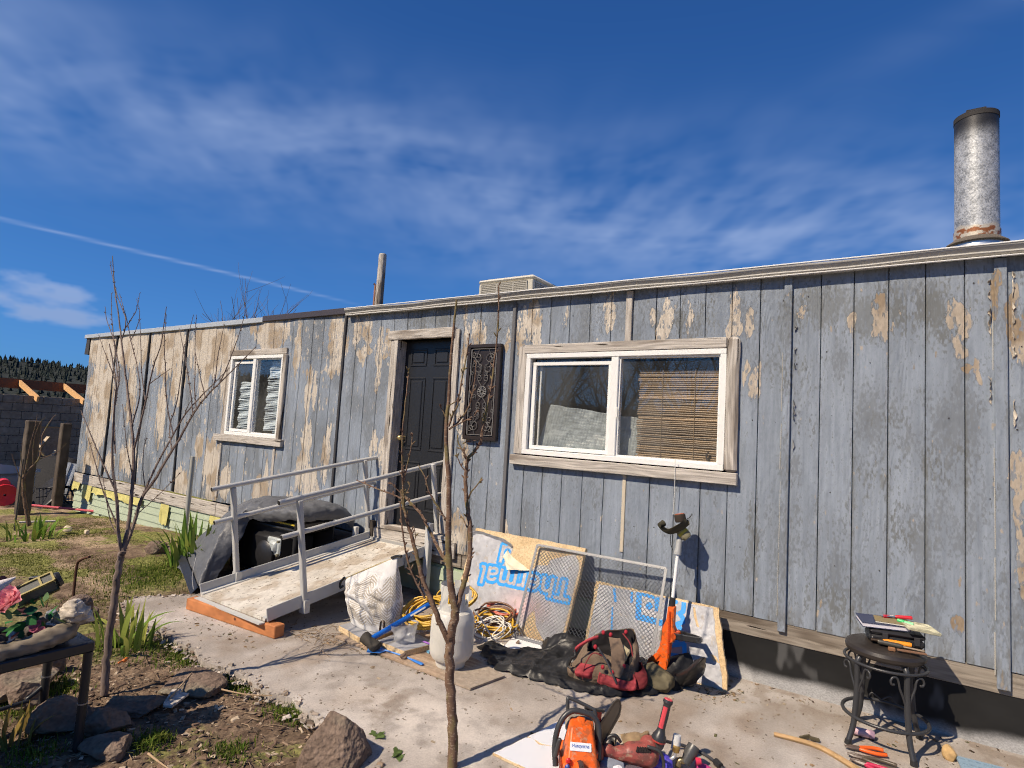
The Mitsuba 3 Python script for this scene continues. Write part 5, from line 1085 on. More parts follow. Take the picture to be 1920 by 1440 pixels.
# ---------------------------------------------------------------- iron wall panel
wp = thing('wall_panel', 'dark scrolled iron panel hung between the door and the wide window', 'wall panel')
pa, pb, pc_, pd = -3.60, -3.195, 1.585, 2.535
put('backing', box(pa, pb, -0.05, -0.016, pc_, pd, 0.004), 'wood_v', parent=wp); scene.pop(wp + '__backing')
put('backing', box(pa, pb, -0.045, -0.016, pc_, pd, 0.004), 'satin', (0.018, 0.012, 0.010), var=0.6, freq=25, parent=wp)
put('border', cat(framework(pa, pb, pc_, pd, 0.035, -0.066, -0.045)), 'satin', (0.024, 0.016, 0.013), var=.5, freq=20, parent=wp)
def scroll(cx_, cz_, r0, turns, a0, s=1): 
    t_ = np.linspace(0, 1, 26); rr__ = r0 * (1 - 0.78 * t_); a = a0 + s * 2 * np.pi * turns * t_
    return np.stack([cx_ + rr__ * np.cos(a), 0 * t_ - 0.056, cz_ + rr__ * np.sin(a)], 1)
IRON = (0.11, 0.105, 0.10); w2, h2 = (pb - pa) / 2, (pd - pc_) / 2; mx, mz = (pa + pb) / 2, (pc_ + pd) / 2
parts_ = []
for s in (-1, 1):
    for q in (-1, 1):
        for (dx, dz, r0, t0, a0) in ((0.075, 0.33, 0.055, 1.3, 0.5), (0.06, 0.23, 0.05, 1.2, 2.0), (0.045, 0.13, 0.035, 1.3, 1.0), (0.12, 0.37, 0.04, 1.2, 3.0), (0.135, 0.18, 0.022, 1.1, 0.3), (0.10, 0.05, 0.03, 1.3, 2.4), (0.035, 0.19, 0.03, 1.1, 4.0), (0.11, 0.27, 0.035, 1.1, 1.2)):
            P = scroll(0, 0, r0, t0, a0); P[:, 0] = mx + s * (dx + P[:, 0]); P[:, 2] = mz + q * (dz + P[:, 2]); parts_.append(tube(P, 0.0035, 5))
        parts_.append(tube(spline([(mx + s * 0.005, -0.056, mz + q * 0.05), (mx + s * 0.06, -0.056, mz + q * 0.13), (mx + s * 0.03, -0.056, mz + q * 0.24), (mx + s * 0.13, -0.056, mz + q * 0.36), (mx + s * 0.15, -0.056, mz + q * 0.42)], 6), 0.0035, 5))
        parts_.append(tube(spline([(mx + s * 0.155, -0.056, mz + q * 0.02), (mx + s * 0.125, -0.056, mz + q * 0.12), (mx + s * 0.14, -0.056, mz + q * 0.24), (mx + s * 0.06, -0.056, mz + q * 0.42)], 6), 0.003, 5))
put('scrollwork', cat(parts_), 'satin', IRON, True, parent=wp)
put('inner_frame', cat(framework(pa + 0.045, pb - 0.045, pc_ + 0.045, pd - 0.045, 0.008, -0.062, -0.048)), 'satin', (0.15, 0.145, 0.14), parent=wp)
a8 = np.arange(12) * np.pi / 6
put('rosette', cat([tube([(mx + .012 * math.cos(a), -0.057, mz + .012 * math.sin(a)), (mx + .05 * math.cos(a), -0.057, mz + .05 * math.sin(a))], [0.004, 0.006], 5) for a in a8] + [tube(np.stack([mx + .054 * np.cos(a8), 0 * a8 - .057, mz + .054 * np.sin(a8)], 1), 0.004, 5, closed=True)]), 'satin', (0.17, 0.165, 0.16), True, parent=wp)

# string from the sill
sg = thing('string', 'thin white string hanging from the wide window sill', 'string')
p0 = np.array((-1.443,-0.075,1.52)); p1 = np.array((-1.45,-0.06,1.115)); put('cord', tube([p0 + (0, 0, 0.03), p0, (p0 + p1) / 2 + (0.004, 0, 0), p1], 0.0028, 5), 'matte', (0.6, 0.6, 0.58), parent=sg)

# ---------------------------------------------------------------- string trimmer, upside down against the wall
tm = thing('string_trimmer', 'orange string trimmer stood on its handle, cutting head up against the wall', 'string trimmer')
ORG = (0.72, 0.10, 0.012)
def prof(pts3, y0, y1, bev=0.006):
    """Outline of points in an upright plane -> a plate with rounded edges between y0 and y1 (offsets from the points' own y)."""
    P = np.array(pts3); pl = Polygon(P[:, [0, 2]]).buffer(0); ym = P[:, 1].mean()
    lay = [extr(pl.buffer(-bev), abs(y1 - y0)), extr(pl, abs(y1 - y0) - 2 * bev).apply_translation((0, 0, bev))]
    m = cat(lay); v = m.vertices.copy(); m.vertices = np.stack([v[:, 0], ym + min(y0, y1) + v[:, 2], v[:, 1]], 1); m.invert(); return m
YB = -0.36
put('body', prof([(-1.359,-0.36,0.497),(-1.314,-0.36,0.503),(-1.317,-0.36,0.371),(-1.3,-0.36,0.334),(-1.302,-0.36,0.274),(-1.332,-0.36,0.245),(-1.355,-0.36,0.042),(-1.422,-0.36,0.039),(-1.399,-0.36,0.146),(-1.429,-0.36,0.104),(-1.484,-0.36,0.075),(-1.485,-0.36,0.101),(-1.438,-0.36,0.143),(-1.409,-0.36,0.211),(-1.398,-0.36,0.315),(-1.391,-0.36,0.354),(-1.366,-0.36,0.416)], -0.032, 0.032), 'grimy_orange', None, 30, parent=tm)
put('trigger_grip', prof([(-1.497,-0.36,0.098),(-1.431,-0.36,0.16),(-1.379,-0.36,0.147),(-1.382,-0.36,0.12),(-1.432,-0.36,0.092),(-1.482,-0.36,0.038),(-1.502,-0.36,0.036)], -0.022, 0.022, 0.004), 'grimy_orange', None, 30, parent=tm)
put('rack', cat([box(q[0] - .008, q[0] + .008, YB - 0.040, YB - 0.03, q[2] - .004, q[2] + .003) for s in np.linspace(0, 1, 24) for q in [np.array((-1.341,-0.36,0.471)) * (1 - s) + np.array((-1.341,-0.36,0.183)) * s]]), 'satin', (0.50, 0.055, 0.008), parent=tm)
put('label_plate', prof([(-1.408,-0.36,0.324),(-1.394,-0.36,0.327),(-1.397,-0.36,0.259),(-1.411,-0.36,0.255)], -0.037, -0.031, 0.001), 'satin', (0.25, 0.22, 0.17), parent=tm)
put('collar', tube([(-1.346,-0.34,0.484),(-1.341,-0.34,0.561)], [0.024, 0.022], 14), 'satin', (0.02, 0.02, 0.022), 40, parent=tm)
put('shaft', tube([(-1.342,-0.335,0.552), (-1.345,-0.245,0.867)], 0.0125, 14), 'satin', (0.66, 0.66, 0.65), 40, parent=tm)
put('gear_neck', tube([(-1.347,-0.25,0.851), (-1.345,-0.245,0.874), (-1.343,-0.24,0.897), (-1.343,-0.215,0.992), (-1.341,-0.2,1.042)], [0.027, 0.027, 0.022, 0.021, 0.016], 14), 'satin', (0.33, 0.335, 0.33), 40, parent=tm)
hd0, hd1 = np.array((-1.33,-0.22,1.022)), np.array((-1.281,-0.22,0.979))
put('motor', tube([hd0 - (hd1 - hd0) * 0.3, hd0, hd1 - (hd1 - hd0) * 0.25, hd1], [0.034, 0.042, 0.040, 0.03], 16), 'matte', (0.19, 0.175, 0.11), 40, 0.4, 30, parent=tm)
put('warning_label', tube([hd0 + (hd1 - hd0) * 0.1, hd0 + (hd1 - hd0) * 0.42], 0.0428, 16), 'matte', (0.42, 0.34, 0.05), parent=tm)
gd, _ = surf([[(-1.292,-0.28,1.128), (-1.33,-0.33,1.077), (-1.417,-0.3,1.026), (-1.485,-0.26,1.028)], [(-1.27,-0.24,1.08), (-1.348,-0.24,1.014), (-1.428,-0.24,0.991), (-1.5,-0.24,1.04)], [(-1.309,-0.14,1.101), (-1.403,-0.12,1.045), (-1.462,-0.14,1.011), (-1.501,-0.18,1.058)]], 14, 18, 2, 0.0)
put('guard', cat([gd, gd.copy().apply_translation((0.002, 0.001, 0.004))]), 'matte', (0.055, 0.05, 0.032), True, parent=tm)
put('guard_tip', tube([(-1.489,-0.26,1.048), (-1.471,-0.22,1.062)], [0.018, 0.026], 10), 'matte', (0.05, 0.046, 0.03), 40, parent=tm)
s0, s1 = np.array((-1.343,-0.2,1.086)), np.array((-1.357,-0.2,1.144))
put('spool', tube([s0, s0 + (s1 - s0) * 0.15, s1 - (s1 - s0) * 0.1, s1], [0.036, 0.042, 0.042, 0.036], 18), 'matte', (0.045, 0.035, 0.028), 40, parent=tm)
put('spool_cap', tube([s1, s1 + (s1 - s0) * 0.05], [0.036, 0.034], 18), 'matte', (0.30, 0.07, 0.025), parent=tm)
put('cutting_line', cat([tube(spline([(-1.315,-0.2,1.105), (-1.284,-0.2,1.125), (-1.264,-0.19,1.155)], 5), [0.003] * 11, 5), tube(spline([(-1.41,-0.22,0.995), (-1.418,-0.2,0.92), (-1.395,-0.2,0.868)], 5), 0.0028, 5)]), 'matte', (0.03, 0.03, 0.03), True, parent=tm)
pv = np.array((-1.3,-0.37,0.314))
put('pivot', tube([pv + (0, 0.07, 0), pv + (0, -0.055, 0)], 0.02, 14), 'satin', ORG, 40, parent=tm)
e1, e2 = np.array((-1.118,-0.42,0.331)), np.array((-1.15,-0.3,0.292))
put('assist_handle', cat([bar(pv + (0.0, -0.045, 0), e1, 0.014, 0.042, up=(0, 0, 1), bev=0.004), bar(pv + (0.0, 0.06, 0), e2 + (0, 0.02, 0), 0.014, 0.042, up=(0, 0, 1), bev=0.004), tube([e1 + (-.004, -0.004, 0), e2 + (-.004, 0.024, 0)], 0.02, 10)]), 'satin', (0.02, 0.02, 0.022), 30, parent=tm)

# ---------------------------------------------------------------- black plastic sheet and tool bag
ps = thing('plastic_sheet', 'crumpled black plastic sheet spread on the patio under the tool bag', 'tarp')
out2 = Polygon([q[:2] for q in [(-2.769,-0.759,0),(-2.583,-0.925,0),(-2.352,-1.079,0),(-2.156,-1.069,0),(-1.946,-1.028,0),(-1.757,-1,0),(-1.587,-0.952,0),(-1.444,-0.848,0),(-1.295,-0.656,0),(-1.184,-0.432,0),(-1.134,-0.183,0),(-1.236,0.136,0),(-1.348,0.206,0),(-1.392,-0.006,0),(-1.541,0.058,0),(-1.719,0.06,0),(-2.048,0.165,0),(-2.146,0.161,0),(-2.351,0.209,0),(-2.553,-0.061,0),(-2.279,-0.561,0),(-2.453,-0.721,0)]]).buffer(0.01)
mnx, mny, mxx, mxy = out2.bounds
cen2 = np.array((-1.891,-0.431,0)[:2]); nt, nr = 420, 70
from shapely import distance, points as spoints, contains_xy
th_ = np.linspace(0, 2 * np.pi, nt, endpoint=False); ext = []
for a in th_:
    hit = LineString([cen2, cen2 + 3 * np.array([math.cos(a), math.sin(a)])]).intersection(out2)
    g0 = hit.geoms[0] if hasattr(hit, 'geoms') else hit
    ext.append(np.linalg.norm(np.array(g0.coords[-1]) - cen2) * (1 + 0.02 * math.sin(a * 37)))
ext = np.array(ext); ext = (np.roll(ext, 1) + 2 * ext + np.roll(ext, -1)) / 4
rr_ = np.linspace(0.0, 1, nr)[None, :] ** 0.8
u = cen2[0] + (ext * np.cos(th_))[:, None] * rr_; v = cen2[1] + (ext * np.sin(th_))[:, None] * rr_
p3 = np.stack([u, v, 0 * u], -1); de = distance(spoints(u, v), out2.exterior)
fold = np.abs(meshkit.fbm(p3 * 4.0 + 2, 4, 9) - 0.5); wri = meshkit.fbm(p3 * 14, 3, 7)
def bump(x, y, sx_, sy_, h, a=0.0):
    dx, dy = u - x, v - y; ca, sa = math.cos(a), math.sin(a)
    return h * np.exp(-((dx * ca + dy * sa) / sx_) ** 2 - ((dy * ca - dx * sa) / sy_) ** 2)
q1, q2, q3, q4 = (-2.102,-0.514,0.06), (-1.257,-0.253,0.04), (-1.384,-0.567,0.04), (-1.788,-0.78,0.03)
zz2 = 0.022 + 0.20 * np.clip(0.12 - fold, 0, 1) + 0.028 * wri + bump(q1[0], q1[1] + .05, 0.17, 0.08, 0.11) + bump(q2[0], q2[1], 0.20, 0.075, 0.12, 0.5) + bump(q3[0], q3[1], 0.11, 0.085, 0.06) + bump(q4[0] - .08, q4[1], 0.2, 0.05, 0.07, -.1)
zz2 = np.maximum(zz2 * np.clip(de / 0.05 + 0.10, 0.10, 1), 0.006)
i_, j_ = np.meshgrid(np.arange(nt), np.arange(nr - 1), indexing='ij'); a = i_ * nr + j_; b = ((i_ + 1) % nt) * nr + j_
sm = trimesh.Trimesh(np.stack([u, v, zz2], -1).reshape(-1, 3), np.vstack([np.stack([a, b, b + 1], -1).reshape(-1, 3), np.stack([a, b + 1, a + 1], -1).reshape(-1, 3)]), process=False)
put('sheet', sm, 'plastic_sheet', smooth=True, parent=ps)
cnr, _ = surf([[(-1.299,-0.405,0.06), (-1.221,-0.419,0.1), (-1.12,-0.55,0.219)], [(-1.26,-0.45,0.02), (-1.116,-0.62,0.176), (-1.033,-0.58,0.274)], [(-1.222,-0.487,0), (-1.156,-0.403,0.02), (-1.123,-0.286,0.05)]], 24, 24, 2, 0.03, 9, 4)
put('raised_corner', cnr, 'plastic_sheet', smooth=True, parent=ps)
dr_ = thing('dirt_clump', 'muddy clump of dry soil and moss on the black sheet right of the tool bag', 'dirt')
put('clump', rock((0.26, 0.18, 0.16), 61, 3, 0.2).apply_translation(np.array((-1.364,-0.614,0.05)) + (0, 0.02, 0.025)), 'matte', (0.105, 0.09, 0.055), True, 0.9, 28, parent=dr_)

bg = thing('tool_bag', 'worn brown and red canvas tool bag lying open on the black sheet', 'bag')
bo = np.array((-1.667,-0.753,0.03)); bx_ = nrm((0.92, 0.30, 0)); by_ = nrm((-0.30, 0.92, 0)); 
def BG(x, y, z): return bo + bx_ * x + by_ * y + np.array([0, 0, z])
BRN = np.array([0.125, 0.088, 0.062]); RED = np.array([0.24, 0.035, 0.042])
def bagsurf(u, v):
    a = 2 * np.pi * u
    ca, sa = np.cos(a), np.sin(a); ca = np.sign(ca) * np.abs(ca) ** 0.65; sa = np.sign(sa) * np.abs(sa) ** 0.65
    w = 0.235 * (1 - 0.30 * v) + 0.02 * np.sin(np.pi * v); d = 0.135 * (1 - 0.30 * v) + 0.02 * np.sin(np.pi * v)
    top = 0.225 + 0.070 * np.cos(a) + 0.06 * np.clip(sa, 0, 1) - 0.12 * np.exp(-((u - 0.83) / 0.09) ** 2)
    x, y, z = ca * w + 0.03 * v, sa * d + 0.05 * v * v, v * top
    n_ = meshkit.fbm(np.stack([ca * 2.2, sa * 2.2, v * 2.4], -1), 4, 4) - 0.5
    x = x + 0.05 * n_ * ca; y = y + 0.06 * n_ * sa
    return bo + x[..., None] * bx_ + y[..., None] * by_ + z[..., None] * np.array([0, 0, 1.0])
m, uvs = grid(110, 40, bagsurf)
cc = np.tile(BRN, (len(uvs), 1)); cc[(uvs[:, 1] > 0.95)] = (0.05, 0.035, 0.03)
put('shell', m, 'grimy_canvas', None, True, parent=bg)
put('lining', trimesh.Trimesh((np.array(m.vertices) - bo) * (0.95, 0.95, 0.985) + bo, m.faces, process=False), 'matte', (0.018, 0.016, 0.017), True, parent=bg)
def pocket(u0, u1, v0, v1, out_, col, name='pocket'):
    def fn(u, v):
        P = bagsurf(u0 + (u1 - u0) * u, v0 + (v1 - v0) * v); b = np.sin(np.pi * u) ** 0.4 * np.sin(np.pi * np.clip(v, 0.02, 0.93)) ** 0.35
        cen = bo + np.array([0, 0, 0.12]); n = P - cen; n[..., 2] *= 0.2; n /= np.linalg.norm(n, axis=-1, keepdims=True)
        return P + n * (out_ * b)[..., None]
    mm, uu_ = grid(30, 24, fn); put(name, mm, 'matte', col, True, 0.7, 32, parent=bg)
pocket(0.63, 0.72, 0.20, 0.66, 0.05, RED * 1.25)
pocket(0.74, 0.885, 0.05, 0.50, 0.07, RED * 1.1)
pocket(0.90, 1.0, 0.03, 0.5, 0.07, RED * 0.55)
pocket(0.50, 0.60, 0.02, 0.45, 0.04, BRN * 1.15)
put('inner_flap', surf([[BG(0.10, -0.04, 0.30), BG(0.14, -0.10, 0.18), BG(0.12, -0.155, 0.08)], [BG(0.02, -0.03, 0.29), BG(0.05, -0.12, 0.20), BG(0.06, -0.17, 0.09)]], 10, 10, 2, 0.012, 12)[0], 'matte', BRN * 1.25, True, 0.3, 20, parent=bg)
put('zip', tube(spline([BG(-0.04, -0.135, 0.245), BG(0.02, -0.15, 0.18), BG(0.07, -0.17, 0.10), BG(0.10, -0.18, 0.05)], 6), 0.007, 6), 'satin', (0.045, 0.045, 0.05), True, parent=bg)
put('handle', cat([tube(spline([BG(-0.20, -0.08, 0.18), BG(-0.17, -0.10, 0.225), BG(-0.10, -0.09, 0.275), BG(-0.05, -0.06, 0.29)], 6), 0.017, 8, flat=0.6)]), 'matte', RED * 1.5, True, parent=bg)
put('shoulder_hook', tube(spline([BG(-0.205, -0.095, 0.20), BG(-0.19, -0.13, 0.17), BG(-0.215, -0.12, 0.14), BG(-0.235, -0.11, 0.09), BG(-0.215, -0.125, 0.075)], 6), 0.008, 6), 'satin', (0.02, 0.02, 0.02), True, parent=bg)
for i, q in enumerate([(-0.02, 0.0, 0.305), (0.03, 0.01, 0.295), (0.13, 0.05, 0.315), (0.0, -0.15, 0.13), (0.135, -0.11, 0.145), (0.065, -0.16, 0.11), (-0.06, -0.10, 0.235)]):
    put('rivet_tab', trimesh.creation.icosphere(2, 0.013).apply_scale((1, 1, 1.2)).apply_translation(BG(*q)), 'matte', (0.34, 0.025, 0.04), True, parent=bg)
put('piping', cat([tube(spline([BG(-0.13, -0.150, 0.03), BG(-0.12, -0.165, 0.12), BG(-0.07, -0.155, 0.21), BG(0.0, -0.145, 0.20)], 6), 0.004, 5)]), 'matte', (0.22, 0.035, 0.04), True, parent=bg)
put('piping', cat([tube(spline([BG(0.11, 0.03, 0.31), BG(0.17, -0.01, 0.25), BG(0.20, -0.07, 0.12)], 6), 0.005, 5)]), 'matte', (0.22, 0.035, 0.04), True, parent=bg)
put('rolled_papers', box(0, 0.08, 0, 0.03, 0, 0.10, 0.01).apply_transform(rot(25, (0, 1, 0))).apply_translation(BG(0.06, -0.03, 0.17)), 'matte', (0.40, 0.35, 0.22), parent=bg)

# ---------------------------------------------------------------- chainsaw
cw = thing('chainsaw', 'orange chainsaw with a black front handle and toothed bar, nearest the camera', 'chainsaw')
CO = np.array((-1.309,-1.827,0)); CF = nrm((0.05, 0.999, 0)); CR = nrm((0.999, -0.05, 0))
yawv = nrm((0.83, 0.555, 0)); CR = yawv; CF = np.array([-yawv[1], yawv[0], 0])
CM = np.eye(4); CM[:3, 0], CM[:3, 1], CM[:3, 2], CM[:3, 3] = CR, CF, (0, 0, 1), CO
def CS(*a, **k): key, m = a[0], a[1]; return put(key, tr(m, CM), *a[2:], parent=cw, **k)
SAW = (0.70, 0.125, 0.012)
CS('crankcase', cat([box(-0.105, 0.085, -0.10, 0.14, 0.02, 0.10, 0.02), box(-0.02, 0.10, -0.02, 0.16, 0.03, 0.135, 0.02)]), 'grimy_orange', None, 30)
M3 = manifold3d.Manifold
def rbox(pts, r): return M3.batch_hull([M3.sphere(r, 14).translate(list(map(float, p))) for p in pts])
CS('top_cover', rbox([(-0.075, -0.11, 0.085), (0.055, -0.11, 0.085), (-0.07, -0.10, 0.12), (0.05, -0.10, 0.12), (-0.05, -0.02, 0.225), (0.035, -0.02, 0.215), (-0.045, 0.05, 0.235), (0.04, 0.05, 0.225), (0.065, 0.06, 0.10), (-0.075, 0.06, 0.10)], 0.016), 'grimy_orange', None, 40)
CS('cover_ridge', rbox([(-0.012, -0.055, 0.185), (-0.012, 0.045, 0.245), (0.008, 0.045, 0.243)], 0.014), 'grimy_orange', None, 40)
CS('cover_ridge', rbox([(0.042, -0.03, 0.20), (0.05, 0.05, 0.225), (0.058, 0.03, 0.15)], 0.014), 'grimy_orange', None, 40)
sl = frame((-0.066, -0.078, 0.152), (1, 0.0, -0.03), (0.0, 0.62, 0.80))
tx_ = text_poly('Husqvarna', 0.012, True); b_ = tx_.bounds
from shapely import affinity
tx_ = affinity.scale(affinity.translate(tx_, -b_[0], -b_[1]), 0.082 / (b_[2] - b_[0]), 1.15, origin=(0, 0)); tx_ = affinity.translate(tx_, 0.008, 0.008)
slm = sl @ np.array([[1, 0, 0, 0], [0, 1, 0, 0], [0, 0, 1, 0.0125], [0, 0, 0, 1.0]])
lk = CS('name_plate', tr(extr(sbox(0.0, 0, 0.098, 0.031).buffer(0.003), 0.006), slm), 'satin', (0.66, 0.68, 0.72))
put('lettering', tr(tr(extr(tx_, 0.001).apply_translation((0, 0, 0.0062)), slm), CM), 'satin', (0.06, 0.12, 0.38), parent=lk)
CS('filter_cap', rbox([(-0.06, 0.07, 0.19), (0.045, 0.07, 0.19), (0.045, 0.09, 0.225), (-0.06, 0.09, 0.225)], 0.02), 'satin', (0.25, 0.22, 0.18), 40)
CS('front_handle', tube(spline([(-0.128, -0.02, 0.045), (-0.135, 0.0, 0.12), (-0.125, 0.015, 0.195), (-0.095, 0.03, 0.255), (-0.05, 0.04, 0.285), (0.0, 0.04, 0.283), (0.055, 0.035, 0.268), (0.085, 0.025, 0.225), (0.088, 0.005, 0.15), (0.085, -0.01, 0.075)], 7), 0.0145, 12), 'satin', (0.035, 0.036, 0.038), True)
CS('handle_clamp', rbox([(-0.13, -0.025, 0.10), (-0.115, -0.025, 0.17), (-0.12, 0.0, 0.13)], 0.012), 'satin', (0.04, 0.04, 0.042), 40)
CS('hand_guard', tube(spline([(-0.065, 0.10, 0.25), (-0.068, 0.11, 0.305), (-0.06, 0.115, 0.315), (-0.02, 0.11, 0.304), (0.06, 0.10, 0.275), (0.075, 0.095, 0.262), (0.085, 0.085, 0.20), (0.085, 0.08, 0.12)], 6), 0.0095, 8), 'satin', (0.045, 0.046, 0.048), True)
CS('rear_handle', tube(spline([(-0.03, -0.10, 0.09), (-0.03, -0.15, 0.11), (-0.035, -0.23, 0.115), (-0.04, -0.30, 0.09), (-0.04, -0.32, 0.03)], 6), [0.024] * 25, 10), 'grimy_orange', None, True)
CS('grip', tube(spline([(-0.025, -0.115, 0.115), (-0.022, -0.16, 0.135), (-0.025, -0.24, 0.14)], 6), 0.014, 8), 'satin', (0.02, 0.02, 0.02), True)
CS('trigger_red', box(-0.092, -0.068, -0.135, -0.118, 0.118, 0.142, 0.006), 'satin', (0.55, 0.02, 0.02), 40)
CS('trigger_blue', box(-0.095, -0.070, -0.14, -0.12, 0.09, 0.115, 0.008), 'satin', (0.02, 0.06, 0.28), 40)
CS('starter_vents', cat([box(-0.109, -0.103, y, y + 0.006, 0.03, 0.09) for y in np.arange(-0.085, 0.05, 0.013)]), 'satin', (0.30, 0.045, 0.01))
CS('clutch_cover', rbox([(0.10, 0.0, 0.05), (0.10, 0.13, 0.05), (0.10, 0.12, 0.12), (0.10, 0.02, 0.12)], 0.016), 'satin', (0.30, 0.05, 0.02), 40)
CS('brake_lever', bar((0.03, 0.13, 0.262), (0.135, 0.17, 0.235), 0.02, 0.012), 'satin', (0.03, 0.03, 0.03))
CS('red_guard', trimesh.convex.convex_hull([(0.09, 0.16, 0.16), (0.09, 0.16, 0.235), (0.13, 0.19, 0.215), (0.125, 0.19, 0.16), (0.09, 0.18, 0.16), (0.09, 0.18, 0.235)]), 'satin', (0.55, 0.05, 0.035))
bl = Polygon([(0, 0.0), (0.02, -0.045), (0.30, -0.04), (0.345, -0.018), (0.355, 0.01), (0.34, 0.03), (0.30, 0.042), (0.02, 0.05)])
th = [bl.buffer(-0.006)]
cb = np.array(bl.segmentize(0.012).exterior.coords)
for i in range(0, len(cb) - 1, 1):
    c0_, c1_ = cb[i], cb[(i + 1) % (len(cb) - 1)]; d_ = c1_ - c0_; n_ = np.array([d_[1], -d_[0]]); th.append(Polygon([c0_, c0_ + n_ * 0.75 + d_ * 0.2, c1_ + n_ * 0.1, c1_ - n_ * 0.5, c0_ - n_ * 0.5]).buffer(0))
BRF = frame((0.095, 0.13, 0.09), (0.52, 0.66, 0.40), (-0.40, -0.2, 0.80)) @ np.diag([0.80, 1.0, 1.0, 1.0])
CS('guide_bar', tr(extr(bl.buffer(-0.008), 0.005), BRF), 'metal', (0.17, 0.155, 0.135))
CS('chain', tr(extr(unary_union(th).difference(bl.buffer(-0.010)), 0.008).apply_translation((0, 0, -0.0015)), BRF), 'metal', (0.13, 0.115, 0.10))

for i, (lbl, pts_) in enumerate([('white faced broken foam panel under the chainsaw, left piece', [(-1.735,-1.97,0.012),(-1.693,-1.737,0.012),(-1.653,-1.718,0.012),(-1.592,-1.751,0.012),(-1.519,-1.716,0.012),(-1.352,-1.82,0.012),(-1.321,-1.965,0.012),(-1.462,-1.98,0.012)]), ('white faced broken foam panel behind the chainsaw, upper piece', [(-1.683,-1.714,0.012),(-1.636,-1.444,0.012),(-1.491,-1.385,0.012),(-1.32,-1.536,0.012),(-1.377,-1.742,0.012),(-1.496,-1.698,0.012),(-1.584,-1.73,0.012)])]):
    t = thing('insulation_scrap', lbl, 'foam scrap'); p = rough(Polygon([q[:2] for q in pts_]), 0.008, 20, i + 3)
    put('core', extr(p.buffer(0.006), 0.010).apply_translation((0, 0, 0.003)), 'foam', parent=t)
    put('facing', extr(p, 0.003).apply_translation((0, 0, 0.0132)), 'matte', (0.62, 0.64, 0.68), parent=t)

# ---------------------------------------------------------------- angle grinder and the heap beside it
ag = thing('angle_grinder', 'faded red angle grinder with an upright black and red side handle', 'angle grinder')
go = np.array((-1.096,-1.619,0.09)); gx1 = np.array([0.83, 0.555, 0]); gz1 = np.array([0, 0, 1.0]); gy1 = np.cross(gz1, gx1)
def GP(x, y, z): return go + gx1 * x + gy1 * y + gz1 * z
DULL = (0.30, 0.075, 0.06)
put('housing', hull_bones([(GP(-0.03, 0, 0), 0.052, GP(0.055, 0.0, -0.005), 0.062), (GP(0.055, 0, 0), 0.055, GP(0.065, 0.03, 0.03), 0.045), (GP(-0.03, 0, 0.0), 0.048, GP(-0.12, -0.01, -0.005), 0.030), (GP(-0.12, -0.01, -0.005), 0.030, GP(-0.155, -0.015, 0.012), 0.034)], 0.010, 6), 'grimy_red', None, True, parent=ag)
put('paddle_switch', hull_bones([(GP(0.0, -0.02, -0.045), 0.018, GP(0.02, -0.02, -0.075), 0.014)], 0.008, 3), 'satin', (0.33, 0.09, 0.07), True, parent=ag)
put('air_vents', cat([bar(GP(-0.012 + 0.013 * i, -0.050, 0.030), GP(-0.004 + 0.013 * i, -0.040, 0.052), 0.010, 0.006, up=(0.5, -0.8, 0.6)) for i in range(6)]), 'matte', (0.02, 0.015, 0.015), parent=ag)
put('gear_case', hull_bones([(GP(0.085, 0.03, 0.02), 0.045, GP(0.12, 0.05, 0.03), 0.035)], 0.010, 4), 'satin', (0.07, 0.065, 0.06), True, parent=ag)
put('wheel_guard', tube(spline([GP(0.04, -0.05, 0.06), GP(0.10, -0.06, 0.045), GP(0.125, -0.055, -0.02), GP(0.115, -0.05, -0.09)], 6), 0.009, 6), 'satin', (0.04, 0.04, 0.04), True, parent=ag)
hs, ht = GP(0.115, 0.02, 0.06), GP(0.165, 0.04, 0.255)
put('side_handle', tube([hs, hs + (ht - hs) * 0.10, hs + (ht - hs) * 0.2, hs + (ht - hs) * 0.3, hs + (ht - hs) * 0.6, hs + (ht - hs) * 0.88, hs + (ht - hs) * 0.93, ht], [0.036, 0.036, 0.024, 0.019, 0.0205, 0.019, 0.026, 0.024], 14), 'satin', (0.028, 0.028, 0.03), 40, parent=ag)
put('grip_stripe', tube([hs + (ht - hs) * 0.32 + gx1 * -0.006 - gy1 * 0.008, hs + (ht - hs) * 0.84 + gx1 * -0.006 - gy1 * 0.008], 0.0145, 8), 'satin', (0.55, 0.06, 0.075), 40, parent=ag)
put('end_cap', tube([ht, ht + (ht - hs) * 0.02], [0.022, 0.02], 14), 'satin', (0.55, 0.06, 0.075), parent=ag)
put('collar_ring', tube([hs - (ht - hs) * 0.04, hs], [0.034, 0.037], 14), 'satin', (0.42, 0.06, 0.05), parent=ag)
put('rear_hook', tube(spline([GP(-0.175, -0.01, -0.09), GP(-0.175, -0.01, 0.03), GP(-0.15, -0.01, 0.075), GP(-0.115, -0.01, 0.085), GP(-0.085, 0, 0.05)], 6), 0.008, 7), 'satin', (0.03, 0.03, 0.03), True, parent=ag)
put('power_cord', tube(spline([GP(0.10, 0.08, 0.05), (-1.031,-1.344,0.06), (-0.957,-1.245,0.02), (-0.872,-1.236,0.012), (-0.807,-1.268,0.012), (-0.756,-1.308,0.012), (-0.689,-1.344,0.012)], 7), 0.0085, 8), 'satin', (0.045, 0.045, 0.05), True, parent=ag)
put('cord_plug', tube([(-0.782,-1.292,0.02), (-0.748,-1.32,0.02)], [0.019, 0.016], 8), 'satin', (0.02, 0.02, 0.02), 40, parent=ag)
def lump(name, label, cat_, px3, size, col, seed, mat='matte', var=0.5, r=0.22):
    t = thing(name, label, cat_); put('body', rock(size, seed, 3, r).apply_translation(px3), mat, col, True, var, 40, parent=t); return t
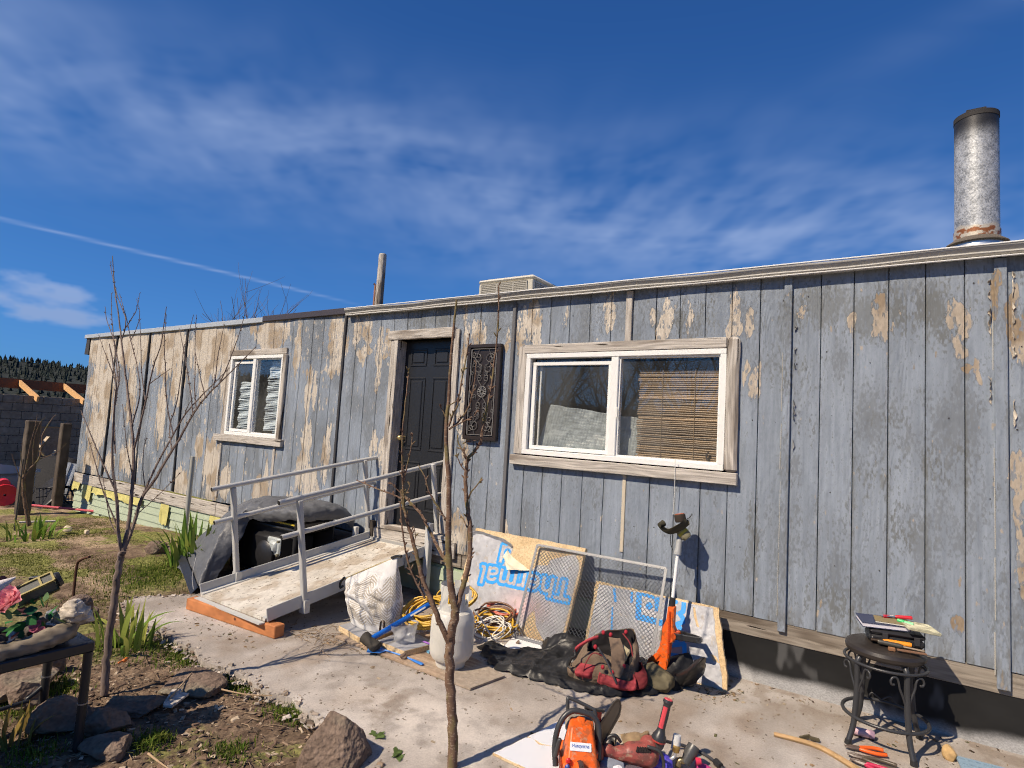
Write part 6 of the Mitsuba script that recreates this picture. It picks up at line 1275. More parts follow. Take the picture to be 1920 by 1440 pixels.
lump('blue_cloth', 'crumpled purple blue plastic wrapper beside the grinder', 'wrapper', (-0.998,-1.524,0.045), (0.125, 0.10, 0.09), (0.085, 0.065, 0.52), 81, 'satin', 0.3, 0.30)
t = thing('faucet_part', 'silver faucet fitting with a brass ring by the blue wrapper', 'faucet')
q = np.array((-0.95,-1.48,0.03))
put('spout', tube(spline([q + (-0.09, -0.06, 0.0), q + (-0.04, -0.03, 0.015), q + (0, 0, 0.03), q + (0.01, 0.01, 0.07)], 6), 0.009, 8), 'metal', (0.7, 0.7, 0.68), True, parent=t)
put('ring', tube([q + (0.008, 0.01, 0.06), q + (0.012, 0.01, 0.085)], 0.018, 12), 'metal', (0.45, 0.30, 0.10), 40, parent=t)
put('cap', tube([q + (0.0, 0.03, 0.06), q + (0.005, 0.04, 0.13)], [0.024, 0.02], 10), 'satin', (0.50, 0.51, 0.52), 40, parent=t)
t = thing('pipe_nozzle', 'dark rubber hose nozzle with a red tip at the right of the heap', 'nozzle')
q = np.array((-0.872,-1.416,0.03))
put('body', tube([q + (0.0, 0.03, 0.08), q + (-0.01, 0.01, 0.05), q + (-0.03, -0.02, 0.0)], [0.030, 0.034, 0.022], 12), 'satin', (0.055, 0.055, 0.055), 40, parent=t)
put('elbow', tube(spline([q + (-0.03, -0.02, 0.01), q + (-0.055, -0.03, 0.01), q + (-0.06, -0.04, -0.02)], 5), 0.016, 8), 'metal', (0.28, 0.22, 0.12), True, parent=t)
put('tip', tube([q + (0.02, 0.0, 0.02), q + (0.045, 0.01, 0.025)], [0.02, 0.014], 10), 'satin', (0.55, 0.03, 0.07), 40, parent=t)
lump('pink_rag', 'scrap of magenta cloth at the right end of the heap', 'rag', (-0.834,-1.366,0.012), (0.10, 0.06, 0.03), (0.42, 0.04, 0.17), 83)
t = thing('work_glove', 'old brown and white leather glove behind the grinder', 'glove')
q = np.array((-1.184,-1.528,0.06))
put('palm', hull_bones([(q + (-0.03, 0, 0.0), 0.045, q + (0.04, 0.03, 0.03), 0.04)] + [(q + (0.04, 0.03, 0.03), 0.018, q + (0.09 + 0.01 * k, 0.05 + 0.008 * k, 0.075 - 0.018 * k), 0.012) for k in range(4)], 0.008, 5), 'matte', (0.24, 0.17, 0.10), True, 0.8, 30, parent=t)
put('cuff', tube([q + (-0.02, 0, -.01), q + (-0.06, -0.02, 0.0)], [0.046, 0.05], 12), 'matte', (0.45, 0.40, 0.33), 40, parent=t)
lump('grey_rag', 'grey blue rag tucked between the chainsaw and the grinder', 'rag', (-1.193,-1.741,0.035), (0.16, 0.12, 0.10), (0.20, 0.22, 0.26), 85)
lump('grey_rag', 'dark purple grey rag in front of the grinder', 'rag', (-1.104,-1.692,0.02), (0.20, 0.14, 0.06), (0.12, 0.10, 0.12), 86)
lump('bottle_cap', 'small white plastic cap lying on the dark rag', 'cap', (-1.131,-1.783,0.075), (0.045, 0.035, 0.025), (0.66, 0.66, 0.68), 87)
lump('black_canister', 'black plastic canister behind the saw bar', 'canister', (-1.244,-1.513,0.045), (0.10, 0.09, 0.10), (0.02, 0.02, 0.02), 88, 'satin', 0.1, 0.1)

# ---------------------------------------------------------------- metal bar stool and what lies on it
so = np.array([-0.045, -0.36, 0.0]); SR = 0.205
bs = thing('bar_stool', 'black wrought iron stool with a round brown seat against the dark skirting', 'stool')
BLK = (0.032, 0.033, 0.036)
put('seat', lathe([(0, 0.50), (SR - 0.01, 0.50), (SR, 0.512), (SR + 0.003, 0.53), (SR - 0.004, 0.548), (SR - 0.03, 0.560), (0, 0.565)], 56).apply_translation(so), 'satin', (0.026, 0.021, 0.018), 30, 0.3, 20, parent=bs)
put('seat_ring', tube(np.stack([so[0] + (SR + .005) * np.cos(g_), so[1] + (SR + .005) * np.sin(g_), 0 * g_ + 0.462], 1) if (g_ := np.arange(48) * 2 * np.pi / 48) is not None else None, 0.0085, 8, closed=True), 'satin', BLK, True, parent=bs)
legs = [(0.142, -0.214), (-0.19, -0.198), (0.178, 0.186), (-0.15, 0.2)]
for x, y in legs:
    f = np.array([x, y]); n = f / np.linalg.norm(f); top = n * (SR - 0.012); d3 = lambda r, z: so + np.array([*(n * r), z])
    k = put('leg', tube(spline([d3(SR - 0.045, 0.50), d3(SR - 0.012, 0.46), d3(SR - 0.01, 0.34), d3(SR + 0.0, 0.2), d3(SR + 0.015, 0.10), d3(SR + 0.048, 0.012)], 6), 0.0155, 10), 'satin', BLK, True, parent=bs)
    put('foot', tube([d3(SR + 0.049, 0.0), d3(SR + 0.046, 0.025)], [0.020, 0.018], 10), 'satin', (0.02, 0.02, 0.02), 40, parent=k)
    for s in (-1, 1):
        tn = np.array([-n[1], n[0]]) * s
        def q3(t_, z, r=SR - 0.008): a = n * r + tn * t_; return so + np.array([*a, z])
        sp = [q3(0.005, 0.27), q3(0.02, 0.325), q3(0.042, 0.38), q3(0.05, 0.42), q3(0.062, 0.440), q3(0.082, 0.440), q3(0.094, 0.422), q3(0.088, 0.402), q3(0.072, 0.402)]
        put('scroll', tube(spline(sp, 5), 0.0065, 6), 'satin', BLK, True, parent=k)
FRr = SR + 0.012
put('foot_ring', tube(np.stack([so[0] + FRr * np.cos(g_), so[1] + FRr * np.sin(g_), 0 * g_ + 0.150], 1), 0.0105, 8, closed=True), 'satin', BLK, True, parent=bs)
for i in (1,):
    a = i * np.pi / 2 + 0.1; nn = np.array([math.cos(a), math.sin(a)]); tt = np.array([-nn[1], nn[0]])
    S_ = [so + np.array([*(nn * FRr * 0.95 + tt * t_), z]) for t_, z in ((-0.07, 0.155), (-0.05, 0.19), (-0.02, 0.175), (0.0, 0.16), (0.02, 0.175), (0.05, 0.19), (0.07, 0.155))]
    put('foot_scroll', tube(spline(S_, 5), 0.005, 6), 'satin', BLK, True, parent=bs)
ZS = 0.566
tcase = thing('tool_case', 'black plastic case on the stool under the notebook and the tile', 'case')
ctr = np.array([-0.005, -0.31, ZS])
CFm = frame(ctr, (0.97, 0.22, 0), (-0.22, 0.97, 0))
put('shell', tr(box(-0.135, 0.14, -0.085, 0.085, 0.0, 0.052, 0.014), CFm), 'satin', (0.018, 0.018, 0.02), 40, parent=tcase)
put('lid', tr(box(-0.14, 0.145, -0.09, 0.09, 0.053, 0.082, 0.012), CFm), 'satin', (0.02, 0.02, 0.023), 40, parent=tcase)
put('clasp', cat([tr(box(x - .015, x + .015, -0.097, -0.085, 0.022, 0.07, 0.003), CFm) for x in (-0.06, 0.10)]), 'satin', (0.03, 0.03, 0.033), parent=tcase)
nb = thing('notebook', 'navy blue hardback notebook, pages toward the camera, lying on the black case', 'book')
NBm = frame(ctr + (-0.055, -0.015, 0.094), (0.95, 0.25, 0.03), (-0.25, 0.95, 0.05))
put('cover', cat([tr(box(-0.125, 0.125, -0.085, 0.085, z, z + 0.003), NBm) for z in (0.0, 0.024)] + [tr(box(0.121, 0.125, -0.085, 0.085, 0.003, 0.024), NBm)]), 'satin', (0.028, 0.035, 0.075), parent=nb)
put('pages', tr(box(-0.120, 0.12, -0.081, 0.081, 0.0032, 0.0238), NBm), 'matte', (0.60, 0.58, 0.62), parent=nb)
nb2 = thing('notebook', 'tan paper pad lying crooked on the navy notebook', 'paper pad')
N2 = NBm @ trimesh.transformations.translation_matrix((0.045, -0.02, 0.028)) @ rotz(-8)
put('cover', tr(box(-0.09, 0.085, -0.055, 0.055, 0.007, 0.009), N2), 'matte', (0.19, 0.15, 0.08), parent=nb2)
put('pages', tr(box(-0.088, 0.083, -0.054, 0.054, 0.0005, 0.0068), N2), 'matte', (0.60, 0.58, 0.50), parent=nb2)
tl_ = thing('ceramic_tile', 'dirty cream square tile resting on the right end of the black case', 'tile')
TLm = frame(ctr + (0.125, -0.015, 0.110), (0.93, 0.36, -0.10), (-0.36, 0.93, 0.02))
put('slab', tr(box(-0.085, 0.085, -0.08, 0.08, 0, 0.018, 0.003).subdivide_to_size(0.01), TLm), 'matte', (0.40, 0.385, 0.27), False, 0.8, 42, parent=tl_)
def driver(name, label, cat_, a, b, split, r0, r1, c0, c1, mat1='metal'):
    t = thing(name, label, cat_); a, b = np.array(a, float), np.array(b, float); s = a + (b - a) * split
    put('handle', tube([a, a + (s - a) * 0.08, a + (s - a) * 0.85, s], [r0 * 0.8, r0, r0, r0 * 0.7], 10), 'satin', c0, 40, parent=t)
    put('blade', tube([s, b], r1, 8), mat1, c1, 40, parent=t); return t
driver('screwdriver', 'red handled screwdriver on top of the notebook, right one', 'screwdriver', ctr + (0.095, 0.03, 0.155), ctr + (-0.06, 0.0, 0.14), 0.55, 0.011, 0.004, (0.50, 0.02, 0.03), (0.10, 0.14, 0.20), 'satin')
driver('screwdriver', 'small red screwdriver with a clear end, left of the larger one', 'screwdriver', ctr + (-0.05, 0.0, 0.14), ctr + (-0.0, 0.035, 0.14), 0.6, 0.010, 0.008, (0.40, 0.02, 0.04), (0.55, 0.45, 0.42), 'satin')
driver('marker_pen', 'bright green pen beneath the red screwdriver', 'pen', ctr + (0.02, -0.02, 0.137), ctr + (0.10, -0.035, 0.134), 0.45, 0.011, 0.009, (0.05, 0.45, 0.14), (0.16, 0.55, 0.25), 'satin')
driver('utility_knife', 'orange handled knife on the stool in front of the black case', 'knife', ctr + (0.09, -0.085, 0.026), ctr + (-0.11, -0.125, 0.022), 0.7, 0.014, 0.008, (0.75, 0.26, 0.02), (0.13, 0.09, 0.06))
driver('putty_knife', 'grimy paint scraper with a dark handle beside the orange knife', 'scraper', ctr + (-0.075, -0.135, 0.020), ctr + (0.15, -0.12, 0.016), 0.55, 0.014, 0.007, (0.055, 0.05, 0.04), (0.36, 0.28, 0.20))
t = thing('rusty_file', 'rusty flat file near the front edge of the stool seat', 'file')
put('blade', bar(ctr + (0.02, -0.185, 0.012), ctr + (0.16, -0.155, 0.012), 0.02, 0.006), 'matte', (0.19, 0.105, 0.065), var=.5, freq=60, parent=t)
t = thing('wood_chip', 'small block of brown wood at the front edge of the stool seat', 'wood block')
put('chip', box(0, 0.035, 0, 0.02, 0, 0.02, 0.003).apply_transform(rotz(15)).apply_translation(ctr + (-0.02, -0.195, -0.004)), 'matte', (0.24, 0.12, 0.06), parent=t)

# ---------------------------------------------------------------- on the ground round the stool
t = thing('pink_bottle', 'pale pink plastic bottle lying under the stool', 'bottle')
a, b = np.array((-0.209,-0.406,0.03)), np.array((-0.093,-0.395,0.03)); d_ = b - a
put('body', tube([a, a + d_ * 0.04, a + d_ * 0.72, a + d_ * 0.78], [0.012, 0.022, 0.024, 0.02], 14), 'satin', (0.58, 0.38, 0.42), 40, parent=t)
put('cap', tube([a + d_ * 0.78, a + d_ * 0.84, b], [0.022, 0.026, 0.02], 14), 'satin', (0.30, 0.20, 0.27), 40, parent=t)
t = thing('wooden_stick', 'long split stick lying on the concrete left of the stool', 'stick')
put('stick', tube(spline([(-0.585,-0.75,0.015),(-0.477,-0.734,0.015),(-0.367,-0.73,0.015),(-0.271,-0.776,0.015),(-0.178,-0.843,0.015),(-0.123,-0.884,0.015)], 6), np.linspace(0.012, 0.017, 31), 6), 'matte', (0.40, 0.26, 0.13), 30, 0.5, 30, parent=t)
def pliers(label, px, ang, grip, L=0.20):
    t = thing('pliers', label, 'pliers'); o = np.array(px); f = frame(o, (math.cos(ang), math.sin(ang), 0), (-math.sin(ang), math.cos(ang), 0))
    for s in (-1, 1):
        put('grip', tr(tube(spline([(0.01, s * 0.006, 0.008), (0.05, s * 0.022, 0.008), (0.10, s * 0.032, 0.008), (L * 0.72, s * 0.025, 0.008)], 5), [0.008] + [0.010] * 15, 7), f), 'satin', grip, True, parent=t)
        put('jaw', tr(tube([(0.015, -s * 0.004, 0.008), (-0.03, -s * 0.008, 0.008), (-0.06, -s * 0.003, 0.008)], [0.011, 0.009, 0.004], 6), f), 'satin', (0.10, 0.07, 0.055), 40, parent=t)
pliers('pliers with orange grips at the foot of the stool', (-0.174,-0.612,0.012), 0.35, (0.72, 0.11, 0.015))
pliers('rusty pliers with brown grips in front of the orange pair', (-0.154,-0.712,0.012), 0.05, (0.085, 0.065, 0.045), 0.24)
pliers('pliers with pink red grips nearest the bottom edge', (-0.137,-0.777,0.012), -0.15, (0.48, 0.03, 0.08))
t = thing('round_stone', 'round tan stone right of the stool foot', 'stone'); put('stone', rock((0.075, 0.07, 0.085), 91, 3, 0.12).apply_translation((0.266,-0.344,0.03)), 'matte', (0.42, 0.28, 0.13), True, 0.5, 40, parent=t)
t = thing('vent_grille', 'light blue slotted plastic grille in the lower right corner', 'grille')
GFm = frame(np.array((0.292,-0.347,0.02)), (1, 0.10, 0), (-0.1, 1, 0))
gk = sbox(0, -0.16, 0.45, 0.0)
for xx in np.arange(0.015, 0.42, 0.034): gk = gk.difference(sbox(xx, -0.035, xx + 0.022, -0.018)).difference(sbox(xx, -0.09, xx + 0.022, -0.075))
put('plate', tr(extr(gk, 0.012), GFm), 'satin', (0.21, 0.30, 0.38), parent=t)
t = thing('clip_scrap', 'small green brown metal clip on the concrete beside the stick', 'clip')
put('clip', cat([bar((-0.454,-0.692,0.012), (-0.409,-0.644,0.02), 0.012, 0.018), bar((-0.407,-0.661,0.018), (-0.359,-0.643,0.012), 0.02, 0.014)]), 'matte', (0.09, 0.075, 0.045), parent=t)

# ---------------------------------------------------------------- the two young trees before the wall
def fan(px_lists, dy):
    """Give each limb its own drift in depth, growing from its foot."""
    out = []
    for P, r0, r1, s in px_lists:
        P = np.array(P, float); k = len(P); t = np.linspace(0, 1, k)
        P = P + np.stack([0 * t, dy * s * t ** 1.2 * 0, 0 * t], 1); out.append((P, r0, r1))
    return out
def buds(limbs, mat_col, n_each, size, seed):
    q = np.random.default_rng(seed); ms = []
    for P, r0, r1 in limbs:
        Q = spline(P, 6); L = np.linalg.norm(np.diff(Q, axis=0), axis=1).sum()
        for k in range(max(1, int(n_each * L))):
            i = q.integers(1, len(Q)); d = nrm(Q[i] - Q[i - 1]); s = nrm(np.cross(d, q.normal(size=3))); r = r0 + (r1 - r0) * i / len(Q)
            a = Q[i] + s * r * 0.7; b = a + (s * 0.7 + d * 0.8) * size * q.uniform(0.7, 1.5)
            ms.append(tube([a, a + (b - a) * 0.55, b], [size * 0.16, size * 0.24, size * 0.05], 5))
    return cat(ms)
Y1 = -2.19
T1 = [([(-1.834,-2.19,-0.031),(-1.853,-2.19,0.147),(-1.879,-2.19,0.321),(-1.902,-2.19,0.499),(-1.91,-2.19,0.59),(-1.893,-2.19,0.687),(-1.882,-2.19,0.757)], 0.0265, 0.023),
      ([(-1.881,-2.19,0.752),(-1.904,-2.2,0.822),(-1.931,-2.21,0.981),(-1.944,-2.22,1.144),(-1.952,-2.22,1.308),(-1.973,-2.22,1.474),(-2.003,-2.22,1.641),(-2.001,-2.22,1.871),(-1.997,-2.23,2.043),(-1.992,-2.23,2.246),(-1.986,-2.23,2.387)], 0.0205, 0.0055),
      ([(-1.881,-2.19,0.752),(-1.881,-2.16,0.845),(-1.868,-2.14,0.926),(-1.868,-2.12,1.033),(-1.894,-2.1,1.166),(-1.929,-2.09,1.274),(-1.956,-2.08,1.37),(-1.969,-2.07,1.471),(-1.963,-2.07,1.535)], 0.0155, 0.010),
      ([(-1.962,-2.07,1.53),(-1.926,-2.06,1.576),(-1.897,-2.05,1.628),(-1.891,-2.05,1.687)], 0.010, 0.0085),
      ([(-1.891,-2.05,1.687),(-1.878,-2.04,1.799),(-1.853,-2.04,1.947),(-1.85,-2.03,2.097),(-1.841,-2.03,2.276),(-1.862,-2.02,2.507)], 0.0075, 0.0038),
      ([(-1.905,-2.19,0.583),(-1.945,-2.23,0.685),(-1.987,-2.26,0.79),(-2.032,-2.28,0.879),(-2.057,-2.3,0.973),(-2.095,-2.31,1.077),(-2.133,-2.32,1.169),(-2.167,-2.33,1.263),(-2.186,-2.34,1.345)], 0.0155, 0.007),
      ([(-2.167,-2.33,1.263),(-2.175,-2.34,1.389),(-2.185,-2.35,1.515),(-2.185,-2.36,1.685),(-2.179,-2.36,1.856),(-2.173,-2.36,1.985)], 0.007, 0.0035),
      ([(-2.176,-2.34,1.361),(-2.168,-2.33,1.459),(-2.147,-2.33,1.56),(-2.141,-2.33,1.654)], 0.005, 0.0025),
      ([(-1.927,-2.21,0.976),(-2.011,-2.19,1.033),(-2.104,-2.17,1.115),(-2.192,-2.16,1.203),(-2.279,-2.15,1.251),(-2.332,-2.14,1.274),(-2.379,-2.14,1.32)], 0.0095, 0.005),
      ([(-2.018,-2.28,0.809),(-2.053,-2.31,0.88),(-2.086,-2.33,0.951),(-2.115,-2.35,1.052),(-2.146,-2.36,1.185),(-2.159,-2.37,1.295)], 0.006, 0.004),
      ([(-2.174,-2.34,1.305),(-2.26,-2.35,1.324),(-2.375,-2.36,1.344),(-2.504,-2.37,1.372)], 0.005, 0.0028),
      ([(-1.941,-2.22,1.186),(-1.988,-2.25,1.265),(-2.036,-2.28,1.344),(-2.068,-2.29,1.425),(-2.114,-2.3,1.486)], 0.006, 0.003),
      ([(-1.99,-2.22,1.699),(-1.971,-2.21,1.772),(-1.962,-2.19,1.816),(-1.953,-2.19,1.888),(-1.956,-2.17,1.992),(-1.944,-2.16,2.11),(-1.937,-2.16,2.198)], 0.006, 0.003),
      ([(-1.985,-2.22,1.685),(-1.963,-2.17,1.731),(-1.921,-2.14,1.821),(-1.905,-2.13,1.938),(-1.908,-2.12,2.056)], 0.006, 0.0026),
      ([(-1.965,-2.21,1.7),(-1.927,-2.17,1.732),(-1.88,-2.15,1.764),(-1.858,-2.14,1.799)], 0.004, 0.002),
      ([(-1.962,-2.07,1.524),(-1.984,-2.09,1.572),(-2.009,-2.1,1.608),(-2.013,-2.11,1.658)], 0.006, 0.0035),
      ([(-1.971,-2.07,1.456),(-2.001,-2.09,1.503),(-2.02,-2.1,1.555)], 0.004, 0.0025),
      ([(-1.932,-2.09,1.302),(-1.892,-2.11,1.359),(-1.845,-2.12,1.404),(-1.826,-2.12,1.434)], 0.0045, 0.003),
      ([(-1.921,-2.1,1.176),(-1.953,-2.09,1.208),(-1.977,-2.09,1.222)], 0.0035, 0.002),
      ([(-2.003,-2.22,1.727),(-2.03,-2.23,1.783),(-2.038,-2.24,1.799)], 0.0035, 0.002),
      ([(-1.992,-2.22,1.813),(-1.939,-2.23,1.837),(-1.914,-2.24,1.856)], 0.0035, 0.002),
      ([(-2.184,-2.34,1.332),(-2.216,-2.35,1.357),(-2.245,-2.36,1.383)], 0.003, 0.002),
      ([(-2.173,-2.33,1.318),(-2.151,-2.32,1.354),(-2.144,-2.32,1.391)], 0.003, 0.002),
      ([(-2.095,-2.31,1.072),(-2.079,-2.32,1.122),(-2.081,-2.33,1.164)], 0.003, 0.002),
      ([(-1.987,-2.09,1.61),(-1.944,-2.09,1.63),(-1.904,-2.08,1.633)], 0.004, 0.0025)]
t1 = bare_tree('young_tree', 'young bare tree with reddish brown bark in the foreground, before the gas tank', 'tree', None, T1, 'bark')
put('buds', buds(T1[2:], None, 26, 0.020, 4), 'bark', smooth=40, parent=t1); labels[t1 + '__buds'] = {'label': 'small pointed buds along the twigs', 'kind': 'stuff'}
T2 = [([(-3.916,-2.92,-0.013),(-3.927,-2.92,0.11),(-3.933,-2.92,0.3),(-3.918,-2.92,0.491),(-3.908,-2.92,0.65),(-3.898,-2.92,0.779),(-3.877,-2.92,0.836)], 0.0225, 0.019),
      ([(-3.882,-2.92,0.829),(-3.894,-2.9,0.968),(-3.913,-2.89,1.093),(-3.946,-2.88,1.252),(-3.994,-2.87,1.414),(-4.085,-2.86,1.578),(-4.211,-2.85,1.783),(-4.325,-2.84,1.963),(-4.418,-2.84,2.148),(-4.539,-2.83,2.343),(-4.648,-2.83,2.543),(-4.772,-2.82,2.795)], 0.013, 0.0026),
      ([(-3.885,-2.92,0.812),(-3.893,-2.95,0.941),(-3.898,-2.97,1.101),(-3.929,-2.98,1.21),(-3.976,-2.99,1.35),(-3.993,-3,1.544),(-3.988,-3.01,1.707),(-3.974,-3.02,1.838),(-4.052,-3.02,1.971),(-4.135,-3.02,2.091)], 0.011, 0.003),
      ([(-3.875,-2.92,0.83),(-3.92,-2.87,0.928),(-3.916,-2.85,1.041),(-3.905,-2.83,1.155),(-3.801,-2.82,1.264),(-3.716,-2.81,1.385),(-3.605,-2.8,1.522),(-3.501,-2.79,1.671),(-3.393,-2.78,1.786),(-3.282,-2.77,1.867),(-3.15,-2.76,1.96),(-2.977,-2.75,2.08)], 0.012, 0.0024),
      ([(-3.92,-2.86,0.976),(-3.957,-2.82,1.099),(-3.952,-2.79,1.215),(-3.869,-2.77,1.389),(-3.776,-2.75,1.546),(-3.711,-2.73,1.667),(-3.565,-2.72,1.788),(-3.429,-2.72,1.871),(-3.274,-2.72,1.967)], 0.008, 0.0022),
      ([(-3.927,-2.98,1.2),(-3.968,-3.02,1.303),(-4.074,-3.05,1.441),(-4.138,-3.07,1.535),(-4.272,-3.08,1.662)], 0.006, 0.0025),
      ([(-3.908,-2.95,0.971),(-3.979,-2.98,1.092),(-4.07,-3,1.212),(-4.165,-3.02,1.369),(-4.26,-3.03,1.496)], 0.005, 0.0022),
      ([(-3.889,-2.95,0.926),(-3.958,-2.97,0.998),(-3.998,-2.99,1.123),(-4.072,-3,1.277)], 0.004, 0.002),
      ([(-3.994,-2.87,1.447),(-3.933,-2.88,1.584),(-3.872,-2.89,1.719),(-3.825,-2.9,1.851),(-3.765,-2.91,1.981),(-3.689,-2.92,2.092),(-3.651,-2.93,2.316)], 0.007, 0.0022),
      ([(-3.974,-3.02,1.838),(-4.048,-3.03,1.936),(-4.099,-3.04,2.003),(-4.226,-3.05,2.148)], 0.004, 0.0018),
      ([(-3.947,-3.02,1.845),(-4.09,-3,2.042),(-4.215,-2.99,2.255),(-4.295,-2.98,2.44)], 0.004, 0.0018),
      ([(-4.418,-2.84,2.148),(-4.415,-2.83,2.298),(-4.569,-2.83,2.459),(-4.758,-2.82,2.674),(-4.788,-2.82,2.757)], 0.004, 0.0018),
      ([(-4.404,-2.84,2.221),(-4.294,-2.85,2.287),(-4.202,-2.86,2.352),(-4.183,-2.86,2.458)], 0.0036, 0.0016),
      ([(-4.085,-2.86,1.578),(-4.071,-2.84,1.786),(-4.165,-2.83,1.962),(-4.324,-2.82,2.147),(-4.423,-2.82,2.3),(-4.587,-2.82,2.501)], 0.005, 0.0018),
      ([(-3.957,-2.99,1.417),(-4.078,-2.97,1.641),(-4.1,-2.96,1.776),(-4.122,-2.95,1.913),(-4.276,-2.94,2.126),(-4.426,-2.94,2.277),(-4.476,-2.94,2.372)], 0.005, 0.0018),
      ([(-3.675,-2.8,1.55),(-3.729,-2.82,1.694),(-3.762,-2.83,1.825),(-3.776,-2.84,1.957),(-3.804,-2.85,2.124),(-3.793,-2.86,2.29)], 0.0045, 0.0018),
      ([(-3.676,-2.8,1.463),(-3.771,-2.78,1.595),(-3.762,-2.76,1.731),(-3.758,-2.75,1.934),(-3.78,-2.74,2.106),(-3.754,-2.74,2.14),(-3.704,-2.74,2.309)], 0.004, 0.0018),
      ([(-3.489,-2.79,1.672),(-3.519,-2.8,1.798),(-3.562,-2.81,1.926),(-3.612,-2.82,2.056),(-3.7,-2.82,2.208)], 0.004, 0.0018),
      ([(-3.459,-2.79,1.704),(-3.521,-2.78,1.832),(-3.56,-2.77,1.963),(-3.612,-2.76,2.131),(-3.632,-2.76,2.3)], 0.004, 0.0018),
      ([(-3.393,-2.78,1.786),(-3.433,-2.79,1.88),(-3.465,-2.8,1.959),(-3.521,-2.8,2.057)], 0.0035, 0.0016),
      ([(-3.333,-2.77,1.835),(-3.34,-2.76,1.931),(-3.358,-2.75,2.028),(-3.359,-2.74,2.126),(-3.341,-2.74,2.221)], 0.0035, 0.0016),
      ([(-3.272,-2.77,1.873),(-3.215,-2.77,1.96),(-3.172,-2.76,2.084),(-3.125,-2.76,2.191),(-3.102,-2.76,2.276)], 0.0035, 0.0016),
      ([(-3.939,-2.88,1.253),(-3.958,-2.9,1.35),(-3.977,-2.92,1.448),(-4.014,-2.93,1.579),(-4.051,-2.94,1.711)], 0.0035, 0.0016),
      ([(-3.909,-2.84,1.09),(-3.907,-2.82,1.188),(-3.964,-2.82,1.315),(-3.981,-2.82,1.449),(-3.961,-2.82,1.517)], 0.0035, 0.0016),
      ([(-3.916,-2.85,1.041),(-3.734,-2.84,1.159),(-3.586,-2.83,1.269),(-3.478,-2.83,1.342)], 0.003, 0.0015),
      ([(-3.591,-2.79,1.662),(-3.541,-2.8,1.727),(-3.472,-2.81,1.782)], 0.003, 0.0015),
      ([(-3.825,-2.9,1.851),(-3.724,-2.89,1.901),(-3.587,-2.89,1.949)], 0.003, 0.0015),
      ([(-3.879,-2.89,1.752),(-3.96,-2.89,1.919),(-3.99,-2.9,2.088),(-4.045,-2.9,2.263)], 0.0035, 0.0016),
      ([(-4.339,-2.82,2.148),(-4.279,-2.82,2.219),(-4.243,-2.82,2.326),(-4.316,-2.82,2.442)], 0.003, 0.0015)]
t2 = bare_tree('young_tree', 'slender bare tree with many upright twigs before the far end of the home', 'tree', None, T2, 'grey_bark')
put('buds', buds(T2[1:], None, 22, 0.010, 6), 'bark', smooth=40, parent=t2); labels[t2 + '__buds'] = {'label': 'small buds along the twigs', 'kind': 'stuff'}
T3 = [([(-9.9,-1.508,0.006),(-9.9,-1.556,0.191),(-9.9,-1.598,0.375),(-9.9,-1.632,0.593),(-9.9,-1.631,0.701)], 0.028, 0.02), ([(-9.9,-1.629,0.687),(-9.9,-1.56,0.808),(-9.9,-1.498,0.903),(-9.9,-1.478,1.065),(-9.9,-1.484,1.25),(-9.9,-1.397,1.478),(-9.9,-1.359,1.533)], 0.014, 0.004), ([(-9.9,-1.629,0.687),(-9.9,-1.618,0.918),(-9.9,-1.605,1.137),(-9.9,-1.58,1.358),(-9.9,-1.572,1.521)], 0.010, 0.003), ([(-9.9,-1.62,0.592),(-9.9,-1.689,0.703),(-9.9,-1.749,0.848),(-9.9,-1.798,0.991)], 0.008, 0.003), ([(-9.9,-1.548,0.808),(-9.9,-1.566,0.991),(-9.9,-1.573,1.175),(-9.9,-1.536,1.397),(-9.9,-1.474,1.511)], 0.007, 0.003), ([(-9.9,-1.51,0.903),(-9.9,-1.393,0.954),(-9.9,-1.276,1.029),(-9.9,-1.197,1.128)], 0.007, 0.002), ([(-9.9,-1.643,0.702),(-9.9,-1.688,0.919),(-9.9,-1.71,1.136)], 0.006, 0.002)]
bare_tree('sapling', 'small reddish sapling tied to a stake near the left edge', 'sapling', None, T3, 'bark')
t = thing('rebar_stake', 'rusty bent rod sticking up from the grass behind the iris clump', 'stake')
put('rod', tube(spline([(-6.059,-2.33,-0.028),(-6.067,-2.33,0.156),(-6.058,-2.33,0.283),(-6.012,-2.33,0.323),(-5.932,-2.33,0.356),(-5.83,-2.33,0.386)], 5), 0.0115, 7), 'matte', (0.075, 0.035, 0.022), True, 0.5, 40, parent=t)

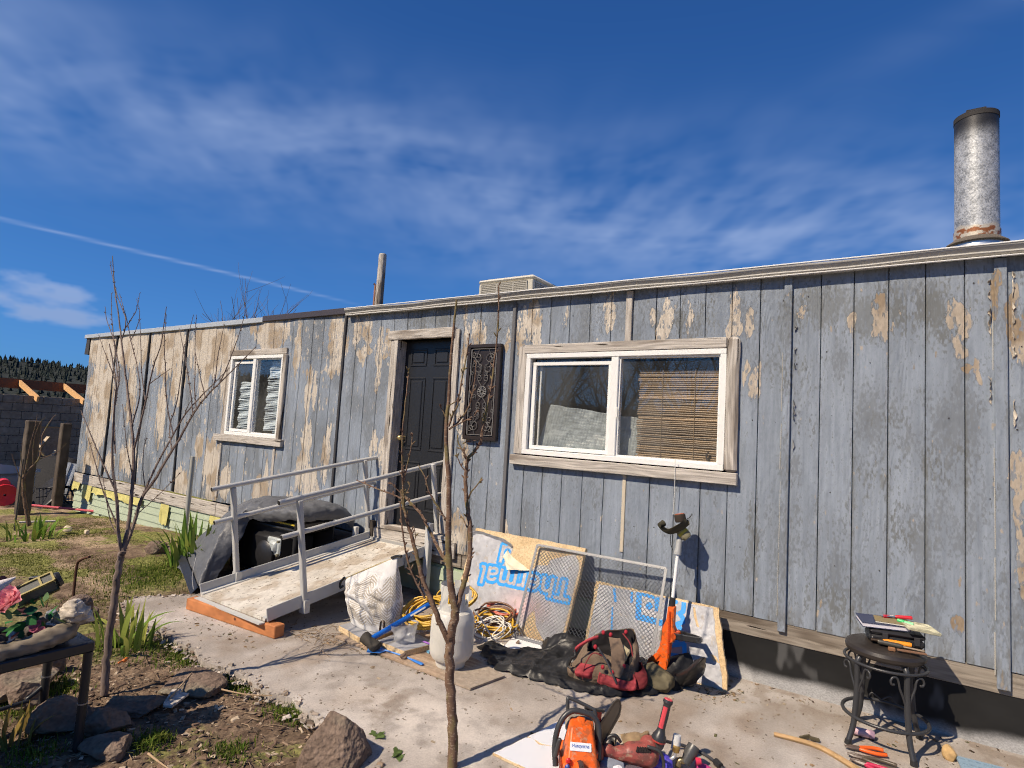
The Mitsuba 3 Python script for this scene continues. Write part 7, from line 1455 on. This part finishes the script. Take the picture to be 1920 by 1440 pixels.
# ---------------------------------------------------------------- iris clumps: every leaf a part
def iris(label, c, n, h, spread, seed, cols, wid=0.020):
    t = thing('iris_clump', label, 'plant'); q = np.random.default_rng(seed)
    for k in range(n):
        a = q.uniform(0, 2 * np.pi); b = np.array(c) + np.array([math.cos(a), math.sin(a), 0]) * spread * math.sqrt(q.random()); L = h * q.uniform(0.55, 1.1); lean = q.uniform(0.05, 0.55) + (0.5 if q.random() < 0.2 else 0)
        d = np.array([math.cos(a + q.normal(0, .4)), math.sin(a + q.normal(0, .4)), 0]); s = np.linspace(0, 1, 8); droop = q.uniform(0.0, 0.35) * (lean > 0.35)
        P = b + d * (lean * L * s ** 1.6)[:, None] + np.stack([0 * s, 0 * s, L * (s - (0.15 + droop) * s ** 3 * lean * 1.6)], 1)
        side = nrm(np.array([-d[1], d[0], 0.15]) + q.normal(0, .25, 3)); w = wid * q.uniform(0.7, 1.2) * np.clip(np.minimum(0.75 + s, (1 - s) * 2.2), 0.02, 1)
        V = np.concatenate([P - side * w[:, None], P + side * w[:, None]]); i = np.arange(7)
        F = np.vstack([np.stack([i, i + 1, i + 9], 1), np.stack([i, i + 9, i + 8], 1)])
        c0 = np.array(cols[q.integers(len(cols))]) * q.uniform(0.75, 1.25)
        put('leaf', trimesh.Trimesh(V, F, process=False), 'leaf', c0, True, parent=t)
    return t
GRN = [(0.15, 0.26, 0.045), (0.19, 0.30, 0.055), (0.11, 0.20, 0.045), (0.28, 0.33, 0.07)]
iris('iris clump with broad green leaves beside the galvanised pipe and covered generator', (-6.55, -0.98, -0.05), 110, 0.60, 0.30, 1, GRN * 4 + [(0.30, 0.12, 0.04)], 0.026)
iris('iris clump with yellow green arching leaves behind the slender tree trunk', (-4.62, -2.52, -0.04), 34, 0.36, 0.17, 2, [(0.19, 0.26, 0.05), (0.27, 0.32, 0.07), (0.34, 0.36, 0.09), (0.14, 0.22, 0.045)], 0.015)
iris('low iris clump at the foot of the staked sapling', (-9.75, -1.50, -0.16), 36, 0.32, 0.30, 3, GRN, 0.018)
iris('small dark green iris clump behind the cluttered table', (-5.25, -3.02, -0.05), 18, 0.20, 0.12, 4, GRN, 0.013)
iris('dry yellow brown clump under the table by the left bottom corner', (-3.72, -3.42, -0.04), 34, 0.20, 0.12, 5, [(0.36, 0.24, 0.07), (0.28, 0.20, 0.06), (0.16, 0.17, 0.05)], 0.008)

# ---------------------------------------------------------------- grass and litter
def blades(P, h, w, cols, q, lean=0.5):
    n = len(P); a = q.uniform(0, 2 * np.pi, n); L = h * q.uniform(0.5, 1.3, n); ln = q.uniform(0.1, 1, n) * lean
    side = np.stack([-np.sin(a), np.cos(a), 0 * a], 1) * (w * q.uniform(0.6, 1.3, n))[:, None]; d = np.stack([np.cos(a), np.sin(a), 0 * a], 1)
    tip = P + d * (L * ln)[:, None] + np.array([0, 0, 1]) * (L * np.sqrt(np.maximum(1 - ln ** 2 * .8, 0.05)))[:, None]
    mid = P + d * (L * ln * 0.3)[:, None] + np.array([0, 0, 1]) * (L * 0.6)[:, None]
    V = np.stack([P - side, P + side, mid + side * 0.7, mid - side * 0.7, tip], 1).reshape(-1, 3); b = np.arange(n)[:, None] * 5
    F = np.concatenate([b + [0, 1, 2], b + [0, 2, 3], b + [3, 2, 4]])
    c = np.array(cols)[q.integers(0, len(cols), n)] * q.uniform(0.7, 1.3, (n, 1)); return trimesh.Trimesh(V, F, process=False), np.repeat(c, 5, 0)
from shapely import contains_xy
q = np.random.default_rng(31); pts_ = []
X_ = q.uniform(-11.5, -5.2, 90000); Y_ = q.uniform(-3.6, 0.0, 90000)
k = meshkit.fbm(np.stack([X_ * 1.7, Y_ * 2.4, 0 * X_ + 15.0], 1), 4, 2); msk = (k + 0.35 * (q.random(90000) - .5) > 0.54) & (X_ < -5.75 + 0.4 * q.random(90000)) & ~((Y_ > -1.6) & (X_ > -6.3))
pts_.append(np.stack([X_[msk], Y_[msk]], 1))
lawn_m, lc = blades(np.c_[pts_[0], terrain(pts_[0][:, 0], pts_[0][:, 1]) - 0.004], 0.022, 0.003, [(0.10, 0.115, 0.025), (0.16, 0.165, 0.04), (0.075, 0.10, 0.02), (0.21, 0.19, 0.065)], q, 0.9)
put('short_grass', lawn_m, 'leaf', lc); lab('short_grass', 'short mossy grass on the ground left of the patio', 'grass', kind='stuff')
tuft = []
for cx_, cy_, r_, n_ in [(*(-4.447,-2.28,-0.03)[:2], .30, 700), (*(-4.131,-2.325,-0.03)[:2], .22, 500), (*(-3.545,-2.264,-0.03)[:2], .18, 420), (*(-3.32,-2.221,-0.03)[:2], .14, 300), (*(-2.959,-2.322,-0.03)[:2], .16, 600), (*(-2.783,-2.212,-0.03)[:2], .12, 420), (*(-4.633,-2.522,-0.03)[:2], .25, 500), (*(-4.244,-3.035,-0.03)[:2], .16, 520), (*(-3.462,-3.094,-0.03)[:2], .10, 260), (*(-3.206,-3.013,-0.03)[:2], .09, 320), (*(-3.197,-2.939,-0.03)[:2], .08, 200), (*(-2.816,-2.783,-0.03)[:2], .12, 260), (*(-4.115,-3.277,-0.03)[:2], .14, 360), (*(-3.505,-3.387,-0.03)[:2], .15, 260), (*(-2.355,-2.196,-0.03)[:2], .05, 160), (*(-2.15,-2.259,-0.03)[:2], .05, 120), (*(-6.31,-1.686,-0.03)[:2], .5, 1500), (*(-6.517,-1.386,-0.04)[:2], .5, 1300), (*(-4.892,-2.693,-0.03)[:2], .2, 500), (*(-3.719,-2.254,-0.03)[:2], .2, 240)]:
    tuft.append(np.stack([cx_ + q.normal(0, r_ * 0.55, n_), cy_ + q.normal(0, r_ * 0.4, n_)], 1))
tp_ = np.vstack(tuft); tp_ = tp_[~contains_xy(slab_poly.buffer(-0.02), tp_[:, 0], tp_[:, 1])]
tm_, tcol = blades(np.c_[tp_, terrain(tp_[:, 0], tp_[:, 1]) - 0.004], 0.042, 0.0035, [(0.09, 0.15, 0.025), (0.14, 0.19, 0.035), (0.19, 0.21, 0.05), (0.07, 0.11, 0.02)], q, 0.9)
put('grass_tufts', tm_, 'leaf', tcol); lab('grass_tufts', 'green grass tufts in the planting bed along the patio edge', 'grass', kind='stuff')

for cx_, cy_, lbw in ((*(-2.334,-2.224,-0.02)[:2], 'leafy green weed by the broken slab edge right of the big rock'), (*(-2.118,-2.282,-0.02)[:2], 'flat leafy weed at the bottom edge, left of the young tree trunk')):
    t = thing('weed', lbw, 'plant')
    for k in range(16):
        a = q.uniform(0, 6.28); L = q.uniform(0.025, 0.055); d = np.array([math.cos(a), math.sin(a), q.uniform(0.25, 0.8)]); s_ = np.array([-math.sin(a), math.cos(a), 0.1]); b_ = np.array([cx_, cy_, gz(cx_, cy_)]) + np.array([*q.normal(0, .015, 2), 0])
        if slab_poly.contains(Point(cx_, cy_)): b_[2] = 0.0
        m, _ = grid(6, 3, lambda u, v: b_ + d * (L * u)[..., None] + s_ * ((v - .5) * L * 0.5 * np.sin(np.pi * np.clip(u, .05, .97)))[..., None] - np.array([0, 0, 1.0]) * (0.5 * L * u ** 2)[..., None])
        put('leaf', m, 'leaf', np.array((0.11, 0.16, 0.055)) * q.uniform(.7, 1.25), True, parent=t)
def scatter_chips(P, q, s0, s1, cols, zfn, tall=0.25):
    vs, fs, cs, n = [], [], [], 0
    base = np.array([[-1, -1, 0], [1, -1, 0], [1, 1, 0], [-1, 1, 0], [-.8, -.7, 1], [.9, -.8, 1], [.7, .8, 1], [-.9, .7, 1.0]]); bf = np.array([[4, 5, 6], [4, 6, 7], [0, 1, 5], [0, 5, 4], [1, 2, 6], [1, 6, 5], [2, 3, 7], [2, 7, 6], [3, 0, 4], [3, 4, 7]])
    for x, y in P:
        L = math.exp(q.uniform(math.log(s0), math.log(s1))); w = L * q.uniform(0.15, 0.6); a = q.uniform(0, 6.28)
        m = trimesh.transformations.euler_matrix(q.normal(0, .22), q.normal(0, .22), a)[:3, :3]
        v = (base * q.uniform(0.75, 1.2, (8, 3)) * (L / 2, w / 2, max(0.0025, w * tall))) @ m.T
        vs.append(v + (x, y, zfn(x, y))); fs.append(bf + n); n += 8; cs.append(np.tile(np.array(cols[q.integers(len(cols))]) * q.uniform(.7, 1.3), (8, 1)))
    return trimesh.Trimesh(np.vstack(vs), np.vstack(fs), process=False), np.vstack(cs)
X_ = q.uniform(-4.7, -1.9, 5200); Y_ = q.uniform(-3.6, -2.2, 5200)
P = np.stack([X_, Y_], 1)[~contains_xy(slab_poly, X_, Y_)]
m, c = scatter_chips(P, q, 0.008, 0.05, [(0.16, 0.105, 0.07), (0.09, 0.06, 0.042), (0.24, 0.17, 0.115), (0.40, 0.32, 0.23), (0.07, 0.05, 0.035), (0.13, 0.085, 0.06)], lambda x, y: gz(x, y))
put('wood_litter', m, 'matte', c); lab('wood_litter', 'wood chips and dry crumbs scattered over the planting bed', 'litter', kind='stuff')
X_ = q.uniform(-5.4, 0.7, 900); Y_ = np.where(q.random(900) < 0.45, -q.random(900) ** 2.2 * 0.7 - 0.02, q.uniform(-3.4, -0.1, 900))
P = np.stack([X_, Y_], 1)[contains_xy(slab_poly.buffer(-0.05), X_, Y_)]
P = np.vstack([P, np.stack([q.normal(-3.75, .18, 110), q.normal(-1.50, .06, 110)], 1), np.stack([-3.4 + 1.1 * (s_ := q.random(130)) + q.normal(0, .03, 130), -1.42 - 0.03 * s_ + q.normal(0, .03, 130)], 1), np.stack([q.normal(-1.05, .12, 140), q.normal(-0.35, .07, 140)], 1), np.stack([q.normal(-4.4, .25, 60), q.normal(-1.95, .05, 60)], 1)])
m, c = scatter_chips(P, q, 0.006, 0.035, [(0.12, 0.08, 0.05), (0.06, 0.045, 0.032), (0.24, 0.16, 0.09), (0.09, 0.085, 0.045), (0.30, 0.24, 0.17)], lambda x, y: 0.001)
put('patio_litter', m, 'matte', c); lab('patio_litter', 'dry leaf crumbs and bark bits scattered on the concrete', 'litter', kind='stuff')
ed = np.array(slab_poly.exterior.coords); ed = ed[(ed[:, 1] < -1.4) & (ed[:, 1] > -2.9) & (ed[:, 0] < -1.6) & (ed[:, 0] > -5.9)]
P = np.vstack([ed + q.normal(0, 0.035, ed.shape) + (0, -0.02) for _ in range(9)])
m, c = scatter_chips(P, q, 0.008, 0.05, [(0.36, 0.31, 0.26), (0.30, 0.25, 0.20), (0.42, 0.37, 0.32), (0.20, 0.15, 0.11)], lambda x, y: max(gz(x, y), -0.03) + 0.004 if not slab_poly.contains(Point(x, y)) else 0.0, 0.55)
put('slab_crumbs', m, 'matte', c); lab('slab_crumbs', 'crumbled bits of concrete along the broken edge of the patio', 'rubble', kind='stuff')
tw = []
for k in range(160):
    x, y = q.uniform(-4.6, -2.0), q.uniform(-3.4, -2.3)
    if k > 110: x, y = q.normal(-3.75, .25), q.normal(-1.5, .08)
    if k <= 110 and slab_poly.contains(Point(x, y)): continue
    z = gz(x, y) if k <= 110 else 0.0; a = q.uniform(0, 6.28); L = q.uniform(0.05, 0.22); d = np.array([math.cos(a), math.sin(a), 0])
    tw.append(tube([np.array([x, y, z + 0.006]), np.array([x, y, z + 0.012]) + d * L * .5 + q.normal(0, .008, 3) * (1, 1, .3), np.array([x, y, z + 0.007]) + d * L], [0.0026, 0.0022, 0.0012], 4))
put('dry_twigs', cat(tw), 'matte', (0.24, 0.17, 0.11), False, 0.6, 3); lab('dry_twigs', 'thin dry twigs and stems lying about the bed and patio', 'twigs', kind='stuff')

# ---------------------------------------------------------------- rocks round the bed
ROCKS = [('big pointed reddish brown rock at the bottom edge, right of the planting bed', (-2.429,-2.585,0.06), (0.46, 0.42, 0.40), 101, 20, 0.20),
         ('rough reddish flat rock at the bottom, left of the table shadow', (-3.292,-3.128,0), (0.28, 0.22, 0.11), 102, 30, 0.2),
         ('tan slab of rock with a twig lying across it, near the patio edge', (-3.688,-2.537,-0.01), (0.46, 0.34, 0.09), 103, 5, 0.15),
         ('flat brown rock half in the shadow of the table', (-3.61,-2.859,0), (0.36, 0.24, 0.10), 104, 40, 0.15),
         ('dark shaded rock right of the front table leg', (-3.5,-3.085,0.03), (0.26, 0.2, 0.15), 105, 10, 0.2),
         ('large shaded rock behind the front table leg', (-3.674,-3.182,0.03), (0.34, 0.26, 0.20), 106, 60, 0.2),
         ('flat brown flagstone behind the thinner table leg', (-4.276,-3.201,0.03), (0.40, 0.30, 0.13), 107, 70, 0.16),
         ('square edged brown stone in front of the flagstone, left of the table leg', (-4.137,-3.233,0.03), (0.20, 0.17, 0.18), 108, 15, 0.18),
         ('small rounded tan stone behind the table edge', (-4.513,-2.965,0.02), (0.16, 0.13, 0.11), 109, 0, 0.15),
         ('dark grey rounded stone behind the table, at the foot of the rusty rod', (-5.406,-2.461,0.03), (0.17, 0.13, 0.13), 110, 0, 0.12),
         ('weathered brown stone at the left end of the brick edging by the big iris', (-7.457,-1.001,0.02), (0.26, 0.2, 0.17), 111, 20, 0.18)]
BR_ = np.array([(-2.534,-2.739,-0.05), (-2.201,-2.704,-0.05), (-2.319,-2.384,-0.05), (-2.559,-2.28,-0.05), (-2.758,-2.412,-0.05), (-2.453,-2.576,0.235), (-2.377,-2.556,0.22), (-2.323,-2.463,0.13), (-2.508,-2.7,0.08), (-2.261,-2.493,0.08)])
def chunk(P, seed, amp=0.012):
    m = trimesh.convex.convex_hull(np.array(P)).subdivide_to_size(0.02); m = trimesh.Trimesh(m.vertices, m.faces, process=True); trimesh.smoothing.filter_laplacian(m, iterations=5)
    v = m.vertices; m.vertices = v + m.vertex_normals * (amp * 2.4 * (meshkit.fbm(v * 9 + seed, 4, seed) - 0.5) + amp * 0.7 * (meshkit.fbm(v * 45, 2, seed) - 0.5))[:, None]; return m
for lb, p_, sz, sd, az, rg in ROCKS:
    if sd == 101:
        t = thing('rock', lb, 'rock'); put('stone', chunk(BR_, 4), 'stone', smooth=35, parent=t); continue
    t = thing('rock', lb, 'rock'); m = rock(sz, sd, 4, rg); v = m.vertices; m.vertices = v + m.vertex_normals * (0.016 * (meshkit.fbm(v * 22 + sd, 3, sd) - 0.5))[:, None]; put('stone', m.apply_transform(rotz(az)).apply_translation(p_), 'stone', smooth=35, parent=t)
for i, (x, y, lb) in enumerate([(308, 1035, 'left brick of the short edging before the big iris clump'), (326, 1037, 'middle brick of the short edging before the big iris clump'), (352, 1040, 'right brick of the short edging, next to the generator cover')]):
    t = thing('edging_brick', lb, 'brick'); p_ = np.array((-7.212,-0.881,-0.02)) + np.array([(-0.16, 0.0, 0.35)[i], (0, 0.02, 0.03)[i], 0])
    put('brick', box(-0.10, 0.10, -0.045, 0.045, -0.03, 0.055, 0.008).apply_transform(rotz((12, 4, -8)[i])).apply_translation(p_), 'stone', parent=t)
for i, (a, b, lb) in enumerate([((-3.439,-2.791,-0.01), (-3.513,-2.658,-0.01), 'grey weathered wooden shingle lying by the edge of the table shadow'), ((-3.475,-2.767,-0.015), (-3.601,-2.657,-0.015), 'second grey wooden shingle, left of the longer one in the shadow')]):
    t = thing('wooden_shingle', lb, 'wood piece'); put('board', bar(np.array(a) + (0, 0, .03), np.array(b) + (0, 0, 0.035), 0.055, 0.012), 'wood_h', parent=t)
for i, (P, lb) in enumerate([([(-3.499,-2.752,0.035),(-3.588,-2.656,0.035),(-3.674,-2.565,0.035),(-3.746,-2.492,0.035)], 'tan broken twig lying across the rock slab'), ([(-3.544,-2.481,0),(-3.401,-2.443,0),(-3.263,-2.388,0),(-3.163,-2.31,0)], 'thin pale stalk on the soil beside the rock slab'), ([(-3.053,-3.065,0.01),(-2.934,-3.066,0.01),(-2.828,-3.063,0.01)], 'bare pale stick at the bottom edge left of the big rock')]):
    t = thing('twig', lb, 'twig'); put('stem', tube(spline(P, 4), np.linspace(0.006, 0.003, 4 * (len(P) - 1) + 1), 6), 'matte', (0.38, 0.27, 0.165), True, 0.4, 40, parent=t)
t = thing('orange_peel', 'small bright orange scrap on the soil right of the slender trunk', 'scrap'); put('scrap', tube(spline([np.array(q_) for q_ in [(-4.281,-2.697,0.01),(-4.293,-2.673,0.01),(-4.296,-2.653,0.01),(-4.317,-2.634,0.01)]], 4), [0.006] * 6 + [0.012] * 7, 7), 'satin', (0.62, 0.17, 0.03), True, parent=t)

# ---------------------------------------------------------------- cluttered table at the left edge
tb2 = thing('metal_table', 'black metal framed narrow table at the left edge, covered with driftwood and silk flowers', 'table')
TX0, TX1, TY0, TY1, TZ = -3.90, -3.385, -4.35, -3.215, 0.50
FRM = (0.02, 0.021, 0.023)
put('top', box(TX0 + 0.02, TX1 - 0.02, TY0, TY1 - 0.02, TZ - 0.012, TZ + 0.004), 'satin', (0.03, 0.03, 0.032), parent=tb2)
put('frame', cat([box(TX1 - 0.035, TX1, TY0, TY1, TZ - 0.045, TZ + 0.006, 0.006), box(TX0, TX0 + 0.035, TY0, TY1, TZ - 0.045, TZ + 0.006, 0.006), box(TX0 + .035, TX1 - .035, TY1 - 0.035, TY1, TZ - 0.044, TZ + 0.005, 0.006)]), 'satin', FRM, parent=tb2)
for x, y in ((TX1 - 0.02, TY1 - 0.02), (TX0 + 0.02, TY1 - 0.02), (TX1 - 0.02, TY0 + 0.02), (TX0 + 0.02, TY0 + 0.02)):
    k = put('leg', tube([(x, y, -0.05), (x, y, TZ - 0.045)], 0.021, 12), 'satin', FRM, 40, parent=tb2)
    put('ferrule', tube([(x, y, 0.20), (x, y, 0.207)], 0.0235, 12), 'metal', (0.35, 0.36, 0.37), 40, parent=k)
put('stretcher', tube(spline([(TX0 + 0.02, TY1 - 0.02, 0.16), (TX0 + 0.03, TY1 - 0.10, 0.11), (TX0 + 0.04, TY1 - 0.18, 0.10), (TX0 + 0.06, TY0, 0.10)], 6), 0.011, 8), 'satin', FRM, True, parent=tb2)
dw = thing('driftwood', 'grey weathered driftwood log along the near edge of the table', 'driftwood')
lg = tube(spline([(-3.42, -3.92, 0.535), (-3.43, -3.70, 0.535), (-3.44, -3.52, 0.535), (-3.45, -3.36, 0.555), (-3.50, -3.26, 0.58)], 8), np.interp(np.arange(33), [0, 8, 14, 20, 27, 32], [0.045, 0.040, 0.034, 0.046, 0.050, 0.02]) * (1 + 0.06 * np.sin(np.arange(33) * 2.1)), 26); v = lg.vertices; lg.vertices = v + lg.vertex_normals * (0.022 * (meshkit.fbm(v * (30, 12, 30), 3, 3) - 0.5) + 0.008 * (meshkit.fbm(v * 90, 2, 5) - .5))[:, None]
put('log', lg, 'matte', (0.20, 0.165, 0.12), 50, 1.2, 34, parent=dw)
ws = thing('pale_rock', 'cream layered rock at the far corner of the table', 'rock')
rk_ = rock((0.20, 0.155, 0.13), 121, 5, 0.2); v = rk_.vertices; rk_.vertices = v + rk_.vertex_normals * (0.028 * (meshkit.fbm(v * (12, 12, 55), 4, 3) - 0.5))[:, None]
put('stone', rk_.apply_transform(rotz(25)).apply_translation((-3.50, -3.29, 0.63)), 'matte', (0.44, 0.385, 0.31), 45, 0.9, 30, parent=ws)
ws = thing('dark_rock', 'grey stone leaning behind the cream rock on the table', 'rock'); put('stone', rock((0.13, 0.14, 0.17), 122, 3, 0.15).apply_translation((-3.56, -3.25, 0.62)), 'stone', smooth=40, parent=ws)
gd_ = thing('grey_pebble', 'small blue grey pebble left of the cream rock', 'stone'); put('stone', rock((0.05, 0.05, 0.05), 123, 3, 0.1).apply_translation((-3.68, -3.32, 0.60)), 'matte', (0.26, 0.29, 0.32), True, parent=gd_)
bd = thing('dark_pebbles', 'dark stones filling the middle of the table', 'stones')
put('stones', cat([rock((q.uniform(.05, .1), q.uniform(.05, .1), .05), 200 + i, 2, .15).apply_translation((q.uniform(-3.82, -3.5), q.uniform(-3.9, -3.3), 0.525)) for i in range(34)]), 'matte', (0.085, 0.07, 0.06), True, 0.8, 20, parent=bd)
labels[bd]['kind'] = 'stuff'
def flower(label, c, r, col, n, seed, cat_='flower', up=(0.25, -0.6, 0.75)):
    t = thing('silk_flower', label, cat_); q = np.random.default_rng(seed); up = nrm(up); fx = nrm(np.cross(up, (0, 0, 1.0))); fy = np.cross(up, fx)
    for k in range(n):
        lay = k / n; a = k * 2.399; L = r * (0.45 + 0.6 * lay); tilt = 0.35 + 0.9 * (1 - lay)
        d = fx * math.cos(a) + fy * math.sin(a); s = np.cross(up, d)
        def pt(u, v):
            w = np.sin(np.pi * np.clip(u * 0.8 + 0.15, 0, 1)) * 0.55 * L
            cup = (v - .5) ** 2 * L * 0.9 + 0.06 * L * np.sin(v * 17 + k) * u
            return np.array(c)[None, None] + d * (L * u * math.cos(tilt * 0.8))[..., None] + up * (L * u * math.sin(tilt) * 0.7 + cup)[..., None] + s * ((v - .5) * 2 * w)[..., None]
        m, _ = grid(6, 7, pt); put('petal', m, 'leaf', np.array(col) * q.uniform(0.75, 1.2), True, parent=t)
    return t
flower('large pink silk peony on the cluttered table', (-3.62, -3.53, 0.70), 0.092, (0.78, 0.33, 0.36), 26, 1)
flower('small mauve pink silk flower hanging over the driftwood', (-3.50, -3.44, 0.60), 0.038, (0.52, 0.16, 0.24), 8, 2, up=(0.5, -0.5, 0.6))
flower('pale pink silk flower just below the mauve one', (-3.475, -3.425, 0.575), 0.036, (0.58, 0.20, 0.26), 8, 3, up=(0.5, -0.5, 0.4))
flower('dusty red silk flower at the far left edge of the table', (-3.72, -3.80, 0.63), 0.05, (0.35, 0.08, 0.12), 9, 4)
flower('blue green silk flower left of centre on the table', (-3.66, -3.63, 0.62), 0.05, (0.07, 0.16, 0.19), 9, 5)
fo = thing('silk_leaves', 'green silk leaves among the flowers on the table', 'leaves')
for k in range(110):
    c = np.array([q.uniform(-3.85, -3.47), q.uniform(-3.95, -3.34), q.uniform(0.54, 0.68)])
    if k > 104: c = np.array([q.uniform(-3.56, -3.48), q.uniform(-3.6, -3.42), 0.585])
    if k < 6: c = np.array([-3.92 + .05 * q.random(), -3.55 + .1 * q.random(), 0.72 + 0.05 * q.random()])
    d = nrm(q.normal(size=3) * (1, 1, .5)); s = nrm(np.cross(d, q.normal(size=3))); n_ = np.cross(d, s); L = q.uniform(0.04, 0.08)
    m, _ = grid(6, 3, lambda u, v: c + d * (L * u)[..., None] + s * ((v - .5) * L * 0.75 * np.sin(np.pi * np.clip(u, .03, .97)))[..., None] + n_ * (0.15 * L * u * u)[..., None])
    put('leaf', m, 'leaf', np.array([(0.04, 0.16, 0.05), (0.06, 0.20, 0.07), (0.03, 0.11, 0.06), (0.16, 0.26, 0.12), (0.10, 0.05, 0.06)][q.integers(5)]) * q.uniform(.7, 1.3), True, parent=fo)
pot = thing('green_pot', 'glossy green ornament at the left edge of the table', 'ornament'); put('body', trimesh.creation.icosphere(3, 0.07).apply_scale((1, 1.1, 0.9)).apply_translation((-3.55, -3.74, 0.58)), 'gloss', (0.01, 0.10, 0.05), True, parent=pot)
put('rim', tube(spline([(-3.49, -3.76, 0.55), (-3.47, -3.70, 0.54), (-3.47, -3.64, 0.545), (-3.49, -3.60, 0.55)], 5), 0.012, 8), 'metal', (0.6, 0.62, 0.64), True, parent=pot)
sh = thing('white_cone', 'large white shell like cone behind the pink peony', 'shell'); put('shell', tube([(-3.86, -3.62, 0.66), (-3.85, -3.56, 0.70), (-3.84, -3.50, 0.745), (-3.83, -3.44, 0.78)], [0.075, 0.06, 0.03, 0.004], 16), 'satin', (0.58, 0.53, 0.50), 40, 0.2, 14, parent=sh)
ln = thing('brass_lantern', 'tarnished brass framed lantern tipped on its side on the table', 'lantern')
LM = frame((-3.8,-3.433,0.677), np.array((-3.8,-3.312,0.736)) - np.array((-3.8,-3.433,0.677)) + (0.03, 0, 0), (-0.75, 0.35, 0.5))
lx, lr = 0.165, 0.036
put('frame', cat([tr(bar((0, a_ * lr, b_ * lr), (lx, a_ * lr, b_ * lr), 0.010, 0.010), LM) for a_ in (-1, 1) for b_ in (-1, 1)] + [tr(bar((x, a_ * lr, -lr), (x, a_ * lr, lr), 0.010, 0.010), LM) for x in (0, 0.11, lx) for a_ in (-1, 1)] + [tr(bar((x, -lr, b_ * lr), (x, lr, b_ * lr), 0.010, 0.010, up=(1, 0, 0)), LM) for x in (0, 0.11, lx) for b_ in (-1, 1)]), 'metal', (0.36, 0.30, 0.13), parent=ln)
put('glass', tr(box(0.004, lx - 0.004, -lr + .004, lr - .004, -lr + .004, lr - .004), LM), 'satin', (0.10, 0.10, 0.085), parent=ln)
put('base', tr(lathe([(0, 0), (0.036, 0), (0.042, 0.012), (0.034, 0.03), (0, 0.03)], 20), LM @ trimesh.transformations.translation_matrix((lx, 0, 0)) @ rot(90, (0, 1, 0))), 'satin', (0.02, 0.02, 0.02), 40, parent=ln)
bx_ = thing('black_clip', 'black plastic bar lying behind the lantern', 'bar'); put('bar', tr(box(-0.06, 0.06, -0.014, 0.014, -0.012, 0.012, 0.003), frame((-3.95,-3.283,0.728), (0.6, 0.75, 0.12), (-0.7, 0.6, 0))), 'satin', (0.025, 0.025, 0.025), parent=bx_)
